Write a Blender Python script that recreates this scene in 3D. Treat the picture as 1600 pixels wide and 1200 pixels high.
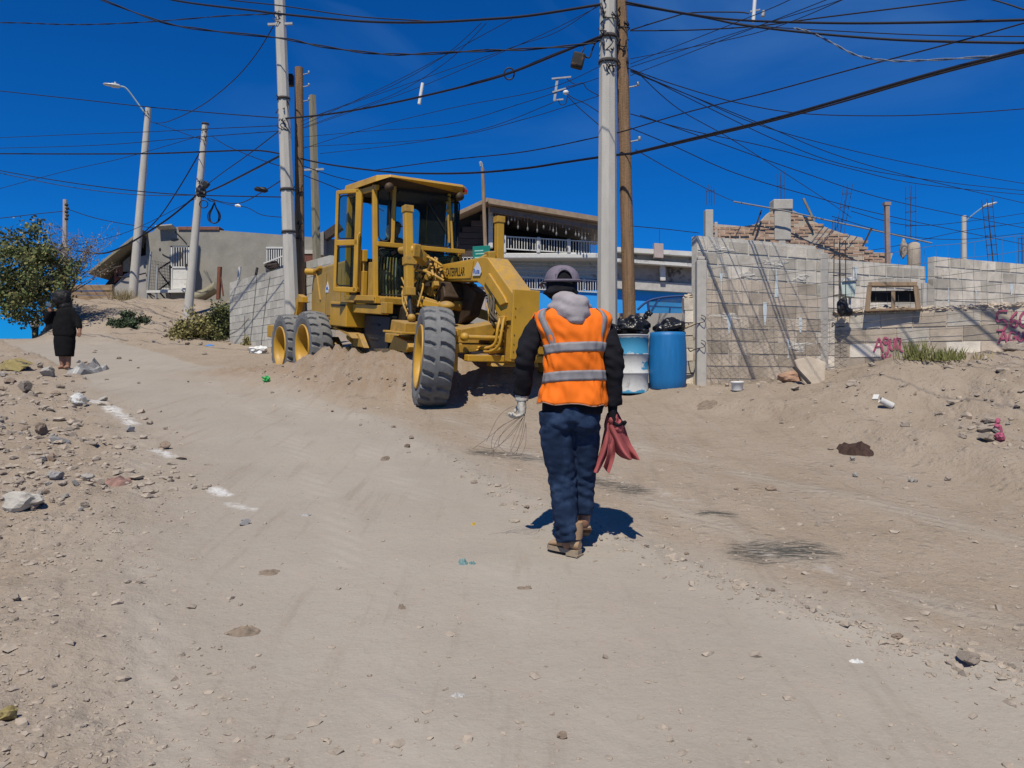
import bpy, math, random
import numpy as np
from mathutils import Vector, Matrix, noise as mnoise
random.seed(7)
RNG = np.random.default_rng(11)
scene = bpy.context.scene
for o in list(bpy.data.objects):
    bpy.data.objects.remove(o)
COL = scene.collection
F = 1256.0                       # focal length of the photograph in its own pixels

# ------------------------------------------------------------ camera, sky, sun, exposure
cam_d = bpy.data.cameras.new('camera')
cam_d.sensor_width = 36.0
cam_d.lens = 36.0 * F / 1600.0
cam_d.clip_start = 0.05
cam_d.clip_end = 6000
cam = bpy.data.objects.new('camera', cam_d)
COL.objects.link(cam)
cam.location = (0, 0, 0)
cam.rotation_euler = (math.radians(90), 0, 0)
scene.camera = cam

SUN_EL = math.radians(57)
SUN_AZ = math.radians(193)       # clockwise from +Y
SDIR = Vector((math.sin(SUN_AZ) * math.cos(SUN_EL), math.cos(SUN_AZ) * math.cos(SUN_EL), math.sin(SUN_EL)))
world = bpy.data.worlds.new('World')
scene.world = world
world.use_nodes = True
nt = world.node_tree
nt.nodes.clear()
sky = nt.nodes.new('ShaderNodeTexSky')
sky.sky_type = 'NISHITA'
sky.sun_disc = False
sky.sun_elevation = SUN_EL
sky.sun_rotation = SUN_AZ
sky.altitude = 1200
sky.air_density = 1.0
sky.dust_density = 0.1
sky.ozone_density = 3.0
tint = nt.nodes.new('ShaderNodeMix'); tint.data_type = 'RGBA'; tint.blend_type = 'MULTIPLY'
tint.inputs[0].default_value = 1.0
tint.inputs[7].default_value = (0.023, 0.41, 0.94, 1)
nt.links.new(sky.outputs[0], tint.inputs[6])
# thin wisps of cirrus high in the sky
tc = nt.nodes.new('ShaderNodeTexCoord')
mp = nt.nodes.new('ShaderNodeMapping'); mp.inputs['Scale'].default_value = (1.0, 2.6, 3.2)
mp.inputs['Location'].default_value = (-1.58, -2.38, -0.62)
nz = nt.nodes.new('ShaderNodeTexNoise'); nz.inputs['Scale'].default_value = 1.9; nz.inputs['Detail'].default_value = 5
nz.inputs['Distortion'].default_value = 0.6
cr = nt.nodes.new('ShaderNodeValToRGB')
cr.color_ramp.elements[0].position = 0.47; cr.color_ramp.elements[1].position = 0.78
cr.color_ramp.elements[1].color = (0.6, 0.6, 0.6, 1)
sep = nt.nodes.new('ShaderNodeSeparateXYZ')
up = nt.nodes.new('ShaderNodeMapRange'); up.inputs[1].default_value = 0.26; up.inputs[2].default_value = 0.42
mulc = nt.nodes.new('ShaderNodeMath'); mulc.operation = 'MULTIPLY'
mx = nt.nodes.new('ShaderNodeMix'); mx.data_type = 'RGBA'
mx.inputs[7].default_value = (1.3, 3.0, 6.0, 1)
nt.links.new(tc.outputs['Generated'], mp.inputs['Vector'])
nt.links.new(mp.outputs[0], nz.inputs['Vector'])
nt.links.new(nz.outputs['Fac'], cr.inputs[0])
nt.links.new(tc.outputs['Generated'], sep.inputs[0])
nt.links.new(sep.outputs['Z'], up.inputs[0])
nt.links.new(cr.outputs[0], mulc.inputs[0]); nt.links.new(up.outputs[0], mulc.inputs[1])
nt.links.new(mulc.outputs[0], mx.inputs[0])
nt.links.new(tint.outputs[2], mx.inputs[6])
bg = nt.nodes.new('ShaderNodeBackground'); bg.inputs[1].default_value = 0.10
wo = nt.nodes.new('ShaderNodeOutputWorld')
nt.links.new(mx.outputs[2], bg.inputs[0]); nt.links.new(bg.outputs[0], wo.inputs[0])

sun_d = bpy.data.lights.new('sun', 'SUN')
sun_d.energy = 5.0
sun_d.angle = math.radians(0.53)
sun_d.color = (1.0, 0.93, 0.79)
sun = bpy.data.objects.new('sun', sun_d); COL.objects.link(sun)
sun.rotation_euler = SDIR.to_track_quat('Z', 'Y').to_euler()
sun.location = (-8, -30, 50)
scene.view_settings.view_transform = 'Standard'
scene.view_settings.look = 'None'
scene.view_settings.exposure = 0.0
scene.view_settings.gamma = 1.0
scene.view_settings.use_curve_mapping = False
scene.render.engine = 'CYCLES'
scene.cycles.use_denoising = True
scene.cycles.max_bounces = 6
scene.cycles.diffuse_bounces = 3
scene.cycles.transparent_max_bounces = 12
scene.render.film_transparent = False

# ------------------------------------------------------------ helpers
def P(px, py, D):
    """the point of the place seen at pixel (px, py) of the photograph, D metres ahead"""
    return Vector(((px - 800) / F * D, D, (600 - py) / F * D))

def tag(o, label=None, cat=None, group=None, kind=None):
    if label: o['label'] = label
    if cat: o['category'] = cat
    if group: o['group'] = group
    if kind: o['kind'] = kind
    return o

def thing(name, loc, label, cat, rz=0.0, group=None):
    o = bpy.data.objects.new(name, None); COL.objects.link(o)
    o.location = loc; o.rotation_euler = (0, 0, rz); o.empty_display_size = 0.1
    return tag(o, label, cat, group)

def copy_tree(o, parent=None):
    c = o.copy(); COL.objects.link(c); c.parent = parent
    for ch in list(o.children):
        copy_tree(ch, c)
    return c

def ortho(d):
    d = d.normalized()
    a = Vector((0, 0, 1)) if abs(d.z) < 0.95 else Vector((0, 1, 0))
    u = d.cross(a).normalized()
    return u, u.cross(d).normalized()

_t = (1 + 5 ** .5) / 2
ICO_V = [Vector(v).normalized() for v in [(-1,_t,0),(1,_t,0),(-1,-_t,0),(1,-_t,0),(0,-1,_t),(0,1,_t),(0,-1,-_t),(0,1,-_t),(_t,0,-1),(_t,0,1),(-_t,0,-1),(-_t,0,1)]]
ICO_F = [(0,11,5),(0,5,1),(0,1,7),(0,7,10),(0,10,11),(1,5,9),(5,11,4),(11,10,2),(10,7,6),(7,1,8),(3,9,4),(3,4,2),(3,2,6),(3,6,8),(3,8,9),(4,9,5),(2,4,11),(6,2,10),(8,6,7),(9,8,1)]
def ico(sub):
    v, f = list(ICO_V), list(ICO_F)
    for _ in range(sub):
        cache, nf = {}, []
        def mid(a, b):
            k = (min(a, b), max(a, b))
            if k not in cache:
                v.append(((v[a] + v[b]) * .5).normalized()); cache[k] = len(v) - 1
            return cache[k]
        for a, b, c in f:
            x, y, z = mid(a, b), mid(b, c), mid(c, a)
            nf += [(a, x, z), (b, y, x), (c, z, y), (x, y, z)]
        f = nf
    return v, f
ICO = [ico(i) for i in range(4)]

class MB:
    def __init__(s):
        s.v, s.f, s.m, s.s = [], [], [], []
        s.M = None
    def add(s, vs, fs, m=0, sm=False):
        b = len(s.v)
        for p in vs:
            p = Vector(p)
            s.v.append(s.M @ p if s.M else p)
        for f in fs:
            s.f.append([b + i for i in f]); s.m.append(m); s.s.append(sm)
        return s
    def box(s, c, d, R=None, m=0):
        c = Vector(c); x, y, z = d[0] / 2, d[1] / 2, d[2] / 2
        pts = [Vector((sx * x, sy * y, sz * z)) for sx in (-1, 1) for sy in (-1, 1) for sz in (-1, 1)]
        if R is not None: pts = [R @ p for p in pts]
        return s.add([c + p for p in pts], [(0,1,3,2),(4,6,7,5),(0,4,5,1),(2,3,7,6),(0,2,6,4),(1,5,7,3)], m)
    def bb(s, a, b, m=0):
        a, b = Vector(a), Vector(b)
        return s.box((a + b) / 2, (b - a), None, m)
    def bar(s, a, b, w, h, m=0, up=None):
        a, b = Vector(a), Vector(b)
        d = b - a; L = d.length; d.normalize()
        if up is None: u, n = ortho(d)
        else:
            u = d.cross(Vector(up)).normalized(); n = u.cross(d).normalized()
        R = Matrix((u, d, n)).transposed()
        return s.box((a + b) / 2, (w, L, h), R, m)
    def tube(s, pts, r, n=6, m=0, caps=True, sm=True, sq=1.0):
        pts = [Vector(p) for p in pts]
        k = len(pts)
        rs = r if isinstance(r, (list, tuple)) else [r] * k
        vs, fs = [], []
        u = None
        for i, p in enumerate(pts):
            d = (pts[min(i + 1, k - 1)] - pts[max(i - 1, 0)])
            if d.length < 1e-9: d = Vector((0, 0, 1))
            d.normalize()
            if u is None: u, w = ortho(d)
            else:
                u = u - d * u.dot(d)
                if u.length < 1e-6: u, w = ortho(d)
                u.normalize(); w = u.cross(d).normalized()
            for j in range(n):
                a = 2 * math.pi * j / n
                vs.append(p + (u * math.cos(a) + w * math.sin(a) * sq) * rs[i])
        for i in range(k - 1):
            for j in range(n):
                fs.append((i * n + j, i * n + (j + 1) % n, (i + 1) * n + (j + 1) % n, (i + 1) * n + j))
        s.add(vs, fs, m, sm)
        if caps:
            s.add(vs[:n], [tuple(range(n))[::-1]], m); s.add(vs[-n:], [tuple(range(n))], m)
        return s
    def lathe(s, prof, c=(0,0,0), axis=(0,0,1), n=24, m=0, sm=True, caps=True):
        c = Vector(c); ax = Vector(axis).normalized(); u, w = ortho(ax)
        vs, fs = [], []
        for r, h in prof:
            for j in range(n):
                a = 2 * math.pi * j / n
                vs.append(c + ax * h + (u * math.cos(a) + w * math.sin(a)) * r)
        for i in range(len(prof) - 1):
            for j in range(n):
                fs.append((i * n + j, i * n + (j + 1) % n, (i + 1) * n + (j + 1) % n, (i + 1) * n + j))
        s.add(vs, fs, m, sm)
        if caps:
            if prof[0][0] > 1e-4: s.add(vs[:n], [tuple(range(n))[::-1]], m)
            if prof[-1][0] > 1e-4: s.add(vs[-n:], [tuple(range(n))], m)
        return s
    def cyl(s, a, b, r, n=12, m=0, r2=None):
        return s.tube([a, b], [r, r if r2 is None else r2], n, m)
    def prism(s, poly, y0, y1, m=0, f=None):
        """polygon in (x, z) extruded from y0 to y1"""
        f = f or (lambda x, y, z: (x, y, z))
        k = len(poly)
        vs = [f(x, y0, z) for x, z in poly] + [f(x, y1, z) for x, z in poly]
        fs = [tuple(range(k)), tuple(range(k, 2 * k))[::-1]]
        fs += [(i, i + k, (i + 1) % k + k, (i + 1) % k) for i in range(k)]
        return s.add(vs, fs, m)
    def blob(s, c, r, seed=0, sub=2, amp=0.25, fr=1.3, m=0, sm=False, R=None, flat=None):
        v, f = ICO[sub]
        c = Vector(c); r = Vector(r) if not isinstance(r, (int, float)) else Vector((r, r, r))
        o = Vector((seed * 7.13, seed * 3.7, seed * 1.9))
        out = []
        for p in v:
            k = 1 + amp * mnoise.noise(p * fr + o) + amp * .5 * mnoise.noise(p * fr * 2.3 + o)
            q = Vector((p.x * r.x, p.y * r.y, p.z * r.z)) * k
            if flat is not None and q.z < flat * r.z: q.z = flat * r.z
            if R is not None: q = R @ q
            out.append(c + q)
        return s.add(out, f, m, sm)
    def ell(s, c, r, R=None, m=0, sub=2):
        return s.blob(c, r, 0, sub, 0.0, 1, m, True, R)
    def rings(s, rings, m=0, caps=True, sm=True, closed=True):
        n = len(rings[0]); vs = [p for r in rings for p in r]; fs = []
        for i in range(len(rings) - 1):
            for j in range(n if closed else n - 1):
                fs.append((i * n + j, i * n + (j + 1) % n, (i + 1) * n + (j + 1) % n, (i + 1) * n + j))
        s.add(vs, fs, m, sm)
        if caps:
            s.add(rings[0], [tuple(range(n))[::-1]], m); s.add(rings[-1], [tuple(range(n))], m)
        return s
    def mesh(s, name, mats):
        me = bpy.data.meshes.new(name)
        me.from_pydata([tuple(p) for p in s.v], [], s.f)
        for q in (mats if isinstance(mats, (list, tuple)) else [mats]): me.materials.append(q)
        me.polygons.foreach_set('material_index', s.m)
        me.polygons.foreach_set('use_smooth', s.s)
        me.update()
        return me
    def build(s, name, mats, parent=None, bevel=0, seg=2, **kw):
        o = bpy.data.objects.new(name, s.mesh(name, mats)); COL.objects.link(o)
        if parent: o.parent = parent
        if bevel:
            b = o.modifiers.new('bevel', 'BEVEL'); b.width = bevel; b.segments = seg; b.limit_method = 'ANGLE'; b.angle_limit = math.radians(40)
        return tag(o, kw.get('label'), kw.get('cat'), kw.get('group'), kw.get('kind'))

def link_mesh(name, me, parent=None, loc=None, rot=None, scale=None):
    o = bpy.data.objects.new(name, me); COL.objects.link(o)
    if parent: o.parent = parent
    if loc is not None: o.location = loc
    if rot is not None: o.rotation_euler = rot
    if scale is not None: o.scale = scale
    return o

def soft(o, voxel, smooth=6, wr=0.0, ws=0.12, tname='folds', depth=3, factor=.5):
    """one continuous skin over overlapping volumes, with cloth folds"""
    r = o.modifiers.new('skin', 'REMESH'); r.mode = 'VOXEL'; r.voxel_size = voxel; r.use_smooth_shade = True
    if smooth:
        q = o.modifiers.new('smooth', 'SMOOTH'); q.iterations = smooth; q.factor = factor
    if wr:
        t = bpy.data.textures.new(tname, 'CLOUDS'); t.noise_scale = ws; t.noise_depth = depth
        d = o.modifiers.new('folds', 'DISPLACE'); d.texture = t; d.strength = wr; d.mid_level = .5; d.texture_coords = 'LOCAL'
    return o

def bake(o, fn):
    """freeze the modifiers and push the surface along its normals by fn(point)"""
    me = bpy.data.meshes.new_from_object(o.evaluated_get(bpy.context.evaluated_depsgraph_get()))
    o.modifiers.clear(); o.data = me
    nr = [v.normal.copy() for v in me.vertices]
    for v, q in zip(me.vertices, nr): v.co = v.co + q * fn(v.co)
    me.polygons.foreach_set('use_smooth', [True] * len(me.polygons)); me.update()
    return o

def crom(pts, n=6):
    pts = [Vector(p) for p in pts]; out = []
    for i in range(len(pts) - 1):
        p0, p1, p2, p3 = pts[max(i - 1, 0)], pts[i], pts[i + 1], pts[min(i + 2, len(pts) - 1)]
        for k in range(n):
            t = k / n
            out.append(.5 * ((2 * p1) + (p2 - p0) * t + (2 * p0 - 5 * p1 + 4 * p2 - p3) * t * t + (3 * p1 - p0 - 3 * p2 + p3) * t ** 3))
    out.append(pts[-1])
    return out

# ------------------------------------------------------------ materials
ALB = .86
def mat(name, col, rough=.85, var=.18, sc=4.0, bump=.15, bsc=60., metal=0., dust=0., dcol=(.36, .29, .22), rand=0., spots=None, spot_sc=8., spot_at=.6, coord='pos', spec=.35, trans=0., streak=None, det=6, spotw=.06, bdist=.01):
    col = tuple(c * ALB for c in col); dcol = tuple(c * ALB for c in dcol); spots = tuple(c * ALB for c in spots) if spots else None
    m = bpy.data.materials.new(name); m.use_nodes = True
    n, l = m.node_tree.nodes, m.node_tree.links
    b = n['Principled BSDF']
    b.inputs['Roughness'].default_value = rough; b.inputs['Metallic'].default_value = metal
    b.inputs['Specular IOR Level'].default_value = spec
    if coord == 'pos': src = n.new('ShaderNodeNewGeometry').outputs['Position']
    else: src = n.new('ShaderNodeTexCoord').outputs['Object']
    if streak:
        mpn = n.new('ShaderNodeMapping'); mpn.inputs['Scale'].default_value = streak
        l.new(src, mpn.inputs['Vector']); csrc = mpn.outputs[0]
    else: csrc = src
    def noise(scale, det=6, s=None, rough=.6):
        t = n.new('ShaderNodeTexNoise'); t.inputs['Scale'].default_value = scale; t.inputs['Detail'].default_value = det
        t.inputs['Roughness'].default_value = rough
        l.new(s or src, t.inputs['Vector']); return t.outputs['Fac']
    def mix(fac, a, c, mode='MIX'):
        k = n.new('ShaderNodeMix'); k.data_type = 'RGBA'; k.blend_type = mode
        for sock, val in ((k.inputs[0], fac), (k.inputs[6], a), (k.inputs[7], c)):
            if hasattr(val, 'is_linked'): l.new(val, sock)
            else: sock.default_value = val if isinstance(val, (int, float)) else (*val, 1)
        return k.outputs[2]
    def rng(v, a0, a1, b0, b1):
        k = n.new('ShaderNodeMapRange'); l.new(v, k.inputs[0])
        for i, q in zip((1, 2, 3, 4), (a0, a1, b0, b1)): k.inputs[i].default_value = q
        return k.outputs[0]
    lo = tuple(c * (1 - var) for c in col); hi = tuple(min(1, c * (1 + var)) for c in col)
    c = mix(rng(noise(sc, det, csrc), .3, .7, 0, 1), lo, hi)
    if spots: c = mix(rng(noise(spot_sc, 8, csrc, .65), spot_at, spot_at + spotw, 0, 1), c, spots)
    if rand:
        oi = n.new('ShaderNodeObjectInfo')
        hs = n.new('ShaderNodeHueSaturation'); l.new(c, hs.inputs['Color'])
        l.new(rng(oi.outputs['Random'], 0, 1, 1 - rand, 1 + rand), hs.inputs['Value']); c = hs.outputs[0]
    if dust:
        g = n.new('ShaderNodeNewGeometry'); sx = n.new('ShaderNodeSeparateXYZ'); l.new(g.outputs['Normal'], sx.inputs[0])
        k = n.new('ShaderNodeMath'); k.operation = 'MULTIPLY'
        l.new(rng(sx.outputs['Z'], -.1, .9, .12, 1), k.inputs[0]); l.new(rng(noise(9, 6), .25, .7, 0, dust), k.inputs[1])
        c = mix(k.outputs[0], c, dcol)
    l.new(c, b.inputs['Base Color'])
    if bump:
        bn = n.new('ShaderNodeBump'); bn.inputs['Strength'].default_value = bump; bn.inputs['Distance'].default_value = bdist
        l.new(noise(bsc, 5), bn.inputs['Height']); l.new(bn.outputs[0], b.inputs['Normal'])
    if trans:
        b.inputs['Transmission Weight'].default_value = trans
    return m

def glass(name, col=(.75, .85, .8), alpha=.25, rough=.05):
    m = bpy.data.materials.new(name); m.use_nodes = True
    n, l = m.node_tree.nodes, m.node_tree.links
    b = n['Principled BSDF']
    b.inputs['Base Color'].default_value = (*col, 1); b.inputs['Roughness'].default_value = rough
    tr = n.new('ShaderNodeBsdfTransparent'); tr.inputs[0].default_value = (.80, .86, .82, 1)
    g = n.new('ShaderNodeNewGeometry')
    no = n.new('ShaderNodeTexNoise'); no.inputs['Scale'].default_value = 5; no.inputs['Detail'].default_value = 6
    l.new(g.outputs['Position'], no.inputs['Vector'])
    mr = n.new('ShaderNodeMapRange'); l.new(no.outputs[0], mr.inputs[0]); mr.inputs[1].default_value = .35; mr.inputs[2].default_value = .75
    mr.inputs[3].default_value = alpha * .6; mr.inputs[4].default_value = alpha * 1.5
    mxn = n.new('ShaderNodeMixShader'); l.new(mr.outputs[0], mxn.inputs[0])
    l.new(tr.outputs[0], mxn.inputs[1]); l.new(b.outputs[0], mxn.inputs[2])
    l.new(mxn.outputs[0], n['Material Output'].inputs[0])
    return m
# ------------------------------------------------------------ terrain
def _hash(ix, iy, seed):
    h = (ix.astype(np.int64) * 374761393 + iy.astype(np.int64) * 668265263 + seed * 1442695041) & 0x7fffffff
    h = ((h ^ (h >> 13)) * 1274126177) & 0x7fffffff
    return ((h ^ (h >> 16)) & 0xffff) / 65535.0
def vnoise(x, y, seed=0):
    ix, iy = np.floor(x), np.floor(y); fx, fy = x - ix, y - iy
    fx = fx * fx * fx * (fx * (fx * 6 - 15) + 10); fy = fy * fy * fy * (fy * (fy * 6 - 15) + 10)
    a, b = _hash(ix, iy, seed), _hash(ix + 1, iy, seed); c, d = _hash(ix, iy + 1, seed), _hash(ix + 1, iy + 1, seed)
    return (a + (b - a) * fx) * (1 - fy) + (c + (d - c) * fx) * fy
def fbm(x, y, seed=0, o=4, g=.5):
    t = 0; a = 1; w = 0
    for i in range(o):
        t = t + a * (vnoise(x * 2 ** i + i * 17.3, y * 2 ** i - i * 9.1, seed + i) - .5); w += a; a *= g
    return t / w * 2
def sst(a, b, x):
    t = np.clip((x - a) / (b - a), 0, 1); return t * t * (3 - 2 * t)
def G(px, py):
    D = 1.6 / (.12 + (py - 600) / F); return ((px - 800) / F * D, D)
def dist_poly(x, y, pts):
    """distance to a polyline and the side of it (positive to the right of its direction)"""
    best = np.full(np.shape(x), 1e9); side = np.zeros(np.shape(x))
    for (x0, y0), (x1, y1) in zip(pts[:-1], pts[1:]):
        dx, dy = x1 - x0, y1 - y0; L = dx * dx + dy * dy
        t = np.clip(((x - x0) * dx + (y - y0) * dy) / L, 0, 1)
        d = np.hypot(x - x0 - t * dx, y - y0 - t * dy)
        cr = (x - x0) * dy - (y - y0) * dx
        k = d < best
        best = np.where(k, d, best); side = np.where(k, np.sign(cr), side)
    return best, side
CLODS = [G(*p) for p in [(1900, 1160), (1600, 1062), (1400, 1000), (1200, 930), (1000, 860), (900, 822), (800, 780), (700, 720), (600, 668), (520, 640), (420, 600), (330, 575)]]
LEFTE = [G(*p) for p in [(420, 1500), (380, 1200), (290, 1000), (260, 850), (330, 760), (290, 690), (240, 640), (150, 600)]]
TOE = [(3.9, -3.0), (3.85, 3.0), (3.65, 5.7), (3.2, 8.0), (2.3, 10.3), (1.5, 12.0)]
RIDGE = [(-4.9, 15.3), (-3.9, 14.3), (-3.2, 13.5), (-2.4, 12.6), (-1.65, 12.05), (-.6, 11.8), (.1, 12.0)]
def zones(x, y):
    dc, sc_ = dist_poly(x, y, CLODS)
    dl, sl = dist_poly(x, y, LEFTE)
    clod = np.exp(-(dc / .16) ** 2)
    right = sst(0, .5, dc * sc_)            # beyond the line of clods, grader strip and berm
    left = sst(-.45, 1.1, dl * -sl)
    dt, st_ = dist_poly(x, y, TOE)
    berm = sst(0, 1.5, dt * st_) * sst(-4, 2, y)
    return clod, right, left, berm, dt * st_
def H(x, y):
    x = np.asarray(x, float); y = np.asarray(y, float)
    clod, right, left, berm, dt = zones(x, y)
    plane = -1.6 + .12 * np.minimum(y, 24)
    q = x / np.maximum(y, 4)
    s = sst(-.60, -.555, q)
    yy = np.maximum(y - 24, 0)
    zl = plane + .12 * yy - .0155 * yy ** 2
    zl = np.where(yy > 8, plane + .12 * 8 - .0155 * 64 - .128 * (yy - 8), zl)
    zl = np.maximum(zl, -14)
    zr = plane + 1.85 * sst(23.3, 30.5, y) * sst(-4.5, -8.0, x) + .05 * np.minimum(yy, 40) * sst(-8.0, -4.5, x) - .02 * np.maximum(yy - 16, 0)
    zr = np.where(yy > 60, np.maximum(zr - .1 * (yy - 60), -14), zr)
    z = zl * (1 - s) + zr * s
    # rubble on the left bank
    near = sst(60, 30, y)
    z = z + near * (.035 * fbm(x * .7, y * .7, 3, 3) + .012 * fbm(x * 3, y * 3, 5, 3) * (1 - .5 * (1 - left) * (1 - right)))
    z = z + left * near * (.10 * fbm(x * 1.1, y * 1.1, 9, 4) + .05 * np.abs(fbm(x * 4.2, y * 4.2, 12, 4)) + .03 * np.abs(fbm(x * 10, y * 10, 14, 3)) + .05 * left)
    lb = sst(20, 24, y) * sst(-.36, -.40, q) * s
    z = z + lb * .22 * np.abs(fbm(x * 1.3, y * 1.3, 77, 4))
    # berm on the right, up to the block walls
    A = np.interp(y, [0, 5, 8, 10, 11.3, 12.2, 13.0, 14], [.55, .6, .72, .78, .52, .22, .03, 0])
    z = z + A * sst(0, 3.0, dt) + berm * (.13 * fbm(x * .95, y * .95, 21, 4) + .045 * np.abs(fbm(x * 8, y * 8, 27, 4)) + .06 * np.abs(fbm(x * 3.6, y * 3.6, 25, 4))) * sst(13.4, 12.2, y)
    z = z + .10 * np.exp(-((dt - .55) / .3) ** 2) * sst(12.5, 10, y) * sst(0, 5, y) * (1 + fbm(x * 1.6, y * 1.6, 29, 2))
    # windrow thrown up by the blade, under the grader
    dr, _ = dist_poly(x, y, RIDGE)
    z = z + (.56 + .10 * fbm(x * 1.4, y * 1.4, 33, 4)) * np.exp(-(dr / .66) ** 2) * (.12 + .88 * sst(14.6, 13.1, y)) * sst(16.3, 15.4, y) + .20 * np.exp(-(dr / 1.0) ** 2) * np.abs(fbm(x * 3.2, y * 3.2, 35, 5, .68))
    # grader strip: soft long furrows parallel to the road edge
    z = z + right * (1 - berm) * near * (.018 * fbm(dt * 3.0, y * .35, 41, 3) + .010 * fbm(x * 5, y * 5, 43, 3))
    z = z + clod * .035 * (.6 + fbm(x * 5, y * 5, 51, 3)) * near
    return z
def h1(x, y):
    return float(H(np.array([x]), np.array([y]))[0])
def on_ground(px, py, it=60):
    """walk the view ray through a pixel to the ground"""
    d = Vector(((px - 800) / F, 1.0, (600 - py) / F))
    ys = np.concatenate([np.linspace(1.6, 20, 900), np.linspace(20.05, 45, 500)])
    dz = d.z * ys - H(d.x * ys, ys)
    k = np.where(dz < 0)[0]
    D = ys[k[0]] if len(k) else 30.
    return Vector((d.x * D, D, h1(d.x * D, D)))

def ground_sheet():
    rows = [-6.0]
    y = -6.0
    while y < 44:
        y += max(.03, .0105 * (abs(y) + .9)) if y > 1.2 else .25
        rows.append(y)
    while y < 3000:
        y *= 1.12; rows.append(y)
    rows = np.array(rows)
    s = np.linspace(-1, 1, 431)
    u = np.sign(s) * (np.abs(s) * .80 + 2.6 * np.maximum(np.abs(s) - .86, 0) ** 1.0 * 5)
    X = u[None, :] * (np.maximum(rows, 0) + 1.2)[:, None] * 1.0
    X = np.where(np.abs(s)[None, :] > .86, np.sign(s)[None, :] * np.maximum(np.abs(X), np.abs(X) + 6 * (np.abs(s)[None, :] - .86) / .14), X)
    Y = np.repeat(rows[:, None], len(s), 1)
    Z = H(X.ravel(), Y.ravel())
    nR, nC = X.shape
    co = np.stack([X.ravel(), Y.ravel(), Z], 1)
    idx = np.arange(nR * nC).reshape(nR, nC)
    fa = np.stack([idx[:-1, :-1].ravel(), idx[:-1, 1:].ravel(), idx[1:, 1:].ravel(), idx[1:, :-1].ravel()], 1)
    me = bpy.data.meshes.new('ground')
    me.vertices.add(len(co)); me.vertices.foreach_set('co', co.ravel())
    me.loops.add(fa.size); me.loops.foreach_set('vertex_index', fa.ravel().astype(np.int32))
    me.polygons.add(len(fa)); me.polygons.foreach_set('loop_start', np.arange(0, fa.size, 4, dtype=np.int32))
    me.polygons.foreach_set('loop_total', np.full(len(fa), 4, np.int32))
    me.update(calc_edges=True)
    me.polygons.foreach_set('use_smooth', np.ones(len(fa), bool))
    x, y = co[:, 0], co[:, 1]
    clod, right, left, berm, dt = zones(x, y)
    road = (1 - right) * (1 - left) * (1 - sst(20, 28, y))
    lime = np.zeros(len(x)); oil = np.zeros(len(x)); warm = np.zeros(len(x))
    def patch(arr, pts, w, amp=1.0):
        d, _ = dist_poly(x, y, [G(*p) for p in pts])
        np.maximum(arr, amp * np.clip(1.25 - d / w, 0, 1), out=arr)
    patch(lime, [(143, 630), (170, 640), (205, 668)], .13); patch(lime, [(240, 708), (270, 720)], .09)
    patch(lime, [(335, 765), (352, 772)], .09); patch(lime, [(360, 785), (393, 795)], .07, .8)
    patch(lime, [(1180, 860), (1280, 885), (1330, 905)], .16, .33)
    patch(lime, [(945, 745), (1020, 765), (1100, 790)], .15, .33)
    track = np.zeros(len(x))
    for tp_ in ([(205, 640), (215, 720), (222, 830), (235, 960), (285, 1200)], [(330, 598), (455, 680), (520, 800), (575, 950), (640, 1200)], [(420, 610), (560, 690), (680, 800), (800, 930), (980, 1200)], [(700, 655), (860, 730), (1060, 800), (1330, 900), (1600, 985)], [(760, 640), (960, 690), (1180, 745), (1600, 850)]): patch(track, tp_, .15)
    patch(oil, [(755, 706), (850, 720)], .24, 1.05); patch(oil, [(930, 752), (990, 765)], .22, 1.05); patch(oil, [(1100, 803), (1138, 806)], .11, 1.1)
    patch(oil, [(1180, 862), (1260, 858)], .26, 1.15); patch(oil, [(545, 628), (605, 632)], .10, .7)
    dr_, _ = dist_poly(x, y, RIDGE); fresh = np.clip(1.5 * np.exp(-(dr_ / 1.0) ** 2), 0, 1) * sst(15.9, 14.8, y)
    for k, a in (('fresh', fresh), ('road', road), ('lime', lime), ('oil', oil), ('track', np.clip(track, 0, 1)), ('berm', np.clip(berm + left * .5, 0, 1))):
        at = me.attributes.new(k, 'FLOAT', 'POINT'); at.data.foreach_set('value', a.astype(np.float32))
    o = bpy.data.objects.new('ground', me); COL.objects.link(o)
    tag(o, kind='structure'); o['label'] = 'sloping dirt road of pale packed earth with loose sandy banks'
    # material
    m = bpy.data.materials.new('dry_earth'); m.use_nodes = True
    n, l = m.node_tree.nodes, m.node_tree.links
    b = n['Principled BSDF']; b.inputs['Roughness'].default_value = .95; b.inputs['Specular IOR Level'].default_value = .15
    pos = n.new('ShaderNodeNewGeometry').outputs['Position']
    def attr(k):
        a = n.new('ShaderNodeAttribute'); a.attribute_name = k; return a.outputs['Fac']
    def noise(scale, det=6, vec=None, r=.6):
        t = n.new('ShaderNodeTexNoise'); t.inputs['Scale'].default_value = scale; t.inputs['Detail'].default_value = det; t.inputs['Roughness'].default_value = r
        l.new(vec or pos, t.inputs['Vector']); return t.outputs['Fac']
    def rng(v, a0, a1, b0=0, b1=1):
        k = n.new('ShaderNodeMapRange'); l.new(v, k.inputs[0])
        for i, q in zip((1, 2, 3, 4), (a0, a1, b0, b1)): k.inputs[i].default_value = q
        return k.outputs[0]
    def mth(op, a, c):
        k = n.new('ShaderNodeMath'); k.operation = op
        for i, v in enumerate((a, c)):
            if hasattr(v, 'is_linked'): l.new(v, k.inputs[i])
            else: k.inputs[i].default_value = v
        return k.outputs[0]
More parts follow.
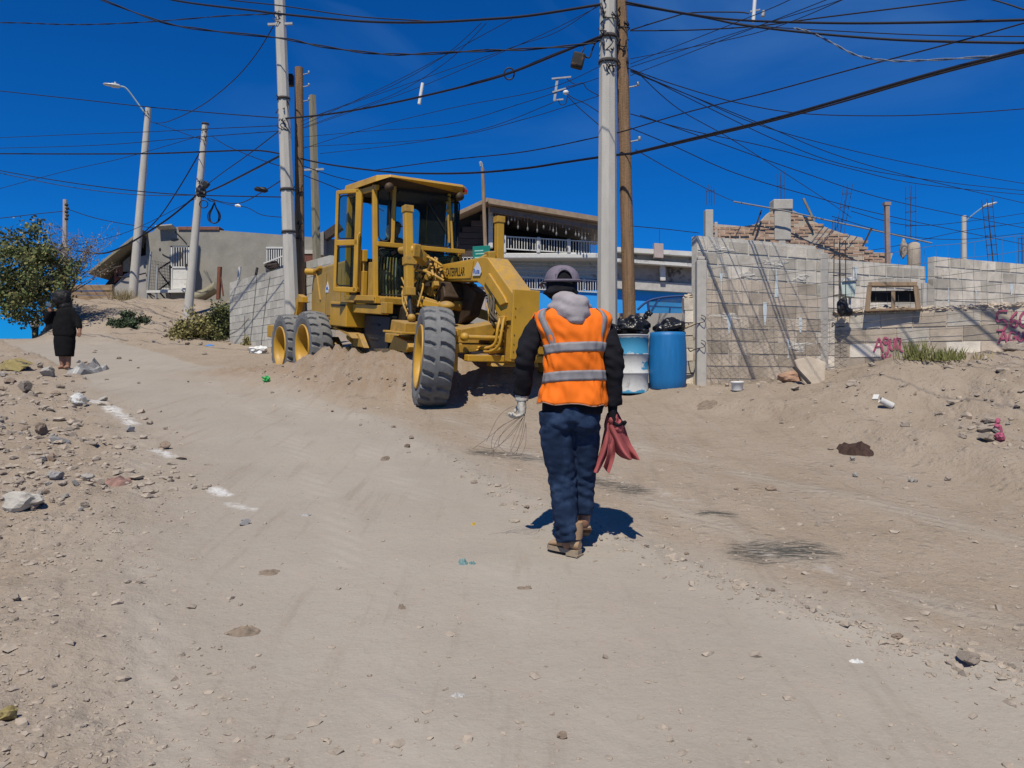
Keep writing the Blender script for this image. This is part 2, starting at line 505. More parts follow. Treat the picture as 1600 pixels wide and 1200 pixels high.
    def mix(fac, a, c, mode='MIX'):
        k = n.new('ShaderNodeMix'); k.data_type = 'RGBA'; k.blend_type = mode
        for sock, val in ((k.inputs[0], fac), (k.inputs[6], a), (k.inputs[7], c)):
            if hasattr(val, 'is_linked'): l.new(val, sock)
            else: sock.default_value = val if isinstance(val, (int, float)) else (*val, 1)
        return k.outputs[2]
    loose = mix(rng(noise(1.1, 8), .35, .65), (.322, .258, .194), (.374, .306, .240))
    hard = mix(rng(noise(.8, 8), .35, .65), (.334, .296, .250), (.368, .330, .282))
    c = mix(mth('ADD', attr('road'), mth('MULTIPLY', mth('SUBTRACT', noise(3, 6), .5), .7)), loose, hard)
    c = mix(mth('MULTIPLY', attr('fresh'), rng(noise(2.5, 6), .25, .6, .55, 1)), c, (.285, .208, .145))
    c = mix(rng(noise(7, 6), .50, .72, 0, .5), c, (.375, .312, .258))
    mp2 = n.new('ShaderNodeMapping'); mp2.inputs['Rotation'].default_value = (0, 0, math.radians(-28)); mp2.inputs['Scale'].default_value = (5, .5, 1)
    l.new(pos, mp2.inputs['Vector'])
    c = mix(rng(noise(1.0, 6, mp2.outputs[0]), .52, .68, 0, .38), c, (.378, .322, .272))
    c = mix(rng(noise(1.7, 6, mp2.outputs[0]), .56, .70, 0, .30), c, (.225, .172, .130))
    gr = mth('SUBTRACT', 1.0, mth('MULTIPLY', attr('road'), .62))
    c = mix(mth('MULTIPLY', rng(noise(19, 7, None, .7), .54, .70, 0, .42), gr), c, (.205, .158, .122))
    c = mix(mth('MULTIPLY', rng(noise(42, 4), .58, .70, 0, .5), gr), c, (.18, .14, .108))            # grit
    c = mix(rng(noise(75, 3), .64, .72, 0, .55), c, (.44, .40, .35))
    vor = n.new('ShaderNodeTexVoronoi'); vor.inputs['Scale'].default_value = 26; l.new(pos, vor.inputs['Vector'])
    c = mix(rng(vor.outputs['Distance'], .12, .05, 0, .5), c, (.42, .37, .31))
    c = mix(mth('MULTIPLY', attr('track'), rng(noise(1.3, 5), .40, .60, 0, .45)), c, (.400, .360, .312))
    lm = mth('MULTIPLY', attr('lime'), rng(noise(9, 9, None, .75), .34, .66, 0, 1.5))
    c = mix(rng(lm, .22, .95), c, (.62, .61, .59))
    mp3 = n.new('ShaderNodeMapping'); mp3.inputs['Rotation'].default_value = (0, 0, math.radians(35)); mp3.inputs['Scale'].default_value = (5, 26, 5)
    l.new(pos, mp3.inputs['Vector'])
    ol = mth('MULTIPLY', attr('oil'), rng(noise(1.6, 9, mp3.outputs[0], .78), .36, .66, 0, 1.35))
    c = mix(rng(ol, .30, .85), c, (.085, .082, .072))
    c = mix(1.0, c, (ALB, ALB, ALB), 'MULTIPLY')
    l.new(c, b.inputs['Base Color'])
    vor2 = n.new('ShaderNodeTexVoronoi'); vor2.inputs['Scale'].default_value = 11; vor2.inputs['Randomness'].default_value = 1; l.new(pos, vor2.inputs['Vector'])
    clodm = mth('MULTIPLY', rng(vor2.outputs['Distance'], .42, .10), rng(noise(3.1, 5), .45, .62))
    hgt0 = mth('ADD', mth('MULTIPLY', noise(9, 8, None, .65), 1.0), mth('ADD', mth('MULTIPLY', noise(55, 5), .28), mth('MULTIPLY', rng(vor.outputs['Distance'], .2, .05), .22)))
    hgt = mth('ADD', hgt0, mth('ADD', mth('MULTIPLY', clodm, mth('SUBTRACT', .75, mth('MULTIPLY', attr('road'), .62))), mth('MULTIPLY', noise(24, 6, None, .7), .5)))
    wv = n.new('ShaderNodeTexWave'); wv.bands_direction = 'DIAGONAL'; wv.inputs['Scale'].default_value = 3.4; wv.inputs['Distortion'].default_value = 1.6; wv.inputs['Detail'].default_value = 2
    l.new(pos, wv.inputs['Vector'])
    tm = mth('MULTIPLY', attr('track'), rng(noise(1.3, 5), .42, .58))
    hgt = mth('ADD', hgt, mth('MULTIPLY', mth('MULTIPLY', wv.outputs['Fac'], tm), .35))
    st = mth('ADD', mth('MULTIPLY', attr('road'), -.36), .66)
    bn = n.new('ShaderNodeBump'); bn.inputs['Distance'].default_value = .05
    l.new(st, bn.inputs['Strength']); l.new(hgt, bn.inputs['Height']); l.new(bn.outputs[0], b.inputs['Normal'])
    me.materials.append(m)
    return o
ground_sheet()

# ------------------------------------------------------------ loose stones too small to tell apart
M_stone = mat('pale_stone', (.33, .275, .225), .95, .25, 9, .35, 50, rand=.22, coord='obj')
M_stone_grey = mat('grey_stone', (.33, .305, .275), .95, .25, 9, .35, 40, rand=.18, coord='obj')
M_stone_brown = mat('brown_stone', (.25, .19, .145), .95, .25, 9, .35, 40, rand=.2, coord='obj')
M_gravel = mat('gravel_stone', (.37, .31, .25), .95, .26, 17, .3, 90)
def gravel(name, n, pick, smin, smax, power, seed, sink=.25):
    rg = np.random.default_rng(seed)
    P_ = []
    while sum(len(a) for a in P_) < n:
        D = 1.9 / (rg.uniform(.05, .98, 4000)) ** .9; D = D[D < 26]
        a = rg.uniform(-.78, .78, len(D)); x = a * D
        clod, right, left, berm, dt = zones(x, D)
        P_.append(np.stack([x, D], 1)[rg.uniform(0, 1, len(D)) < pick(x, D, clod, right, left, berm)])
    p = np.concatenate(P_)[:n]; k = len(p)
    sz = smin * (1 - rg.uniform(0, 1, k) * (1 - (smin / smax) ** power)) ** (-1 / power)
    sz = np.minimum(sz, .008 + .006 * p[:, 1])
    base = np.array([tuple(v) for v in ICO_V])
    v = base[None] * rg.uniform(.5, 1.3, (k, 12, 1)) * np.stack([rg.uniform(.8, 1.5, k), rg.uniform(.7, 1.2, k), rg.uniform(.4, .8, k)], 1)[:, None, :]
    th = rg.uniform(0, 6.28, k); cth, sth = np.cos(th)[:, None], np.sin(th)[:, None]
    v = np.stack([v[..., 0] * cth - v[..., 1] * sth, v[..., 0] * sth + v[..., 1] * cth, v[..., 2]], 2) * sz[:, None, None]
    z = H(p[:, 0], p[:, 1]) + sz * (.5 - sink) * .5
    v += np.stack([p[:, 0], p[:, 1], z], 1)[:, None, :]
    fa = (np.array(ICO_F)[None] + (np.arange(k) * 12)[:, None, None]).reshape(-1, 3)
    me = bpy.data.meshes.new(name)
    me.vertices.add(k * 12); me.vertices.foreach_set('co', v.ravel())
    me.loops.add(fa.size); me.loops.foreach_set('vertex_index', fa.ravel().astype(np.int32))
    me.polygons.add(len(fa)); me.polygons.foreach_set('loop_start', np.arange(0, fa.size, 3, dtype=np.int32))
    me.polygons.foreach_set('loop_total', np.full(len(fa), 3, np.int32)); me.update(calc_edges=True)
    me.polygons.foreach_set('use_smooth', np.zeros(len(fa), bool))
    me.materials.append(M_gravel)
    o = bpy.data.objects.new(name, me); COL.objects.link(o)
    return o
g1 = gravel('gravel', 17000, lambda x, D, c, r, l, b: np.clip(.03 + .8 * l * (.30 + .70 * (D > 4.5)) + .6 * b + .9 * c + .12 * r + .6 * np.exp(-(dist_poly(x, D, RIDGE)[0] / 1.1) ** 2), 0, 1), .005, .042, 2.1, 5, .5)
tag(g1, 'small pale stones and clods strewn over the verges', 'gravel', kind='stuff')
g2 = gravel('rubble', 650, lambda x, D, c, r, l, b: np.clip(1.0 * l * np.exp(-((x + D * .58) / 1.6) ** 2) * (D > 6) + .35 * b + .9 * (np.abs(x + D * .45) < 2.2) * (D > 22), 0, 1), .025, .10, 1.8, 8)
tag(g2, 'broken rubble scattered along the banks of the road', 'rubble', kind='stuff')
# ------------------------------------------------------------ masonry on the right
M_block = mat('concrete_block', (.60, .54, .455), .95, .2, 6, .6, 55, rand=.27, spots=(.60, .56, .50), spot_sc=5, spot_at=.55, spotw=.2)
M_block_old = mat('stained_block', (.49, .41, .325), .95, .2, 5, .6, 55, rand=.27, spots=(.40, .345, .28), spot_sc=4, spot_at=.56, spotw=.2)
M_mortar = mat('mortar', (.60, .56, .49), .95, .15, 9, .5, 70)
M_mortar_dark = mat('old_mortar', (.50, .42, .335), .95, .18, 7, .5, 70)
M_conc = mat('concrete', (.47, .44, .395), .9, .12, 5, .3, 50, spots=(.36, .335, .30), spot_sc=6, spot_at=.58, spotw=.15)
M_pole = mat('pole_concrete', (.51, .48, .43), .9, .10, 3, .25, 60, streak=(3, 3, .6), spots=(.40, .38, .35), spot_sc=5, spot_at=.6, spotw=.2)
M_plaster = mat('grey_plaster', (.285, .268, .232), .95, .16, 1.3, .4, 25, spots=(.35, .33, .29), spot_sc=2.0, spot_at=.52, spotw=.2, bdist=.03)
M_rust = mat('rusty_iron', (.065, .048, .042), .9, .3, 30, .3, 80)
M_iron = mat('dark_iron', (.05, .042, .04), .8, .3, 20, .2, 60)
M_wire = mat('grey_wire', (.16, .145, .13), .8, .2, 20, 0, 60)
M_whitepaint = mat('white_paint', (.60, .595, .57), .7, .1, 12, .1, 60)
M_chalk = mat('chalky_paint', (.62, .68, .70), .9, .12, 30, .2, 90)
M_pink = mat('pink_spray', (.42, .10, .17), .85, .2, 18, .1, 60)
M_wood = mat('weathered_wood', (.30, .21, .135), .9, .3, 2.5, .35, 40, streak=(9, 9, 1.0))
M_woodpole = mat('utility_wood', (.235, .145, .082), .9, .32, 3, .5, 30, streak=(14, 14, .9), spots=(.12, .075, .045), spot_sc=5, spot_at=.6, spotw=.08, bdist=.02)
M_wood_old = mat('silvery_wood', (.27, .24, .165), .9, .25, 3, .35, 40, streak=(12, 12, .9))
M_brick = mat('fired_brick', (.50, .33, .235), .95, .35, 9, .4, 60, rand=.2)
M_black = mat('black_rubber', (.016, .016, .018), .55, .2, 12, .1, 60)
M_cable = mat('cable_sheath', (.012, .012, .02), .55, .2, 12, 0, 60)
M_bluewall = mat('blue_wall_paint', (.025, .31, .80), .85, .1, 2, .15, 40)
M_whitewash = mat('flaking_whitewash', (.62, .61, .58), .9, .1, 3, .3, 40, spots=(.30, .29, .26), spot_sc=2.6, spot_at=.56, spotw=.12)
M_pinkwall = mat('pale_pink_wall', (.44, .36, .34), .95, .1, 3, .3, 40)
M_greige = mat('grey_render', (.36, .34, .32), .95, .1, 3, .3, 40)
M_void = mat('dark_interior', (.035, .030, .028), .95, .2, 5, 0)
M_white = mat('white_plastic', (.75, .75, .73), .5, .05, 8, .05, 50)

BLK_V = []
for k in range(4):                # four blocks, each with slightly different chips and edges
    mb = MB(); mb.box((0, 0, 0), (.388, .156, .184))
    rr = random.Random(k)
    mb.v = [Vector((p.x + rr.uniform(-.006, .006), p.y + rr.uniform(-.004, .004), p.z + rr.uniform(-.006, .006))) for p in mb.v]
    BLK_V.append(mb)
def block_meshes(m):
    return [b.mesh('block', m) for b in BLK_V]
MESH_BLOCK = block_meshes(M_block); MESH_OLD = block_meshes(M_block_old)

def block_wall(name, a, b, z0, top, label, mortar, pick, thick=.15, cat='wall', part='block', slope=0.0, seed=0, half=True):
    """blocks laid in running bond from a to b; top(s) gives the height of the wall at distance s"""
    rr = random.Random(seed)
    a, b = Vector((*a, z0)), Vector((*b, z0)); d = (b - a); L = d.length; d.normalize()
    ang = math.atan2(d.y, d.x)
    t = thing(name, a, label, cat, ang)
    mm = MB()
    s = 0
    while s < L - .01:            # mortar core, set back from the faces of the blocks
        e = min(L, s + .4)
        h = top((s + e) / 2) - .012
        mm.add([(s + .003, -.068, slope * s), (e - (.003 if e == L else 0), -.068, slope * e), (e - (.003 if e == L else 0), .068, slope * e), (s + .003, .068, slope * s),
                (s + .003, -.068, h + slope * s), (e - (.003 if e == L else 0), -.068, h + slope * e), (e - (.003 if e == L else 0), .068, h + slope * e), (s + .003, .068, h + slope * s)],
               [(0, 3, 2, 1), (4, 5, 6, 7), (0, 1, 5, 4), (2, 3, 7, 6), (1, 2, 6, 5), (3, 0, 4, 7)])
        s = e
    mm.build('mortar', mortar, t)
    row = 0; z = .1
    while True:
        off = -.2 * (row % 2) if half else 0
        x = off; n_in = 0
        while x < L - .03:
            x0, x1 = max(x, 0), min(x + .4, L)
            w = x1 - x0
            if w > .06 and z + .06 < top((x0 + x1) / 2) + .02:
                me = rr.choice(pick((x0 + x1) / 2, z))
                o = link_mesh('block', me, t, ((x0 + x1) / 2, rr.uniform(-.004, .004), z + slope * (x0 + x1) / 2),
                              (rr.uniform(-.012, .012), -math.atan(slope) + rr.uniform(-.012, .012), rr.uniform(-.006, .006)), ((w - (.028 if z > 1.75 else .012)) / .39, 1, .90 if z > 1.75 else .985))
                n_in += 1
            x += .4
        row += 1; z += .2
        if z > 4: break
    return t, d, ang

# wall A: tall grey block wall running back to the right, wall B continues it behind a gap
def topA(s): return 2.45 if s < 2.55 else 2.25
wallA, dA, angA = block_wall('block_wall', (2.86, 12.62), (7.42, 14.55), -.12, lambda s: topA(s), 'tall grey block wall with white drip marks behind the wire fence', M_mortar, lambda s, z: MESH_BLOCK if z > 1.75 or (s > 2.5) else MESH_OLD, seed=1)
wallB, dB, angB = block_wall('block_wall', (7.62, 14.62), (13.2, 16.95), 0.12, lambda s: 2.2, 'long grey block wall at the right edge beyond the narrow gap', M_mortar, lambda s, z: MESH_BLOCK, seed=2)
# concrete stiffener in the long wall and rubbed-over mortar patches
mb = MB(); mb.bb((2.50, -.085, 0), (2.66, .07, 2.33)); mb.build('pillar', M_conc, wallA, bevel=.01)
rr = random.Random(5)
for (s, z, w, h) in [(.45, 2.27, .5, .08), (1.5, 2.1, .45, .10), (2.1, 1.9, .4, .08), (1.0, 1.86, .35, .07), (3.3, 1.4, .6, .06), (2.0, .75, .7, .10), (.6, 1.2, .5, .07)]:
    mb = MB(); mb.blob((s, -.066, z), (w / 2, .017, h * .8), rr.randint(0, 99), 3, .7, 2.0); mb.build('mortar_smear', M_mortar, wallA)
# white paint runs on the blocks
def runs(wall, lst):
    for s, z, h in lst:
        mb = MB(); n = 7
        vs = []
        for i in range(n):
            k = i / (n - 1); w = .035 * (.6 + .5 * math.sin(k * 3.0 + s * 9))
            vs += [(s - w, -.0835, z + h * k), (s + w, -.0835, z + h * k)]
        mb.add(vs, [(2 * i, 2 * i + 1, 2 * i + 3, 2 * i + 2) for i in range(n - 1)])
        mb.v = [Vector(p) for p in mb.v]
        vs2 = [(p.x, p.y + .004, p.z) for p in mb.v]
        b = len(mb.v); mb.add(vs2, [(2 * i, 2 * i + 2, 2 * i + 3, 2 * i + 1) for i in range(n - 1)])
        mb.build('paint_run', M_chalk, wall)
def s_on(wall, px):
    a = wall.location; d = Vector((math.cos(wall.rotation_euler.z), math.sin(wall.rotation_euler.z)))
    k = (px - 800) / F       # x = k*y
    return (k * a.y - a.x) / (d.x - k * d.y)
def z_on(wall, px, py):
    s = s_on(wall, px); y = wall.location.y + s * math.sin(wall.rotation_euler.z)
    return (600 - py) / F * y - wall.location.z
def runs_px(wall, lst):
    runs(wall, [(s_on(wall, x), z_on(wall, x, yb), z_on(wall, x, yt) - z_on(wall, x, yb)) for x, yt, yb in lst])
runs_px(wallA, [(1122, 428, 458), (1208, 422, 465), (1190, 473, 508), (1134, 493, 522), (1245, 497, 520), (1226, 530, 560), (1332, 418, 440), (1391, 462, 480)])
runs_px(wallB, [(1476, 450, 472), (1519, 455, 468), (1574, 443, 462)])

# wall C: low retaining wall nearer the road, blocks with crumbling mortar on top
def topC(s): return .84
wallC, dC, angC = block_wall('retaining_wall', (4.62, 11.5), (6.9, 10.3), .17, topC, 'low block retaining wall with pink painted lettering', M_mortar_dark, lambda s, z: MESH_OLD if (int(s * 3 + z * 7) % 3) else MESH_BLOCK, seed=3)
mb = MB()
for i in range(22):
    s = .06 + i * .118
    mb.blob((s, random.uniform(-.02, .02), .845 + random.uniform(-.01, .02)), (.09, .085, random.uniform(.03, .06)), i, 2, .5, 2)
mb.build('mortar_cap', M_mortar_dark, wallC)
mb = MB(); mb.bb((-.06, -.095, -.3), (2.6, .09, .03)); mb.build('footing', M_mortar_dark, wallC, bevel=.02)

# hand painted letters
def stroke_text(wall, strokes, name, r=.012):
    mb = MB()
    for st in strokes:
        pts = [(s_on(wall, x), -.0885, z_on(wall, x, y)) for x, y in st]
        pts = crom(pts, 4)
        for i, (p, q) in enumerate(zip(pts[:-1], pts[1:])):
            d = (q - p); 
            if d.length < 1e-5: continue
            n_ = Vector((0, -1, 0)).cross(d).normalized() * r
            e = d.normalized() * r * .35
            dy = Vector((0, .0006 * (i % 2), 0))
            a = [p - e + n_ + dy, p - e - n_ + dy, q + e - n_ + dy, q + e + n_ + dy]
            b2 = [v + Vector((0, .0035, 0)) for v in a]
            mb.add(a + b2, [(0, 1, 2, 3), (4, 7, 6, 5), (0, 4, 5, 1), (2, 6, 7, 3), (1, 5, 6, 2), (3, 7, 4, 0)])
    return mb.build(name, M_pink, wall)
stroke_text(wallC, [[(1366, 550), (1370, 540), (1374, 529), (1378, 540), (1380, 549)], [(1368, 543), (1379, 541)],
                    [(1388, 530), (1383, 528), (1381, 533), (1385, 538), (1389, 532), (1389, 542), (1387, 552), (1383, 551)],
                    [(1392, 530), (1391, 542), (1395, 547), (1398, 541), (1398, 529)],
                    [(1406, 531), (1402, 529), (1401, 538), (1402, 546), (1406, 540), (1407, 529), (1407, 546), (1411, 549)],
                    [(1379, 554), (1382, 563)], [(1385, 554), (1388, 564), (1392, 554)]], 'painted_word')
stroke_text(wallC, [[(1573, 487), (1559, 488), (1558, 502), (1566, 500), (1572, 507), (1567, 516), (1557, 517)],
                    [(1588, 488), (1580, 497), (1578, 508), (1584, 512), (1589, 506), (1584, 501), (1578, 506)],
                    [(1598, 489), (1593, 497), (1594, 508), (1600, 511), (1605, 503), (1604, 492), (1598, 488)]], 'painted_number', .013)
stroke_text(wallC, [[(1559, 537), (1564, 526), (1568, 518), (1571, 528), (1573, 536)], [(1561, 530), (1572, 529)],
                    [(1586, 521), (1579, 519), (1576, 527), (1579, 534), (1586, 532), (1586, 527), (1582, 527)],
                    [(1591, 519), (1590, 529), (1594, 533), (1598, 529), (1598, 519)],
                    [(1603, 536), (1607, 525), (1611, 519), (1614, 528), (1616, 536)], [(1605, 530), (1615, 529)]], 'painted_word', .012)
stroke_text(wallC, [[(1301, 512), (1302, 505), (1305, 507), (1302, 511)], [(1308, 512), (1314, 511), (1320, 511)]], 'ink_scrawl', .006).data.materials[0] = M_iron

# fence post at the corner and the wire fence
fp = P(1095, 605, 12.3); zg = h1(fp.x, fp.y)
mb = MB(); mb.box((0, 0, .93), (.15, .15, 2.06)); mb.box((.0, 0, 1.99), (.11, .11, .06))
o = mb.build('concrete_post', M_conc, None, bevel=.015, label='square concrete fence post at the left end of the tall block wall', cat='post'); o.location = (fp.x, fp.y, zg - .05)
for z, l in ((1.0, .22), (.62, .26)):
    mb = MB(); mb.tube(crom([(-.03, -.08, z), (-.12, -.11, z - .02), (-.18, -.09, z - .05), (-.2, -.02, z + .01)], 3), .009, 5)
    mb.build('tie_wire', M_rust, o)
    mb = MB(); mb.tube(crom([(-.05, -.08, z), (.02, -.14, z + .02), (.04, -.12, z + .09), (-.02, -.1, z + .12)], 3), .006, 5)
    mb.build('tie_wire', M_rust, o)

def fence_pt(s, z):        # from the corner post to the right edge, just in front of the walls
    a, m_, b = Vector((fp.x + .06, fp.y - .11, 0)), Vector((4.50, 11.42, 0)), Vector((7.1, 10.02, 0))
    L1, L2 = (m_ - a).length, (b - m_).length
    q = a.lerp(m_, s / L1) if s < L1 else m_.lerp(b, (s - L1) / L2)
    return Vector((q.x, q.y, z))
Lf = 5.1
wf = thing('wire_fence', fence_pt(0, .0), 'thin square wire mesh fence stretched before the block walls', 'fence')
def rel(p): return p - wf.location
mb = MB()
for k, z in enumerate([.62, .80, .99, 1.17, 1.36, 1.55, 1.74]):
    mb.tube([rel(fence_pt(s, z + .035 * s + .018 * math.sin(s * 2.1 + k) + .01 * math.sin(s * 7 + k * 2))) for s in np.linspace(0, Lf, 34)], .0029, 4)
mb.build('horizontal_wires', M_wire, wf, kind='stuff')
mb = MB()
for k in range(34):
    s = .08 + k * .15
    mb.tube([rel(fence_pt(s + .014 * math.sin(z * 5 + k), z + .035 * s)) for z in np.linspace(.3 if s < 2 else .86, 1.76, 7)], .0018, 4)
mb.build('vertical_wires', M_wire, wf, kind='stuff')
# hexagonal netting on the lower part
mb = MB(); c = .055
for r_ in range(13):
    for k in range(36):
        s0 = .05 + k * c * 1.0; z0 = -.02 + r_ * c * 1.35 + (k % 2) * c * .67
        if s0 > 1.95: continue
        sag = .02 * math.sin(s0 * 4 + r_)
        a, b_, d_ = fence_pt(s0, z0 + sag), fence_pt(s0 + c * .5, z0 + c * .6 + sag), fence_pt(s0 + c, z0 + c * .67 * (1 if k % 2 == 0 else -1) + sag)
        for p, q in ((a, fence_pt(s0 + c, z0 + c * .6 + sag)), (fence_pt(s0, z0 + c * .6 + sag), fence_pt(s0 + c, z0 + sag))):
            mb.tube([rel(p) + Vector((0, -.03, 0)), rel(q) + Vector((0, -.03, 0))], .0018, 3, caps=False)
mb.build('netting', M_wire, wf, kind='stuff')

# column of reinforcing bars standing at the end of the low wall
def rebar_column(name, loc, h, w, label, lean=(0, 0), n=4, step=.25, r=.007, rz=.3, group=None):
    t = thing(name, loc, label, 'rebar', rz, group)
    cs = [(-w, -w), (w, -w), (w, w), (-w, w)][:n]
    for x, y in cs:
        mb = MB(); mb.tube([(x, y, 0), (x + lean[0] * .5, y + lean[1] * .5, h * .5), (x + lean[0] + random.uniform(-.02, .02), y + lean[1], h + random.uniform(-.06, .06))], r, 5)
        mb.build('steel_bar', M_rust, t)
    k = step
    while k < h - .05:
        f = k / h; mb = MB()
        q = [Vector((x * 1.12 + lean[0] * f, y * 1.12 + lean[1] * f, k)) for x, y in [(-w, -w), (w, -w), (w, w), (-w, w)]]
        mb.tube(q + [q[0]], r * .7, 4, caps=False, sm=False); mb.build('stirrup', M_rust, t)
        k += step
    return t
q = P(1312, 492, 11.35)
rebar_column('rebar_column', q, 1.02, .055, 'rusty reinforcing bar cage standing on the end of the low wall', step=.28)
mb = MB(); mb.blob((0, 0, .12), (.07, .06, .13), 3, 2, .4); mb.blob((.07, 0, .05), (.06, .05, .06), 5, 2, .4)
o = mb.build('black_plastic_scrap', M_black, None, label='black plastic scrap wrapped round the foot of the rebar cage', cat='scrap'); o.location = P(1317, 492, 11.2)
# pale meter box held on a pipe
t = thing('meter_box', P(1326, 468, 11.9), 'pale green meter box tilted on a short white pipe', 'meter box', -.2)
M_mint = mat('pale_green_plastic', (.52, .60, .55), .6, .1, 8, .1, 60)
mb = MB(); mb.prism([(-.10, .05), (.07, .02), (.10, .25), (-.02, .30), (-.12, .24)], -.06, .08); mb.build('casing', M_mint, t, bevel=.012)
mb = MB(); mb.prism([(-.11, .25), (.11, .27), (.06, .33), (-.07, .31)], -.09, .09); mb.build('lid', M_whitepaint, t, bevel=.01)
mb = MB(); mb.cyl((.07, .03, .30), (.075, .03, .48), .02, 10); mb.build('pipe', M_whitepaint, t); mb = MB(); mb.cyl((.02, .03, .06), (.02, .03, -.2), .018, 8); mb.build('pipe', M_whitepaint, t)
# wooden frame standing on the low wall
q0, q1 = P(1357, 487, 11.15), P(1433, 478, 10.9)
t = thing('wooden_frame', Vector((q0.x, q0.y, 1.005)), 'rough wooden box frame with a middle divider standing on the low wall', 'frame', math.atan2(q1.y - q0.y, q1.x - q0.x))
def plank(a, b, w, h, name='board', m=None, par=None, bev=.004, up=None):
    mb = MB(); mb.bar(a, b, w, h, up=up); return mb.build(name, m or M_wood, par, bevel=bev)
plank((-.02, .0, .0), (.015, .0, .36), .06, .14, par=t, up=(0, 1, 0)); plank((.62, .0, .0), (.585, .0, .32), .06, .14, par=t, up=(0, 1, 0))
plank((.31, .02, .0), (.31, .02, .26), .05, .12, par=t, up=(0, 1, 0)); plank((0, .0, .375), (.60, .0, .345), .15, .055, par=t)
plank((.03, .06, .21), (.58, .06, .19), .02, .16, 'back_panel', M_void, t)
plank((-.02, 0, .015), (.64, 0, .015), .12, .03, par=t)

# brick house gable behind the wall
gb = P(1222, 372, 17.5)
bh = thing('brick_house', Vector((gb.x, gb.y, h1(gb.x, gb.y))), 'unfinished red brick gable rising behind the tall block wall', 'house')
zb = bh.location.z
def gz(px):
    return np.interp(px, [1105, 1112, 1160, 1185, 1200, 1230, 1262, 1290, 1318, 1347, 1352, 1395], [347, 348, 352, 348, 330, 322, 340, 354, 364, 370, 392, 394])
mb = MB(); row = 0; z = 2.3
rr = random.Random(9)
while z < 4.2:
    x = 4.2 - (row % 2) * .11
    while x < 8.0:
        px = 800 + (x + .1) / 17.5 * F; top_ = (600 - gz(px)) / F * 17.5
        if z + .035 < top_ + rr.uniform(-.03, .03) and 1106 < px < 1396:
            mb.box((x + .1 - gb.x, rr.uniform(-.022, .016), z - zb), (.2 * rr.uniform(.9, 1), .1, .052), Matrix.Rotation(rr.uniform(-.03, .03), 3, 'Y'))
        x += .215
    z += .072; row += 1
mb.build('brickwork', M_brick, bh, kind='stuff')
mb = MB(); cs = [(4.3, 2.25)]
poly = [(4.25 - gb.x, 2.2 - zb)] + [((px - 800) / F * 17.5 - gb.x, (600 - gz(px)) / F * 17.5 - zb - .03) for px in (1106, 1112, 1160, 1185, 1202, 1229, 1262, 1290, 1318, 1346, 1352, 1394)] + [(8.05 - gb.x, 2.2 - zb)]
mb.prism(poly, -.04, .20); mb.bb((-1.6, .0, 0), (2.2, .2, 2.3 - zb)); mb.build('wall', M_mortar_dark, bh)
mb = MB(); mb.bb((-.19, -.09, 3.12 - zb), (.17, .16, 3.86 - zb)); mb.bb((-.22, -.12, 3.78 - zb), (.20, .18, 4.0 - zb)); mb.bb((-.10, -.075, 2.6 - zb), (.06, .14, 3.13 - zb)); mb.build('concrete_column', M_conc, bh, bevel=.02)
mb = MB(); mb.bb((4.19 - gb.x, -.1, 2.3 - zb), (4.36 - gb.x, .08, 3.78 - zb)); mb.bb((4.40 - gb.x, -.05, 2.3 - zb), (4.47 - gb.x, .02, 3.52 - zb)); mb.build('concrete_column', M_conc, bh, bevel=.015)
for px, y0, y1, w, lean in ((1220, 312, 268, .05, 0), (1110, 320, 292, .06, 0), (1312, 366, 290, .06, .22), (1305, 366, 340, .04, 0), (1423, 374, 290, .07, 0)):
    p = P(px, y0, 17.55); rebar_column('rebar_cage', p, (y0 - y1) / F * 17.5, w, {1220: 'bare rebar rising from the capped concrete column of the brick gable', 1110: 'bare rebar above the thin concrete stub left of the brick gable', 1312: 'leaning bent rebar at the right end of the brick gable', 1305: 'short straight rebar beside the leaning rebar on the gable', 1423: 'tall rebar cage above the round column at the end of the tall wall'}[px], (lean, 0), step=.3, r=.006)
for px, y0, y1, D in ((1552, 402, 312, 19.),):
    p = P(px, 412, D); rebar_column('rebar_cage', p, (412 - y1) / F * D, .07, 'tall ladder-like rebar cage behind the wall near the right street lamp', (-.2, 0), step=.22, r=.007)
for px, y1, lb in ((1597, 368, 'thin rebar at the far right edge above the long block wall'),):
    p = P(px, 412, 19.); rebar_column('rebar_cage', p, (412 - y1) / F * 19, .05, lb, step=.3, r=.006)
# conduit leaning along the gable
mb = MB(); mb.tube([P(1146, 315, 17.2), P(1230, 330, 17.2), P(1300, 346, 17.1), P(1380, 363, 17.0), P(1456, 380, 16.9)], .017, 8)
o = mb.build('metal_pipe', mat('dull_pipe', (.24, .235, .23), .6, .15, 10, .1, 50), None, label='long grey pipe lying slantwise over the brick gable and rebar', cat='pipe')
mb = MB(); mb.bar(P(1255, 310, 17.3), P(1272, 345, 17.3), .04, .04); mb.build('pipe_brace', M_wood_old, o)
mb = MB(); mb.bar(P(1190, 328, 17.3), P(1176, 368, 17.3), .03, .03); mb.build('pipe_brace', M_iron, o)
mb = MB(); mb.bar(P(1362, 356, 17.0), P(1348, 385, 17.0), .03, .03); mb.build('pipe_brace', M_iron, o)
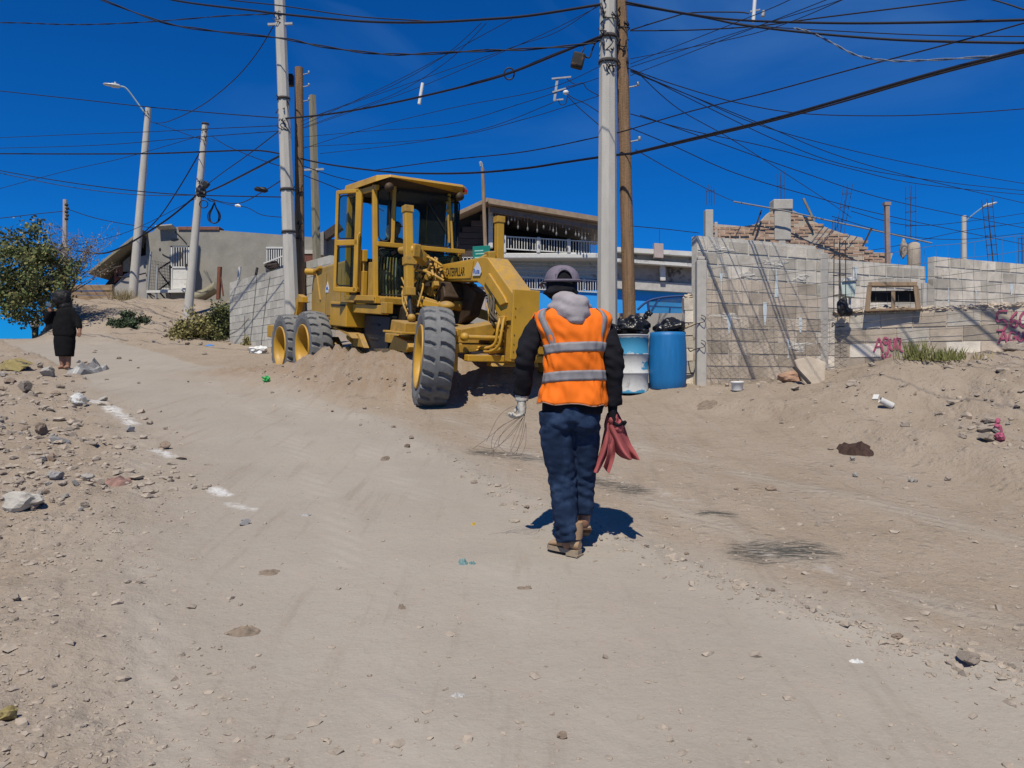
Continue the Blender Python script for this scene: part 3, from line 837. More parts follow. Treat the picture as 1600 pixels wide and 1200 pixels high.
# round concrete stub and timber post at the end of the tall wall
p = P(1428, 398, 15.0); mb = MB(); mb.lathe([(.11, -.6), (.115, .06), (.10, .20), (.05, .23), (0, .235)], (0, 0, 0)); mb.blob((-.17, .05, .12), (.06, .06, .17), 4, 2, .4)
o = mb.build('column_stub', M_block_old, None, label='round concrete column stub on top of the tall wall by the gap', cat='column'); o.location = p
p = P(1388, 398, 15.2); mb = MB(); mb.bar((0, 0, -.8), (-.03, 0, .95), .075, .075); mb.bb((-.09, -.05, .93), (.03, .05, .99))
o = mb.build('timber_post', mat('pinkish_timber', (.33, .24, .20), .9, .2, 6, .3, 40), None, label='thin timber post with a dark cap behind the tall wall', cat='post'); o.location = p
# slit of the gap: back wall far behind
mb = MB(); mb.cyl((0, 0, 0), (0, 0, 1.3), .05, 8); mb.box((0, 0, .86), (.2, .2, .1))
o = mb.build('gate_pipe', M_conc, None, label='grey pipe standing in the gap between the two block walls', cat='pipe'); o.location = P(1444, 560, 13.9)

# ------------------------------------------------------------ house with the balcony, behind the poles
hD = 30.0
def hx(px): return (px - 800) / F * hD
def hz(py): return (600 - py) / F * hD
house = thing('balcony_house', Vector((hx(900), hD, hz(540))), 'two-storey house with dark timber upper floor, white railing and blue ground floor', 'house')
def hp(px, py, dy=0): return Vector((hx(px) - hx(900), dy, hz(py) - hz(540)))
def hbb(px0, px1, py0, py1, d0, d1, name, m, bevel=0):
    mb = MB(); a, b = hp(px0, py1, d0), hp(px1, py0, d1); mb.bb(a, b); return mb.build(name, m, house, bevel=bevel)
hbb(786, 1090, 402, 470, .6, 6, 'wall', M_whitewash)
hbb(700, 786.5, 390, 560, 0.2, 6, 'wall', M_pinkwall)
hbb(820, 945, 452, 560, .35, .58, 'wall', M_bluewall)
hbb(738, 790, 428, 447, .12, .19, 'blue_panel', M_bluewall)
hbb(945.3, 1092, 449, 560, .42, .57, 'wall', M_bluewall)
hbb(783, 942, 397, 405, -.25, .7, 'balcony_slab', M_whitepaint, .03)
# upper floor: timber back wall, side and roof
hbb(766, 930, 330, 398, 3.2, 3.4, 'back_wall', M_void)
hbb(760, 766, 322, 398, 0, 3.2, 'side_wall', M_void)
hbb(912, 931, 350, 398, 2.0, 2.3, 'end_wall', M_pinkwall)
hbb(763, 770.5, 321, 388, -.05, .12, 'drain_pipe', M_whitepaint, .04)
M_darkwood = mat('dark_siding', (.105, .072, .058), .9, .3, 3, .35, 30, streak=(1, 8, 9), rand=.25)
for k in range(9):      # dark siding, seen left of the balcony
    y0 = 325 + k * 9.4
    x0 = max(700, 764 - k * 14) if k < 4 else 706
    mb = MB(); mb.bb(hp(x0, y0 + 9.0, .08 + .012 * (k % 2)), hp(762.5, y0, .22)); mb.build('siding_board', M_darkwood, house, bevel=.012)
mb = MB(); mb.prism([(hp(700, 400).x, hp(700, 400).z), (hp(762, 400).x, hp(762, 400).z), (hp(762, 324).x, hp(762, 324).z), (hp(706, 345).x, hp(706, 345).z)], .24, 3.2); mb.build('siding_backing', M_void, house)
M_roof = mat('weathered_fascia', (.30, .225, .16), .9, .2, 6, .3, 40)
mb = MB()
A_, B_, C_ = hp(764, 319, -.9), hp(945, 350, -.9), hp(700, 340, -.2)
mb.add([hp(764, 318, -.9), hp(948, 349, -.9), hp(948, 349, 3.8), hp(764, 318, 3.8), hp(764, 326, -.9), hp(948, 356, -.9), hp(948, 356, 3.8), hp(764, 326, 3.8)],
       [(0, 1, 2, 3), (4, 7, 6, 5), (0, 4, 5, 1), (2, 6, 7, 3), (1, 5, 6, 2), (3, 7, 4, 0)])
mb.build('roof', M_roof, house)
mb = MB(); mb.add([hp(763.5, 317, -.9), hp(763.5, 317, 3.8), hp(690, 347, 3.8), hp(690, 347, -.5), hp(763.5, 323, -.9), hp(763.5, 323, 3.8), hp(690, 353, 3.8), hp(690, 353, -.5)],
       [(0, 1, 2, 3), (4, 7, 6, 5), (0, 4, 5, 1), (2, 6, 7, 3), (1, 5, 6, 2), (3, 7, 4, 0)]); mb.build('roof', M_roof, house)
mb = MB(); mb.add([hp(766, 329, -.6), hp(940, 358.5, -.6), hp(940, 365, -.6), hp(766, 335.5, -.6), hp(766, 329, -.45), hp(940, 358.5, -.45), hp(940, 365, -.45), hp(766, 335.5, -.45)], [(0, 3, 2, 1), (4, 5, 6, 7), (0, 1, 5, 4), (2, 3, 7, 6), (1, 2, 6, 5), (3, 0, 4, 7)])
mb.build('beam', mat('dusty_beam', (.20, .165, .15), .9, .2, 6, .2, 40), house)
mb = MB(); rr = random.Random(3)
for k in range(34):       # string of hanging icicle lights under the eave
    px = 770 + k * 4.9; y0 = 330 + (px - 766) * .17 + 5; L_ = rr.choice([4, 7, 11, 14, 18, 6])
    a = hp(px, y0, -.62); b = hp(px, y0 + L_, -.62)
    mb.tube([a, b], .010, 4)
    if rr.random() < .6: mb.ell(b, (.035, .035, .075), None, 0, 1)
mb.build('icicle_lights', mat('dusty_lights', (.20, .19, .18), .6, .1, 8, 0), house)
# railings: top and lower
def railing(px0, px1, slope, yt, yb, dy, step=2.6, name='railing', m=M_whitepaint):
    mb = MB()
    for y in (yt, yb): mb.bar(hp(px0, y, dy), hp(px1, y + slope * (px1 - px0), dy), .04, .04)
    px = px0
    while px < px1:
        o_ = slope * (px - px0); mb.bar(hp(px, yt + o_, dy), hp(px, yb + o_, dy), .028, .028); px += step
    return mb.build(name, m, house)
railing(790, 945, .062, 371, 390, -.2, 4.2)
M_railgrey = mat('grey_rail_paint', (.52, .51, .49), .7, .1, 8, .1, 40)
railing(812, 945, .05, 431, 449, .30, 4.0, m=M_railgrey)
for px in (788, 841, 888): hbb(px - 3, px + 3, 369 + (px - 790) * .062, 397, -.28, -.12, 'railing_post', M_whitepaint, .03)
hbb(814, 942, 434, 450, .52, .59, 'window_pane', mat('window_blue', (.01, .04, .15), .2, .1, 3, 0))
for px in (838, 864, 889, 914): hbb(px - 1.6, px + 1.6, 432, 451, .44, .62, 'window_mullion', M_whitepaint)
mb = MB()
for k in range(26):
    px = 790 + k * 6; mb.bar(hp(px, 408, .52), hp(px, 428, .52), .022, .022)
for y in (408, 414, 421, 428): mb.bar(hp(788, y, .5), hp(944, y + 4, .5), .022, .022)
mb.build('grille', M_railgrey, house)
mb = MB()
for k in range(14):
    px = 700 + k * 6; mb.bar(hp(px, 401, .05), hp(px, 420, .05), .03, .03)
for y in (402, 411): mb.bar(hp(698, y, .05), hp(785, y, .05), .03, .03)
mb.build('grille', M_whitepaint, house)
# broken terrace to the right of the wooden pole
def tbar(px0, y0, px1, y1, h, dy, m, name='beam', dep=.35):
    mb = MB(); a, b = hp(px0, y0, dy), hp(px1, y1, dy); hh = h / F * hD
    mb.add([a, b, b + Vector((0, 0, -hh)), a + Vector((0, 0, -hh)), a + Vector((0, dep, 0)), b + Vector((0, dep, 0)), b + Vector((0, dep, -hh)), a + Vector((0, dep, -hh))], [(0, 3, 2, 1), (4, 5, 6, 7), (0, 1, 5, 4), (2, 3, 7, 6), (1, 2, 6, 5), (3, 0, 4, 7)])
    return mb.build(name, m, house)
M_oldpar = mat('crumbling_render', (.36, .32, .28), .95, .2, 4, .5, 30, spots=(.10, .085, .07), spot_sc=2.4, spot_at=.54, spotw=.10)
tbar(958, 387, 1092, 395, 7, -.2, M_whitewash); tbar(958, 394, 1092, 402, 19, .15, M_oldpar, 'parapet')
tbar(958, 405, 1092, 414, 5, -.25, M_whitewash); tbar(958, 411, 1092, 420, 28, .25, M_oldpar, 'parapet')
tbar(955, 435, 1092, 443, 14, .17, mat('dripped_slab', (.46, .44, .41), .95, .15, 5, .3, 40, spots=(.62, .61, .58), spot_sc=3, spot_at=.6, spotw=.05), 'slab', .40)
tbar(1020, 382, 1034, 383, 22, -.32, M_pinkwall, 'pillar', .3); tbar(1032, 412, 1040, 412, 26, .02, M_whitewash, 'pillar', .25)
mb = MB(); mb.cyl(hp(1029, 382, -.2), hp(1029, 360, -.2), .012, 5); mb.build('rod', M_iron, house)
# net frame and trailer rail in front of the blue wall
net = thing('net_frame', P(1040, 500, 22), 'dark blue steel frame with netting standing before the blue wall', 'frame')
def np_(px, py, dy=0): return P(px, py, 22 + dy) - net.location
M_blueframe = mat('blue_steel', (.012, .05, .17), .6, .1, 8, .05)
mb = MB(); mb.tube(crom([np_(996, 484), np_(1010, 472), np_(1028, 466), np_(1055, 463), np_(1090, 462)], 4), .035, 6); mb.bar(np_(1012, 472), np_(1016, 505), .06, .06)
mb.bar(np_(1030, 466), np_(1018, 486), .05, .05); mb.bar(np_(1012, 478), np_(1090, 482), .03, .03); mb.bar(np_(1047, 480), np_(1045, 500), .04, .04); mb.build('frame', M_blueframe, net)
netm = glass('dark_net', (.10, .16, .24), .16, .9)
mb = MB(); mb.add([np_(1013, 470), np_(1090, 463), np_(1090, 495), np_(1016, 495), np_(1013, 470, .01), np_(1090, 463, .01), np_(1090, 495, .01), np_(1016, 495, .01)], [(0, 1, 2, 3), (4, 7, 6, 5)]); mb.build('netting', netm, net)

# low rendered wall behind the drums, and the blocky pier at its end
lw0, lw1 = P(560, 500, 17.5), P(1092, 490, 16.0)
ang = math.atan2(lw1.y - lw0.y, lw1.x - lw0.x); L_ = (lw1 - lw0).length
zl = h1(lw0.x, lw0.y)
t = thing('garden_wall', Vector((lw0.x, lw0.y, .2)), 'low pale rendered wall running behind the drums and poles', 'wall', ang)
mb = MB(); s = 0
while s < L_:
    e = min(L_, s + .8); k0, k1 = s / L_, e / L_
    za, zb_ = 1.35 - .15 * k0, 1.35 - .15 * k1
    mb.add([(s, -.08, -.6), (e, -.08, -.6), (e, .08, -.6), (s, .08, -.6), (s, -.08, za), (e, -.08, zb_), (e, .08, zb_), (s, .08, za)], [(0, 3, 2, 1), (4, 5, 6, 7), (0, 1, 5, 4), (2, 3, 7, 6), (1, 2, 6, 5), (3, 0, 4, 7)])
    s = e
mb.build('render', M_greige, t)
p = P(1079, 605, 12.75)
t = thing('pier', Vector((p.x, p.y, h1(p.x, p.y) - .05)), 'rough block pier with broken top behind the blue plastic drum', 'pier')
for k in range(7):
    w = .26 if k % 2 else .24
    link_mesh('block', MESH_BLOCK[k % 4], t, (.01 * (k % 3), 0, .1 + k * .2), (0, 0, .03 * (k % 3 - 1)), (w / .39, 1.3, 1))
mb = MB(); mb.bb((-.09, -.07, 0), (.10, .07, 1.41)); mb.blob((0, 0, 1.41), (.12, .09, .06), 3, 2, .5, 2); mb.build('mortar', M_mortar_dark, t)
# ------------------------------------------------------------ the grey house on the bank, left
M_leaf = mat('dry_leaf', (.085, .105, .035), .8, .5, 1.6, 0, 50, rand=.2)
M_leaf_dark = mat('dark_leaf', (.055, .08, .04), .8, .5, 2.5, 0, 50)
M_leaf_olive = mat('olive_leaf', (.24, .21, .08), .85, .5, 3, 0, 50)
M_twig = mat('bare_twig', (.22, .18, .15), .9, .3, 6, .2, 40)
M_bark = mat('tree_bark', (.15, .115, .085), .95, .3, 6, .4, 40)
M_redboard = mat('red_brown_board', (.20, .075, .045), .9, .3, 4, .3, 30, streak=(8, 8, 1))
M_tarp = mat('dark_roof_felt', (.06, .045, .04), .9, .3, 4, .3, 30)
M_greyblock = mat('grey_wall_block', (.48, .455, .40), .95, .14, 5, .4, 50, rand=.14)
lD = 33.0
def LP(px, py, dy=0): return P(px, py, lD + dy)
lh = thing('grey_house', LP(300, 480), 'grey plastered house with white barred door standing on the left bank', 'house')
def lp(px, py, dy=0):
    return Vector(((px - 300) / F * lD, dy, (480 - py) / F * lD))
def lbb(px0, px1, py0, py1, d0, d1, name, m, bevel=0, par=None):
    mb = MB(); mb.bb(lp(px0, py1, d0), lp(px1, py0, d1)); return mb.build(name, m, par or lh, bevel=bevel)
# front wall, with the door and window openings left out
mb = MB()
def quadwall(mb, pts, d0, d1):
    k = len(pts)
    v = [lp(x, y, d0) for x, y in pts] + [lp(x, y, d1) for x, y in pts]
    mb.add(v, [tuple(range(k)), tuple(range(k, 2 * k))[::-1]] + [(i, i + k, (i + 1) % k + k, (i + 1) % k) for i in range(k)])
quadwall(mb, [(228, 500), (228, 366), (240, 361), (247, 354), (266, 354.5), (266, 500)], 0, .3)
quadwall(mb, [(266.05, 384), (266.05, 354.5), (296, 355.5), (296, 384)], 0, .3)
quadwall(mb, [(266.05, 500), (266.05, 452), (296, 452), (296, 500)], 0, .3)
quadwall(mb, [(296.05, 500), (296.05, 355.5), (345, 360), (417, 365.3), (417, 500)], 0, .3)
quadwall(mb, [(417.05, 387), (417.05, 365.3), (446, 367.5), (446, 387)], 0, .3)
quadwall(mb, [(417.05, 500), (417.05, 421), (446, 421), (446, 500)], 0, .3)
quadwall(mb, [(446.05, 500), (446.05, 367.5), (500, 371.5), (524, 374), (524, 500)], 0, .3)
mb.build('wall', M_plaster, lh)
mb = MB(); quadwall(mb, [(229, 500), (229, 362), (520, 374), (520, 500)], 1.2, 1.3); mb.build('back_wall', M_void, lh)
lbb(279, 343, 354.5, 359.5, -.06, .5, 'brick_coping', mat('brick_coping', (.22, .10, .07), .9, .3, 9, .3, 40), .01)
mb = MB(); mb.add([lp(248, 354.6, -.35), lp(274, 352.5, -.35), lp(276, 356.5, -.02), lp(250, 358, -.02), lp(248, 356.3, -.35), lp(274, 354.2, -.35), lp(276, 358.2, -.02), lp(250, 359.7, -.02)], [(0, 1, 2, 3), (4, 7, 6, 5), (0, 4, 5, 1), (1, 5, 6, 2), (2, 6, 7, 3), (3, 7, 4, 0)])
mb.build('broken_slab', M_conc, lh)
# door: white frame with upright bars, sheet panel below
dr = MB(); dr.bb(lp(267, 451, .04), lp(295, 436.5, .09)); door = dr.build('door', mat('rusty_white_door', (.66, .64, .60), .6, .12, 8, .1, 40, spots=(.34, .18, .09), spot_sc=4, spot_at=.62, spotw=.08), lh, bevel=.01)
lbb(267, 295, 418, 436, .06, .10, 'sheet', door.data.materials[0], 0, door)
for px in (267.5, 294.5):
    mb = MB(); mb.bar(lp(px, 384, .06), lp(px, 451, .06), .07, .07); mb.build('frame', M_whitepaint, door)
for py in (384.7, 417.5):
    mb = MB(); mb.bar(lp(266.5, py, .06), lp(295.5, py, .06), .07, .07); mb.build('frame', M_whitepaint, door)
for k in range(6):
    px = 271 + k * 4; mb = MB(); mb.bar(lp(px, 384, .05), lp(px, 418, .05), .035, .035); mb.build('bar', M_whitepaint, door)
mb = MB(); mb.bb(lp(289, 417, -.03), lp(292, 412, .05)); mb.build('lock', M_iron, door)
lbb(258, 300, 452.2, 456, -.5, .0, 'step', M_whitepaint, .02)
# open flap standing off the wall, right of the door (casts the dark upright shadow)
mb = MB(); mb.bar(lp(306, 394, -.42), lp(304, 452, -.42), .62, .05, up=(1, .25, 0)); mb.build('wing_wall', M_plaster, lh)
# barred window
wn = lbb(416, 447, 386, 388.5, -.05, .1, 'window', M_whitepaint)
lbb(416, 447, 419.5, 422, -.05, .1, 'sill', M_whitepaint, 0, wn)
for k in range(9):
    px = 417.4 + k * 3.55; mb = MB(); mb.bar(lp(px, 387, 0), lp(px, 421, 0), .045, .045); mb.build('bar', M_whitepaint, wn)
lbb(418, 445, 389, 419, .12, .16, 'pane', mat('dusty_pane', (.05, .05, .05), .3, .2, 4, 0), 0, wn)
mb = MB(); mb.bar(lp(415, 413, -.25), lp(449, 400, -.25), .05, .05); mb.build('rail', M_whitepaint, wn)
mb = MB(); mb.blob(lp(427, 415, -.12), (.3, .12, .17), 3, 2, .4); mb.build('rag_bundle', M_tarp, wn)
# hole, crack lines, wires
mb = MB(); mb.ell(lp(250, 390, 0), (.05, .02, .08), None, 0, 1); mb.build('wall_hole', M_void, lh)
mb = MB(); mb.tube(crom([lp(274, 362, -.02), lp(284, 372, -.02), lp(292, 381, -.02)], 4), .02, 4); mb.build('wall_wire', M_cable, lh)
mb = MB(); mb.tube(crom([lp(254, 397, -.02), lp(259, 400, -.02), lp(266, 403, -.02)], 4), .02, 4); mb.build('wall_wire', M_cable, lh)
mb = MB(); mb.tube(crom([lp(267, 374, -.02), lp(272, 375, -.02), lp(279, 373, -.02)], 4), .02, 4); mb.build('wall_wire', M_cable, lh)
# lean-to with a sloping roof, grey block and red boards
mb = MB(); quadwall(mb, [(175, 500), (175, 448), (186, 436), (192, 428), (192, 500)], .1, .35); quadwall(mb, [(192.1, 500), (192.1, 428), (202, 424), (206, 402), (228, 398), (228, 500)], .1, .35); mb.build('lean_to_wall', M_greige, lh)
mb = MB(); quadwall(mb, [(178, 441), (178, 424), (191, 412), (191, 430)], .02, .09); mb.build('red_board', M_redboard, lh)
mb = MB(); quadwall(mb, [(204, 428), (203, 398), (213, 386), (213, 428)], .02, .09); mb.build('red_board', M_redboard, lh)
mb = MB(); quadwall(mb, [(191.5, 424), (191.5, 409), (202.5, 400), (202.5, 424)], .03, .09); mb.build('grey_board', M_wood_old, lh)
mb = MB(); mb.add([lp(148, 427, -.5), lp(230, 362, -.5), lp(236, 366, 2.5), lp(150, 430, 2.5), lp(148, 431, -.5), lp(230, 366.5, -.5), lp(236, 371, 2.5), lp(150, 434, 2.5)], [(0, 3, 2, 1), (4, 5, 6, 7), (0, 1, 5, 4), (2, 3, 7, 6), (1, 2, 6, 5), (3, 0, 4, 7)]); mb.build('roof', M_wood_old, lh)
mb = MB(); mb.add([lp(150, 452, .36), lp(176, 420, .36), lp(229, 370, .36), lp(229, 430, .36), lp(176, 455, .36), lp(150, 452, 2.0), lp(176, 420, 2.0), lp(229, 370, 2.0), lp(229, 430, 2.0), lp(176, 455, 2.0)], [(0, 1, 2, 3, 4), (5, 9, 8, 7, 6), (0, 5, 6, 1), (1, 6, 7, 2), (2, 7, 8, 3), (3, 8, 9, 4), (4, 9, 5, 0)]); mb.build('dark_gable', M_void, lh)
mb = MB(); mb.bar(lp(226, 369, -.3), lp(223, 388, -.3), .25, .25); mb.build('roof_end', M_tarp, lh)
mb = MB(); mb.tube(crom([lp(162, 448, -.1), lp(168, 458, -.2), lp(175, 467, -.2), lp(195, 469, -.15), lp(226, 468, -.1)], 4), .035, 5); mb.build('hose', M_cable, lh)
mb = MB(); mb.tube(crom([lp(182, 430, -.02), lp(192, 433.5, -.02), lp(206, 432, -.05), lp(229, 427, -.05)], 4), .03, 5); mb.build('hose', M_cable, lh)
# taller part of the house behind the poles: rusty red door and dark roof edge
lbb(473, 491, 397, 436, -.06, -.01, 'rusty_door', mat('rusted_sheet', (.16, .06, .045), .85, .4, 4, .3, 30, streak=(8, 8, 1)))
lbb(466, 494, 391, 397, -.1, -.01, 'lintel', M_conc)
mb = MB(); quadwall(mb, [(497, 402), (497, 372), (511, 365.5), (511, 402)], -.6, -.05); mb.build('parapet_stub', M_plaster, lh)
mb = MB(); mb.bar(lp(510, 373, -.3), lp(535, 355, -.3), .4, .3); mb.build('roof_end', M_tarp, lh)

# fence of wide planks left of the lean-to
pf = thing('plank_fence', P(140, 490, 30.5), 'fence of wide rough horizontal planks between the tree and the lean-to', 'fence')
def fp_(px, py, dy=0): return Vector(((px - 140) / F * 30.5, dy, (490 - py) / F * 30.5))
M_fplank = mat('fence_plank', (.25, .175, .11), .9, .35, 2.5, .4, 30, streak=(1, 9, 9), rand=.3)
for k, (x0, x1, y0, y1) in enumerate([(101, 175, 445, 454), (99, 175, 454.6, 461), (106, 175, 461.6, 470.5), (108, 174, 471, 478.5), (113, 176, 479, 487), (118, 176, 487.5, 495)]):
    mb = MB(); mb.bb(fp_(x0, y1, .03 * (k % 2)), fp_(x1, y0, .09 + .03 * (k % 2))); mb.build('plank', M_fplank, pf, bevel=.015)
for px in (112, 172): mb = MB(); mb.bb(fp_(px - 2, 500, .13), fp_(px + 2, 444, .25)); mb.build('post', M_wood_old, pf)
mb = MB(); mb.bb(fp_(118, 494, -.1), fp_(120.5, 461, -.02)); mb.build('post', M_wood, pf)

# wire gate and fence posts before the house
gd = 31.5
def GPt(px, py, dy=0): return P(px, py, gd + dy)
def stick(name, pts, r, m, label, cat='post', n=6):
    base = Vector(pts[0]); mb = MB(); mb.tube([Vector(p) - base for p in pts], r, n)
    o = mb.build(name, m, None, label=label, cat=cat); o.location = base; return o
M_galv = mat('galvanised_pipe', (.36, .37, .38), .6, .15, 8, .1, 40, metal=.3)
stick('fence_pipe', [GPt(227, 486), GPt(232, 440), GPt(236, 393)], .045, M_galv, 'tall slanting galvanised pipe just right of the street lamp post')
stick('fence_pipe', [GPt(243, 486), GPt(246, 417)], .05, M_galv, 'short grey pipe post of the wire gate below the white door')
stick('fence_pipe', [GPt(265, 478), GPt(266, 430), GPt(266, 414)], .03, M_iron, 'dark thin pipe post at the foot of the barred door')
gt = thing('wire_gate', GPt(247, 480), 'crooked wire mesh gate with diagonal dark braces in front of the white door', 'gate')
def gp_(px, py): return GPt(px, py) - gt.location
for a, b in (((247, 421), (266, 409)), ((247, 422), (265, 446)), ((245, 455), (266, 440)), ((231, 457), (264, 478)), ((229, 455), (247, 478)), ((248, 455), (266, 476))):
    mb = MB(); mb.bar(gp_(*a), gp_(*b), .05, .05); mb.build('brace', M_iron, gt)
mb = MB()
for k in range(15):
    mb.tube([gp_(231 + k * 2.4, 405 + k * .6), gp_(229 + k * 2.4, 456)], .009, 3, caps=False)
for k in range(10):
    mb.tube([gp_(232, 406 + k * 5), gp_(266, 412 + k * 4.6)], .009, 3, caps=False)
mb.build('mesh', M_wire, gt, kind='stuff')
mb = MB(); mb.bar(gp_(230, 456), gp_(290, 455), .14, .10); mb.build('sill_beam', M_whitewash, gt)
stick('stake', [GPt(341, 468, -2), GPt(343.5, 417, -2)], .085, M_redboard, 'reddish square timber stake on the bank right of the second lamp pole', n=4)
stick('stake', [GPt(349, 463, -2), GPt(344, 425, -2)], .03, M_redboard, 'thin leaning stick propped against the reddish timber stake', n=4)
stick('stake', [GPt(371, 447, -3), GPt(375, 417, -3)], .055, M_whitewash, 'pale short stake above the end of the sloping block wall', n=5)
stick('stake', [GPt(399, 434, -5), GPt(402, 418, -5)], .045, M_iron, 'dark short stub on top of the sloping block wall', n=5)
stick('white_pipe', [GPt(220, 490, -1.5), GPt(217, 473, -1.5)], .09, M_whitepaint, 'short white pipe stub leaning at the foot of the street lamp post', 'pipe', 8)
stick('timber_beam', [GPt(302, 466, -.5), GPt(320, 460, -.5), GPt(339, 448, -.8)], .22, M_wood_old, 'weathered timber baulk lying on the bank under the grey house wall', 'timber', 4)

# sloping block wall along the road, behind the grader
swb = thing('block_wall', (0, 0, 0), 'pale grey block wall climbing beside the road behind the concrete pole', 'wall')
a, b = P(363, 545, 23.6), P(520, 520, 18.6)
swb.location = a; d = Vector((b.x - a.x, b.y - a.y, 0)); L_ = d.length; swb.rotation_euler = (0, 0, math.atan2(d.y, d.x))
me_s = [q.mesh('block', M_greyblock) for q in BLK_V]
def top_s(s): return 1.95 - .0 * s + (.0 if s > .4 else -.05)
nz_ = 11; mb = MB(); mb.bb((0, -.068, -.8), (L_, .068, 1.94)); mb.build('mortar', M_mortar, swb)
for r_ in range(-3, nz_ - 1):
    x = -.2 * (r_ % 2)
    while x < L_ - .03:
        x0, x1 = max(0, x), min(L_, x + .4)
        z = .04 + r_ * .2
        if x1 - x0 > .05 and z < 1.92:
            link_mesh('block', random.choice(me_s), swb, ((x0 + x1) / 2, random.uniform(-.003, .003), z), None, ((x1 - x0 - .008) / .39, 1, 1))
        x += .4
mb = MB()
for p_ in ([(1.2, .9), (1.25, 0), (1.6, -.1)], [(2.1, 1.9), (1.75, .6), (1.5, -.2)], [(3.0, 1.8), (2.6, .8), (2.4, 0)], [(0.0, .42), (.8, .55), (1.5, .8)]):
    mb = MB(); mb.tube(crom([(x, -.088, z) for x, z in p_], 4), .006, 4); mb.build('crack', M_iron, swb)

# ------------------------------------------------------------ plants
def leaf_cloud(n, pts, r, size, seed, flat=.6):
    """pts: centres; leaf-sized faces spread around them"""
    rg = np.random.default_rng(seed)
    pts = np.array(pts); c = pts[rg.integers(0, len(pts), n)] + rg.normal(0, r, (n, 3)) * [1, 1, .85]
    u = rg.normal(0, 1, (n, 3)); u /= np.linalg.norm(u, axis=1)[:, None]
    w = np.cross(u, rg.normal(0, 1, (n, 3))); w /= np.linalg.norm(w, axis=1)[:, None]
    s = size * rg.uniform(.6, 1.3, n)[:, None]
    v = np.stack([c - u * s, c + w * s * flat, c + u * s, c - w * s * flat], 1).reshape(-1, 3)
    mb = MB(); mb.v = [Vector(p) for p in v]; mb.f = [[4 * i, 4 * i + 1, 4 * i + 2, 4 * i + 3] for i in range(n)]; mb.m = [0] * n; mb.s = [False] * n
    return mb
def branchy(base, ends, r0, seed, m, parent, name='branch', wob=.15, n=5):
    rr = random.Random(seed); out = []
    for e in ends:
        mid = [Vector(base).lerp(Vector(e), k / 4) + Vector((rr.uniform(-wob, wob), rr.uniform(-wob, wob), rr.uniform(0, wob))) * (1 if 0 < k < 4 else 0) for k in range(5)]
        pts = crom(mid, 3); mb = MB(); mb.tube(pts, [r0 * (1 - .85 * i / (len(pts) - 1)) for i in range(len(pts))], n); mb.build(name, m, parent); out.append(pts)
    return out
tb = P(78, 527, 26.2); tb.z = h1(tb.x, tb.y)
tree = thing('tree', tb, 'bushy green tree with bare dry branches at the crest of the road', 'tree')
def tp(px, py, dy=0): return P(px, py, 26.2 + dy) - tb
mb = MB(); tr = crom([tp(78, 529), tp(76, 510), tp(70, 490), tp(62, 470)], 4); mb.tube(tr, [.10 - .004 * i for i in range(len(tr))], 8); mb.build('trunk', M_bark, tree)
rr = random.Random(4)
lobes = [(30, 460), (55, 445), (20, 430), (60, 410), (45, 480), (75, 470), (35, 400), (10, 450), (85, 430), (28, 475), (60, 425), (90, 455), (14, 470), (100, 420), (55, 385), (20, 395), (70, 395), (42, 440), (0, 425)]
ends = [tp(x, y, rr.uniform(-.7, .7)) for x, y in lobes]
branchy(tr[-1], ends, .035, 8, M_bark, tree)
crown_pts = []
for x, y in lobes:
    for _ in range(10): crown_pts.append(tp(x + rr.gauss(0, 10), y + rr.gauss(0, 9), rr.gauss(0, .7)))
for x, y in [(12, 372), (28, 365), (55, 352), (52, 360), (0, 385), (30, 380), (64, 372), (10, 484), (45, 498), (60, 500), (20, 490), (4, 402)]:
    for _ in range(2): crown_pts.append(tp(x + rr.gauss(0, 3), y + rr.gauss(0, 3), rr.gauss(0, .4)))
leaf_cloud(7000, crown_pts, .15, .065, 3).build('crown', M_leaf, tree)
leaf_cloud(2400, crown_pts, .17, .06, 5).build('crown', M_leaf_olive, tree)
dry_ends = []
for k in range(34):
    dry_ends.append(tp(rr.uniform(78, 190), rr.uniform(352, 430), rr.uniform(-.6, .6)))
dp = branchy(tp(104, 462), dry_ends, .022, 9, M_twig, tree, 'dry_branch', .22, 4)
mb = MB()
for pts in dp:
    for _ in range(7):
        q = rr.choice(pts[6:]); e = q + Vector((rr.uniform(-.35, .35), rr.uniform(-.2, .2), rr.uniform(-.05, .35)))
        mb.tube([q, q.lerp(e, .5) + Vector((rr.uniform(-.05, .05), 0, .02)), e], [.007, .005, .003], 3, caps=False)
mb.build('dry_twigs', M_twig, tree, kind='stuff')
leaf_cloud(1500, [p for pts in dp for p in pts[7:]], .10, .03, 6).build('dry_leaves', mat('withered_leaf', (.25, .20, .14), .9, .3, 3, 0), tree, kind='stuff')
branchy(tp(104, 466), [tp(100, 440), tp(88, 450), tp(112, 440)], .05, 10, M_bark, tree)

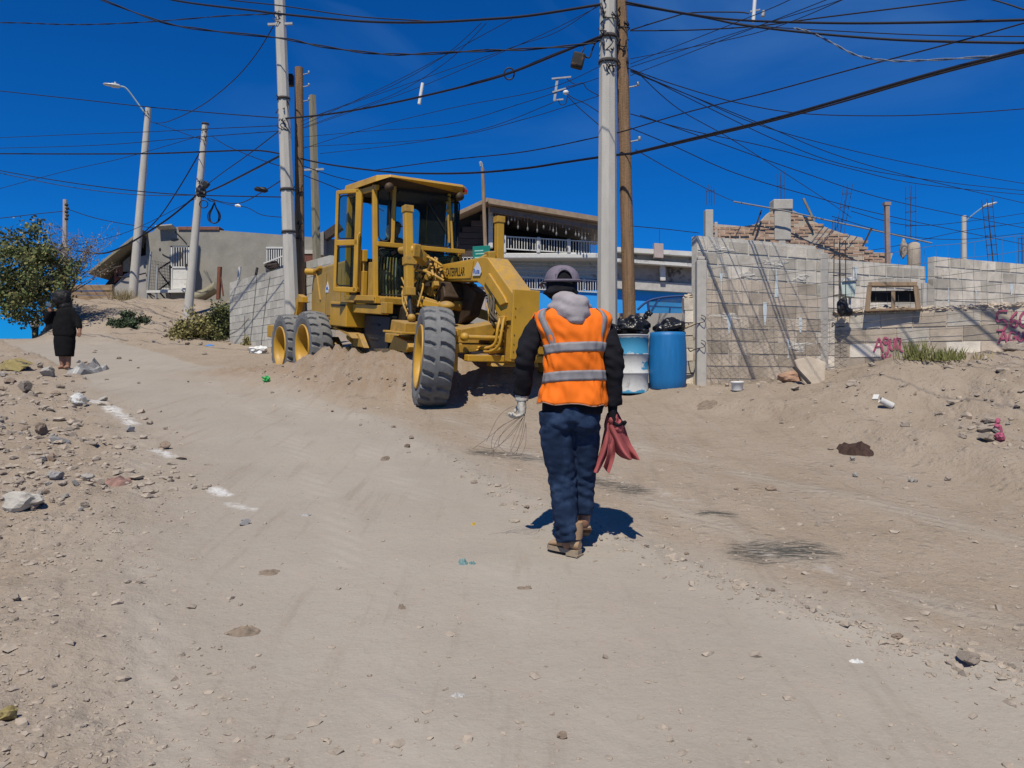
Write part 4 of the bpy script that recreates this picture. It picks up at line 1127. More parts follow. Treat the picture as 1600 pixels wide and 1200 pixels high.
def bush(name, px, py, D, wpx, hpx, n, size, m, label, seed, stem=12):
    b = P(px, py, D); b.z = min(b.z + .05, h1(b.x, b.y)); s = D / F
    t = thing(name, b, label, 'bush'); rr = random.Random(seed); pts = []
    for k in range(46):
        a = rr.uniform(0, 6.28); r = rr.random() ** .5
        hh = rr.uniform(.08, 1) * (1 - .55 * r * r)
        pts.append(Vector((math.cos(a) * r * wpx * s / 2, math.sin(a) * r * wpx * s / 2.4, hh * hpx * s)))
    branchy((0, 0, 0), pts[:stem], .012, seed, M_twig, t, 'stem', .04, 4)
    leaf_cloud(n * 2, pts, .085 * hpx * s + .02, size * 1.35, seed).build('foliage', m, t)
    return t
bush('desert_bush', 204, 522, 26.0, 56, 33, 2600, .035, M_leaf_dark, 'low dark green bush at the foot of the street lamp post', 1)
bush('desert_bush', 304, 541, 24.0, 66, 48, 2400, .035, M_leaf_olive, 'wide olive and straw bush left of the sloping block wall', 2)
bush('desert_bush', 346, 541, 24.2, 46, 66, 2200, .035, mat('mid_leaf', (.14, .15, .055), .8, .5, 2.5, 0), 'taller green bush against the end of the sloping block wall', 3)
bush('desert_bush', 390, 545, 22.4, 20, 16, 300, .03, M_leaf_olive, 'tiny grey green shrub at the foot of the sloping block wall', 4, 5)
bush('desert_bush', 512, 447, 30, 24, 16, 400, .04, M_leaf_olive, 'green weeds under the rusty red door behind the pole', 5, 5)
def grass_clump(px, py, D, wpx, hpx, n, m, label, seed):
    b = on_ground(px, py) if D is None else P(px, py, D); s = b.y / F; b.z = h1(b.x, b.y) - .01
    t = thing('weeds', b, label, 'weeds'); rr = random.Random(seed); mb = MB()
    for k in range(n):
        x = rr.gauss(0, wpx * s / 4); y = rr.gauss(0, .09); h = hpx * s * rr.uniform(.4, 1.1); l = Vector((rr.uniform(-.5, .5) * h, rr.uniform(-.4, .4) * h, h))
        p0 = Vector((x, y, 0)); p1 = p0 + l * .55 + Vector((0, 0, .05 * h)); p2 = p0 + l
        w = Vector((rr.uniform(-1, 1), rr.uniform(-1, 1), 0)).normalized() * .006
        mb.add([p0 - w, p0 + w, p1 + w * .8, p2, p1 - w * .8], [(0, 1, 2, 3, 4)])
    mb.build('blades', m, t, kind='stuff'); return t
M_weed = mat('green_weed', (.17, .175, .055), .85, .5, 5, 0)
M_straw = mat('straw_weed', (.36, .29, .16), .9, .4, 5, 0)
grass_clump(1478, 563, None, 56, 22, 260, M_weed, 'low green weeds at the foot of the low retaining wall', 1)
grass_clump(1431, 562, None, 34, 34, 150, M_weed, 'taller thin green weed growing right of the pink painted word', 2)
grass_clump(1530, 560, None, 16, 14, 40, M_straw, 'dry tuft at the foot of the low wall right of the green weeds', 3)
grass_clump(192, 492, 29.5, 40, 20, 300, M_straw, 'straw coloured dry grass left of the street lamp post base', 4)
grass_clump(975, 612, None, 14, 8, 40, M_weed, 'sparse weeds at the foot of the white painted drum', 6)
grass_clump(272, 520, 25, 30, 16, 120, M_straw, 'dry straw grass left of the second lamp pole base', 7)

# ------------------------------------------------------------ poles
def pole(name, b, t_, r0, r1, m, label, n=8, cat='utility pole', ext=0, hardware=(), sq=False):
    base, top = Vector(b), Vector(t_)
    if ext: top = top + (top - base).normalized() * ext
    o = thing(name, base, label, cat)
    mb = MB(); k = 10; pts = [(top - base) * (i / k) for i in range(k + 1)]
    if sq:
        mb.M = None; pts = [p for p in pts]
    mb.tube(pts, [r0 + (r1 - r0) * i / k for i in range(k + 1)], n, sm=(n > 8)); mb.build('shaft', m, o, bevel=.006 if n <= 8 else 0)
    for z, kind in hardware:
        f = z / (top - base).length; c = (top - base) * f; r = r0 + (r1 - r0) * f
        mb = MB()
        if kind == 'band': mb.lathe([(r + .004, -.03), (r + .016, -.03), (r + .016, .03), (r + .004, .03)], c, top - base, 14, caps=False); mb.build('band', M_iron, o)
        elif kind == 'bracket': mb.bar(c + Vector((-r - .16, -.03, 0)), c + Vector((r + .16, -.03, .02)), .05, .05); mb.build('bracket', M_galv, o)
        elif kind == 'mess':
            rr = random.Random(int(z * 100))
            for q in range(5):
                mb = MB()
                p0 = c + Vector((rr.uniform(-r, r), -r - .02, rr.uniform(-.16, .16)))
                mb.tube(crom([p0, p0 + Vector((rr.uniform(-.06, .06), -.02, rr.uniform(-.12, .12))), c + Vector((rr.uniform(-r, r) * 1.1, rr.uniform(-r, r), rr.uniform(-.16, .16)))], 3), .010, 4)
                mb.build('tie_wire', M_cable, o)
        elif kind == 'pin':
            mb.cyl(c + Vector((r - .02, 0, 0)), c + Vector((r + .16, -.02, .03)), .012, 6); mb.lathe([(.015, 0), (.028, .02), (.02, .04), (.026, .06), (.0, .07)], c + Vector((r + .14, -.02, .02)), (0, 0, 1), 10); mb.build('insulator', M_galv, o)
        elif kind == 'box': mb.bb(c + Vector((-r - .22, -.12, -.14)), c + Vector((-r - .02, .05, .14))); mb.build('terminal_box', M_black, o, bevel=.02)
    return o
def gpt(px, D, py): p = P(px, py, D); p.z = h1(p.x, p.y) - .1; return p
pole('utility_pole', gpt(459, 19, 500), P(437, 0, 19), .175, .122, M_pole, 'tall pale concrete pole behind the grader cab', 8, ext=1.0, hardware=[(6.15, 'band'), (6.0, 'mess'), (5.45, 'mess'), (7.9, 'bracket'), (8.0, 'mess'), (4.0, 'band'), (3.0, 'band')])
pole('utility_pole', gpt(469, 19.45, 500), P(467, 106, 19.45), .125, .105, M_woodpole, 'dark weathered wooden pole half in shade just behind the tall concrete pole', 12, hardware=[(6.85, 'pin'), (6.55, 'pin'), (6.2, 'pin'), (6.7, 'box'), (4.0, 'mess'), (3.2, 'mess'), (2.8, 'mess')])
b = gpt(499, 22, 470); t_ = P(488, 149, 22)
tp_o = pole('timber_post', b, t_, .125, .10, M_wood_old, 'square yellowish timber post right of the dark wooden pole', 4, 'utility pole', hardware=[(4.9, 'bracket')])
pole('utility_pole', gpt(948.5, 13.0, 560), P(950, 0, 13.0), .175, .122, M_pole, 'thick pale concrete pole behind the man in the orange vest', 8, ext=1.6, hardware=[(5.9, 'mess'), (5.55, 'mess'), (5.7, 'band'), (5.3, 'band'), (5.15, 'mess'), (6.2, 'mess')])
pole('utility_pole', gpt(986.5, 13.3, 560), P(970, 0, 13.3), .112, .095, M_woodpole, 'brown wooden pole leaning beside the thick concrete pole', 14, ext=.5, hardware=[(5.9, 'mess'), (5.0, 'pin'), (4.1, 'pin'), (5.6, 'mess'), (6.2, 'mess')])
p2 = pole('utility_pole', gpt(293, 27, 507), P(321, 192, 27), .155, .10, M_pole, 'leaning concrete pole hung with coiled cables in front of the grey house', 10, hardware=[(6.3, 'mess'), (6.6, 'band'), (4.6, 'mess'), (4.3, 'mess'), (6.1, 'mess')])
ls = pole('street_lamp', gpt(207, 30, 495), P(232, 169, 30), .17, .11, M_pole, 'leaning concrete pole with a curved arm street light at its top on the left', 10, 'street lamp', hardware=[(6.9, 'mess')])
M_lampgrey = mat('lamp_housing', (.62, .63, .62), .45, .08, 8, .05, 40, metal=.2)
def lamp_head(par, base, arm, head0, head1):
    mb = MB(); mb.tube(crom([Vector(p) - base for p in arm], 5), .028, 6); mb.build('arm', mat('lamp_arm', (.42, .55, .55), .5, .1, 8, 0), par)
    a, b = Vector(head0) - base, Vector(head1) - base; d = (b - a).normalized(); u = d.cross(Vector((0, 0, 1))).normalized(); n_ = u.cross(d)
    mb = MB(); rings = []
    for f, w, h in ((0, .05, .04), (.1, .09, .07), (.45, .12, .08), (.55, .13, .05), (.9, .10, .035), (1, .03, .015)):
        c = a.lerp(b, f); rings.append([c + u * w * math.cos(t) + n_ * h * math.sin(t) for t in np.linspace(0, 2 * math.pi, 12, endpoint=False)])
    mb.rings(rings); mb.build('lamp_head', M_lampgrey, par)
    mb = MB(); c = a.lerp(b, .3); mb.cyl(c + n_ * .06, c + n_ * .13, .035, 8); mb.build('photocell', M_lampgrey, par)
lamp_head(ls, ls.location, [P(230, 182, 30), P(212, 157, 29.8), P(197, 138, 29.6), P(187, 135, 29.5)], P(188, 135, 29.5), P(161, 131, 29.3))
# far poles
fpo = pole('utility_pole', gpt(101, 44, 470), P(102, 312, 44), .17, .12, mat('pinkish_pole', (.40, .35, .33), .9, .15, 5, .2, 40), 'short far pole with insulators rising behind the tree', 8, hardware=[])
mb = MB()
for k in range(5): mb.ell(P(104 + (k % 2), 320 + k * 5.5, 43.8) - fpo.location, (.10, .10, .09), None, 0, 1)
mb.build('insulators', M_iron, fpo)
sl2 = pole('street_lamp', gpt(1507, 42, 440), P(1506, 337, 42), .16, .12, M_pole, 'far street lamp with a slanting arm behind the block wall on the right', 10, 'street lamp')
lamp_head(sl2, sl2.location, [P(1508, 346, 42), P(1522, 334, 41.6), P(1537, 323, 41.2)], P(1536, 323, 41.2), P(1558, 316, 40.8))
mp_ = pole('service_mast', gpt(764, 26, 470), P(754, 262, 26), .075, .055, M_wood, 'slender wooden mast with a hooked tip beside the green street sign', 8, 'mast')
mb = MB(); mb.tube(crom([P(754, 264, 26) - mp_.location, P(753, 256, 26) - mp_.location, P(750, 253, 26) - mp_.location, P(751, 260, 26) - mp_.location], 4), .03, 6); mb.build('hook', M_galv, mp_)
# green street sign
ss = thing('street_sign', gpt(758, 24, 470), 'small green street name sign on a thin post behind the grader frame', 'sign', -.35)
M_green = mat('sign_green', (.01, .21, .16), .5, .1, 8, .03, 40)
z_s = P(742, 395, 24).z - ss.location.z
mb = MB(); mb.box((-.12, 0, z_s), (.56, .03, .42)); mb.build('plate', M_green, ss, bevel=.008)
mb = MB(); mb.cyl((.02, .04, 0), (.02, .04, z_s + .25), .03, 8); mb.build('post', M_galv, ss)
for k, (x0, x1, z) in enumerate([(-.33, -.05, .07), (-.30, .02, -.02), (-.33, .0, -.13)]):
    mb = MB(); mb.box(((x0 + x1) / 2, -.018, z_s + z), (x1 - x0, .004, .035)); mb.build('text_line', mat('sign_white', (.35, .60, .52), .6, .1, 8, 0) if k == 0 else bpy.data.materials['sign_white'], ss)
# ------------------------------------------------------------ motor grader
M_yel = mat('machine_yellow', (.57, .31, .020), .5, .14, 2.5, .08, 40, dust=.9, dcol=(.285, .215, .145), spots=(.36, .20, .05), spot_sc=6, spot_at=.60, spotw=.14)
M_yel2 = mat('worn_yellow', (.47, .26, .026), .6, .22, 8, .12, 50, dust=.9, dcol=(.285, .22, .15), spots=(.16, .09, .03), spot_sc=9, spot_at=.60, spotw=.12)
M_hood = mat('dusty_hood', (.40, .245, .045), .65, .2, 2.5, .1, 40, dust=.9, dcol=(.30, .23, .16), spots=(.30, .22, .12), spot_sc=4, spot_at=.52, spotw=.2)
M_tyre = mat('tyre_rubber', (.150, .152, .155), .88, .22, 14, .25, 90, dust=.5, dcol=(.27, .255, .235), spots=(.23, .222, .21), spot_sc=12, spot_at=.56, spotw=.25, coord='obj')
M_grease = mat('greasy_black', (.030, .022, .016), .6, .4, 9, .2, 60, dust=.35, dcol=(.2, .15, .1))
M_brownblk = mat('oily_brown', (.055, .032, .016), .65, .4, 9, .2, 60, dust=.3, dcol=(.2, .14, .09))
M_seal = mat('black_seal', (.012, .012, .012), .6, .1, 8, 0)
M_cabin = mat('cab_lining', (.060, .044, .034), .85, .2, 6, .1)
M_hose = mat('painted_hose', (.40, .24, .05), .6, .25, 12, 0, 50)
M_hosedark = mat('dark_hose', (.10, .08, .055), .7, .25, 12, 0, 50)
M_chrome = mat('chromed_rod', (.08, .08, .085), .35, .1, 8, 0, 50, metal=.6)
M_glass = glass('cab_glass', (.07, .085, .07), .085, .04)
M_decal_w = mat('decal_white', (.62, .63, .66), .5, .06, 8, 0)
M_decal_b = mat('decal_blue', (.03, .12, .45), .5, .06, 8, 0)
M_ink = mat('decal_black', (.015, .013, .012), .6, .1, 8, 0)
M_red = mat('red_lens', (.45, .03, .02), .3, .1, 8, 0)

GR = thing('motor_grader', (-.21, 11.26, -.27), 'large yellow motor grader with glazed cab and big lugged tyres on the dirt slope', 'motor grader')
_a = math.radians(31)
_X = Vector((math.sin(_a), -math.cos(_a), -.1)).normalized(); _Y = Vector((math.cos(_a), math.sin(_a), 0)); _Z = _X.cross(_Y)
GM = Matrix(((_X.x, _Y.x, _Z.x), (_X.y, _Y.y, _Z.y), (_X.z, _Y.z, _Z.z)))
GR.rotation_euler = GM.to_euler()
def gw(p): return GR.location + GM @ Vector(p)          # machine point -> place
def gl(px, py, Y):                                       # seen pixel on the plane y=Y of the machine
    d = Vector(((px - 800) / F, 1, (600 - py) / F)); o = GR.location + _Y * Y
    t = _Y.dot(o) / _Y.dot(d); return GM.transposed() @ (d * t - GR.location)
def part(name, mb, m=None, bevel=.008, par=None, label=None):
    o = mb.build(name, m or M_yel, par or GR, bevel=bevel)
    if label: o['label'] = label
    return o
# --- wheels
def tyre_mesh(R=.675, W=.39, N=22, rs=15, r_in=.40):
    mb = MB(); nt_ = N * rs; ys = np.linspace(-1, 1, 19)
    rings = []
    for i in range(nt_):
        th = 2 * math.pi * i / nt_
        row = []
        # side, bead to shoulder
        for r, y in ((r_in, -.40), (r_in + .05, -.47), (R * .80, -.515), (R * .90, -.505)):
            row.append((r, y * W))
        for y in ys:
            crown = R - .030 - .022 * y * y - .012 * abs(y) ** 6
            ph = (th / (2 * math.pi) * N - .42 * ((y + 1) if y < 0 else y) - .10 * math.sin(abs(y) * 3.1)) % 1
            w, e = .75, .06
            k = min(1, max(0, ph / e)) * min(1, max(0, (w - ph) / e)) if ph < w else 0
            reach = 1
            if -.10 < y < .24: k = 1.0
            row.append((crown + .040 * k * reach, y * W * .5))
        for r, y in ((R * .90, .505), (R * .80, .515), (r_in + .05, .47), (r_in, .40)):
            row.append((r, y * W))
        rings.append([Vector((r * math.sin(th), y, r * math.cos(th))) for r, y in row])
    n = len(rings[0]); vs = [p for r in rings for p in r]; fs = []
    for i in range(nt_):
        j = (i + 1) % nt_
        for k in range(n - 1): fs.append((i * n + k, j * n + k, j * n + k + 1, i * n + k + 1))
    mb.add(vs, fs, 0, False)
    return mb.mesh('tyre', M_tyre)
TYRE = tyre_mesh()
def rim_mesh(side):
    mb = MB(); s = side
    prof = [(.425, .175), (.432, .195), (.415, .205), (.40, .19), (.375, .17), (.36, .10), (.35, -.06), (.335, -.13), (.28, -.14), (.20, -.125), (.165, -.115), (.16, -.03), (.13, -.015), (0, -.01)]
    mb.lathe([(r, h * s) for r, h in prof], (0, 0, 0), (0, 1, 0), 40, caps=False)
    mb.lathe([(.425, .175 * s), (.40, -.17 * s), (.425, -.2 * s)], (0, 0, 0), (0, 1, 0), 40, caps=False)
    for k in range(10):
        a = k * .628; c = Vector((math.cos(a) * .235, -.13 * s, math.sin(a) * .235)); mb.cyl(c, c + Vector((0, .03 * s, 0)), .016, 6)
    return mb.mesh('rim', M_yel)
RIM = {1: rim_mesh(1), -1: rim_mesh(-1)}
def wheel(x, y, z, side, rz=0, rx=0, roll=0):
    w = bpy.data.objects.new('wheel', None); COL.objects.link(w); w.parent = GR; w.location = (x, y, z); w.rotation_euler = (rx, 0, rz); w.empty_display_size = .1
    link_mesh('tyre', TYRE, w, None, (0, roll, math.pi if side < 0 else 0)); link_mesh('rim', RIM[side], w, None, (0, roll, 0))
wheel(-.05, -1.0, .62, -1, math.radians(-18), math.radians(-2.5), .1); wheel(.05, 1.02, .62, 1, math.radians(-18), math.radians(-2.5), .3)
for sy in (-1, 1):
    wheel(-5.33, sy * 1.02, .44, sy, 0, 0, .2); wheel(-6.90, sy * 1.02, .34, sy, 0, 0, .35)
    mb = MB(); mb.prism([(-7.35, .15), (-7.2, .02), (-5.0, .12), (-4.85, .3), (-4.85, .52), (-5.1, .66), (-7.1, .56), (-7.35, .42)], sy * .58, sy * .78); part('tandem_case', mb, M_yel2)
    mb = MB(); mb.cyl((-6.1, sy * .3, .45), (-6.1, sy * .7, .45), .17, 16); part('axle_tube', mb, M_yel2)
# --- main frame, gooseneck and nose
gy = .17
side = [(-2.75, 1.70), (-1.0, 1.70), (-.45, 1.69), (-.27, 1.62), (-.14, 1.50), (.18, 1.24), (.40, 1.16), (.60, 1.16), (.60, 1.50), (-.18, 2.02), (-.32, 2.03), (-1.7, 1.955), (-2.75, 1.94)]
mb = MB(); mb.prism(side, -gy, gy); part('main_frame', mb, M_yel, .012)
mb = MB(); a = gl(697, 413, -gy - .004); 
mb.prism([(-1.66, 1.735), (-.62, 1.735), (-.56, 1.985), (-1.66, 1.925)], -gy - .012, -gy - .001); part('side_panel', mb, M_yel, .004)
mb = MB(); mb.prism([(-.20, 1.70), (.30, 1.36), (.46, 1.40), (.40, 1.47), (-.06, 1.80)], -gy - .035, -gy - .001); part('rib_plate', mb, M_yel, .006)
mb = MB(); mb.prism([(.38, .62), (.56, .62), (.60, 1.17), (.30, 1.17)], -.14, .14); part('nose_casting', mb, M_yel2)
npl = MB(); npl.prism([(.605, .66), (.645, .66), (.645, 1.58), (.605, 1.58)], -.205, .205); npo = part('nose_plate', npl, M_yel, .01)
for z in (1.33, 1.22, .98, .86, .76):
    for y in (-.165,):
        mb = MB(); mb.cyl((.64, y, z), (.651, y, z), .009, 6); part('bolt', mb, M_iron, 0, npo)
mb = MB(); mb.prism([(.02, 1.16), (.02, 1.22), (.5, 1.16)], -.19, -.172); mb.bb((.30, -.24, 1.1), (.44, -.17, 1.22)); part('bracket', mb, M_yel2)
# --- front axle
mb = MB(); mb.prism([(-.16, .70), (.16, .70), (.16, .83), (-.16, .83)], -.78, .78); part('axle_beam', mb, M_yel2, .015)
ab = MB(); ab.add([(-.18, -.72, .92), (.20, -.72, .92), (.20, -.25, .92), (-.18, -.25, .92), (-.18, -.72, 1.02), (.20, -.72, 1.02), (.20, -.12, 1.14), (-.18, -.12, 1.14)], [(0, 3, 2, 1), (4, 5, 6, 7), (0, 1, 5, 4), (2, 3, 7, 6), (1, 2, 6, 5), (3, 0, 4, 7)])
part('axle_arch', ab, M_yel2, .01)
mb = MB(); mb.add([(-.18, .72, .92), (.20, .72, .92), (.20, .25, .92), (-.18, .25, .92), (-.18, .72, 1.02), (.20, .72, 1.02), (.20, .12, 1.14), (-.18, .12, 1.14)], [(0, 1, 2, 3), (4, 7, 6, 5), (0, 4, 5, 1), (2, 6, 7, 3), (1, 5, 6, 2), (3, 7, 4, 0)]); part('axle_arch', mb, M_yel2, .01)
mb = MB(); mb.bb((-.14, -.25, .84), (.16, .25, 1.0)); part('pivot_block', mb, M_yel2)
for sy in (-1, 1):
    mb = MB(); mb.prism([(-.10, .45), (.12, .45), (.10, 1.0), (-.08, 1.0)], sy * .70, sy * .80); part('spindle', mb, M_yel2)
    mb = MB(); mb.cyl((0, sy * .74, .62), (0, sy * .96, .62), .11, 14); part('hub', mb, M_yel2)
mb = MB(); mb.cyl((.27, -.70, .92), (.27, .70, .92), .034, 10); mb.ell((.27, -.70, .92), (.06, .06, .06)); mb.ell((.27, .70, .92), (.06, .06, .06)); part('tie_rod', mb, M_yel, 0)
mb = MB(); mb.bb((.20, -.66, .60), (.32, .52, .69)); part('lean_bar', mb, M_yel, .012)
mb = MB(); mb.prism([(.16, .54), (.34, .54), (.30, .60), (.20, .60)], -.30, .45); part('lean_bar', mb, M_yel2, .01)
mb = MB(); mb.cyl((.22, -.30, .74), (.24, .35, .86), .045, 12); part('steering_cylinder', mb, M_yel2, 0)
mb = MB(); mb.cyl((.22, -.60, .70), (.22, -.30, .74), .022, 10); part('steering_rod', mb, M_chrome, 0)
mb = MB(); mb.bb((.26, -.10, 1.0), (.42, .06, 1.16)); part('valve', mb, M_yel, .012)
# --- drawbar, circle, blade
mb = MB(); mb.bar((.25, 0, .78), (-1.5, -.42, .84), .13, .16); part('drawbar', mb, M_yel2)
mb = MB(); mb.bar((.25, 0, .78), (-1.5, .42, .84), .13, .16); part('drawbar', mb, M_yel2)
mb = MB(); mb.prism([(-1.75, .90), (-1.18, .90), (-1.18, 1.05), (-1.70, 1.08)], -.93, .93); part('drawbar_plate', mb, M_yel2, .015)
mb = MB(); mb.prism([(-1.85, .885), (-1.12, .885), (-1.12, .915), (-1.85, .915)], -1.0, 1.0); part('drawbar_flange', mb, M_yel, .006)
mb = MB(); mb.lathe([(.60, -.07), (.78, -.07), (.78, .07), (.60, .07), (.60, -.07)], (-2.15, 0, .78), (0, 0, 1), 40, caps=False, sm=False); part('circle', mb, M_yel2, .006)
mb = MB(); mb.prism([(-1.9, .62), (-1.25, .62), (-1.1, .70), (-1.2, .78), (-1.7, .84)], -.88, -.76); part('side_plate', mb, M_yel, .01)
mb = MB(); mb.lathe([(.0, 0), (.14, 0), (.14, .22), (.10, .26), (0, .27)], (-1.75, .1, 1.06), (0, 0, 1), 18); part('circle_drive', mb, M_yel2, 0)
bl = MB(); ba = math.radians(24); R_ = Matrix.Rotation(ba, 3, 'Z')
sec = [(.30 * math.cos(t) - .42, .36 + .36 * math.sin(t)) for t in np.linspace(-1.0, 1.05, 9)]
rings = []
for y in (-1.0, 1.85):
    rings.append([R_ @ Vector((x, y, z)) + Vector((-2.25, 0, -.06)) for x, z in sec] + [R_ @ Vector((x - .03, y, z)) + Vector((-2.25, 0, -.06)) for x, z in sec[::-1]])
bl.rings(rings, sm=False); part('blade', bl, mat('scoured_steel', (.16, .13, .10), .5, .3, 6, .1, 60, metal=.4), .004)
mb = MB()
for y in (-.7, .7): mb.bar(R_ @ Vector((-.25, y, .45)) + Vector((-2.3, 0, 0)), Vector((-2.1, y * .8, .74)), .14, .10)
part('blade_arm', mb, M_yel2)
# --- lift cylinders
def cyl_part(a, b, rod, r=.055, sq=True):
    a, b, rod = Vector(a), Vector(b), Vector(rod)
    mb = MB()
    if sq: mb.bar(a, b, r * 2, r * 2.1)
    else: mb.cyl(a, b, r, 16)
    o = part('lift_cylinder', mb, M_yel, .012)
    mb = MB(); d = (b - a).normalized(); mb.bar(b - d * .10, b + d * .02, r * 2.5, r * 2.6); mb.bar(a - d * .02, a + d * .08, r * 2.4, r * 2.5); mb.bar(a + d * .75, a + d * .87, r * 2.4, r * 2.6); part('collar', mb, M_yel2, .006, o)
    mb = MB(); mb.cyl(b, rod, r * .5, 12); part('rod', mb, M_chrome, 0, o)
    mb = MB(); mb.ell(rod, (r * 1.1, r * 1.1, r * 1.1)); part('ball', mb, M_yel2, 0, o)
    return o
cyl_part((-1.67, -.75, 2.77), (-1.48, -.75, 1.47), (-1.36, -.75, 1.12), .058)
cyl_part((-1.60, .80, 2.77), (-1.50, .80, 1.60), (-1.38, .80, 1.10), .058)
for sy in (-1, 1):
    mb = MB(); mb.bar((-1.72, sy * .17, 1.82), (-1.60, sy * .62, 2.12), .16, .14); mb.bar((-1.60, sy * .60, 2.12), (-1.58, sy * .72, 2.13), .22, .2); part('cylinder_arm', mb, M_yel2, .015)
    mb = MB(); mb.ell((-1.60, sy * .68, 2.13), (.11, .09, .10)); mb.cyl((-1.7, sy * .70, 2.14), (-1.9, sy * .74, 2.14), .075, 12, r2=.05); part('trunnion', mb, M_yel, 0)
# centre saddle, side shift parts: dark oily castings under the frame
mb = MB(); mb.prism([(-2.3, 1.30), (-1.35, 1.30), (-1.20, 1.46), (-1.3, 1.69), (-2.4, 1.69)], -.30, .30); part('saddle', mb, M_brownblk, .02)
mb = MB(); mb.prism([(-1.9, 1.02), (-1.35, 1.05), (-1.0, 1.2), (-.8, 1.55), (-1.2, 1.69), (-1.9, 1.69)], .02, .2); part('saddle_plate', mb, M_brownblk, .02)
mb = MB(); mb.bar((-1.5, -.3, 1.42), (-1.2, .7, 1.15), .14, .14); mb.cyl((-1.35, -.1, 1.40), (-1.30, .25, 1.28), .10, 14); part('side_shift_cylinder', mb, M_yel2, .01)
mb = MB(); mb.bar((-1.75, -.62, 1.42), (-1.35, -.25, 1.30), .10, .16); mb.bar((-1.45, -.5, 1.36), (-1.05, -.28, 1.28), .12, .10); part('link_arm', mb, M_yel, .012)
mb = MB(); mb.ell((-1.12, -.30, 1.32), (.15, .12, .08)); part('link_end', mb, M_yel2, 0)
mb = MB(); mb.prism([(-2.0, 1.55), (-1.55, 1.45), (-1.45, 1.78), (-1.7, 1.98), (-2.0, 1.98)], -.36, -.18); part('bracket_plate', mb, M_yel2, .012)
# --- hoses and pipes
rr = random.Random(21)
def hoses(n, box0, box1, out0, out1, r, m, name='hose', sag=.12):
    for _ in range(n):
        a = Vector([rr.uniform(p, q) for p, q in zip(*box0)]); b = Vector([rr.uniform(p, q) for p, q in zip(*box1)])
        mid = (a + b) / 2 + Vector((rr.uniform(-.1, .1), rr.uniform(-.12, .05), rr.uniform(-sag, sag)))
        m1 = a.lerp(mid, .5) + Vector((rr.uniform(-.06, .06), rr.uniform(-.05, .05), rr.uniform(-.05, .1)))
        mb = MB(); mb.tube(crom([a, m1, mid, b], 4), rr.uniform(*r), 6); part(name, mb, m, 0)
hoses(15, ((-2.35, -.45, 1.62), (-1.85, -.18, 2.02)), ((-1.75, -.50, 1.40), (-1.30, -.20, 1.98)), 0, 0, (.014, .022), M_hose, sag=.25)
hoses(8, ((-2.2, -.6, 1.5), (-1.8, -.3, 1.8)), ((-1.6, -.75, 1.12), (-1.3, -.55, 1.4)), 0, 0, (.012, .02), M_hose, sag=.2)
hoses(7, ((-2.3, -.6, 1.25), (-1.9, -.25, 1.5)), ((-1.7, -.7, 1.05), (-1.4, -.3, 1.3)), 0, 0, (.012, .018), M_hosedark, sag=.2)
hoses(7, ((-.25, -.22, 1.40), (.12, -.1, 1.55)), ((.05, -.25, .95), (.4, -.05, 1.15)), 0, 0, (.012, .02), M_hosedark, sag=.15)
hoses(6, ((-.35, -.1, 1.5), (-.1, .1, 1.6)), ((-.1, -.3, 1.02), (.2, 0, 1.15)), 0, 0, (.010, .018), M_hose, sag=.15)
hoses(5, ((-1.35, .0, 1.55), (-1.05, .2, 1.66)), ((-1.15, .0, 1.30), (-.85, .3, 1.55)), 0, 0, (.012, .02), M_hosedark, sag=.3)
for pts in ([(-1.9, -.25, 1.98), (-1.7, -.42, 2.06), (-1.45, -.42, 2.02), (-1.35, -.3, 1.93)], [(-2.1, -.3, 1.80), (-1.75, -.48, 1.86), (-1.4, -.45, 1.80), (-1.25, -.3, 1.70)],
            [(.35, -.22, 1.2), (.40, -.28, 1.05), (.38, -.30, .85), (.24, -.38, .78), (.0, -.5, .80)], [(.42, -.2, 1.22), (.47, -.26, 1.0), (.44, -.28, .82), (.28, -.34, .74), (.02, -.55, .76)]):
    mb = MB(); mb.tube(crom(pts, 6), .021, 8); part('hose', mb, M_yel, 0)
for k in range(9):
    c = Vector((rr.uniform(-2.2, -1.5), rr.uniform(-.45, -.25), rr.uniform(1.45, 1.95))); mb = MB(); mb.cyl(c, c + Vector((rr.uniform(-.08, .08), -.09, rr.uniform(-.05, .05))), rr.uniform(.03, .05), 8); part('fitting', mb, M_yel2, .004)
hoses(10, ((-2.45, -.55, 1.55), (-2.1, -.30, 1.85)), ((-1.9, -.62, 1.05), (-1.55, -.35, 1.25)), 0, 0, (.013, .02), M_hose, sag=.18)
hoses(8, ((-1.95, -.42, 1.98), (-1.6, -.2, 2.06)), ((-1.55, -.45, 1.62), (-1.2, -.2, 1.80)), 0, 0, (.015, .024), M_yel, sag=.22)
for k in range(10):
    c = Vector((rr.uniform(-2.3, -1.3), rr.uniform(-.5, -.3), rr.uniform(1.30, 1.98))); mb = MB(); mb.box(c, (rr.uniform(.05, .12), .08, rr.uniform(.04, .09)), Matrix.Rotation(rr.uniform(-.6, .6), 3, 'Y')); part('valve_block', mb, M_yel2 if k % 2 else M_brownblk, .008)
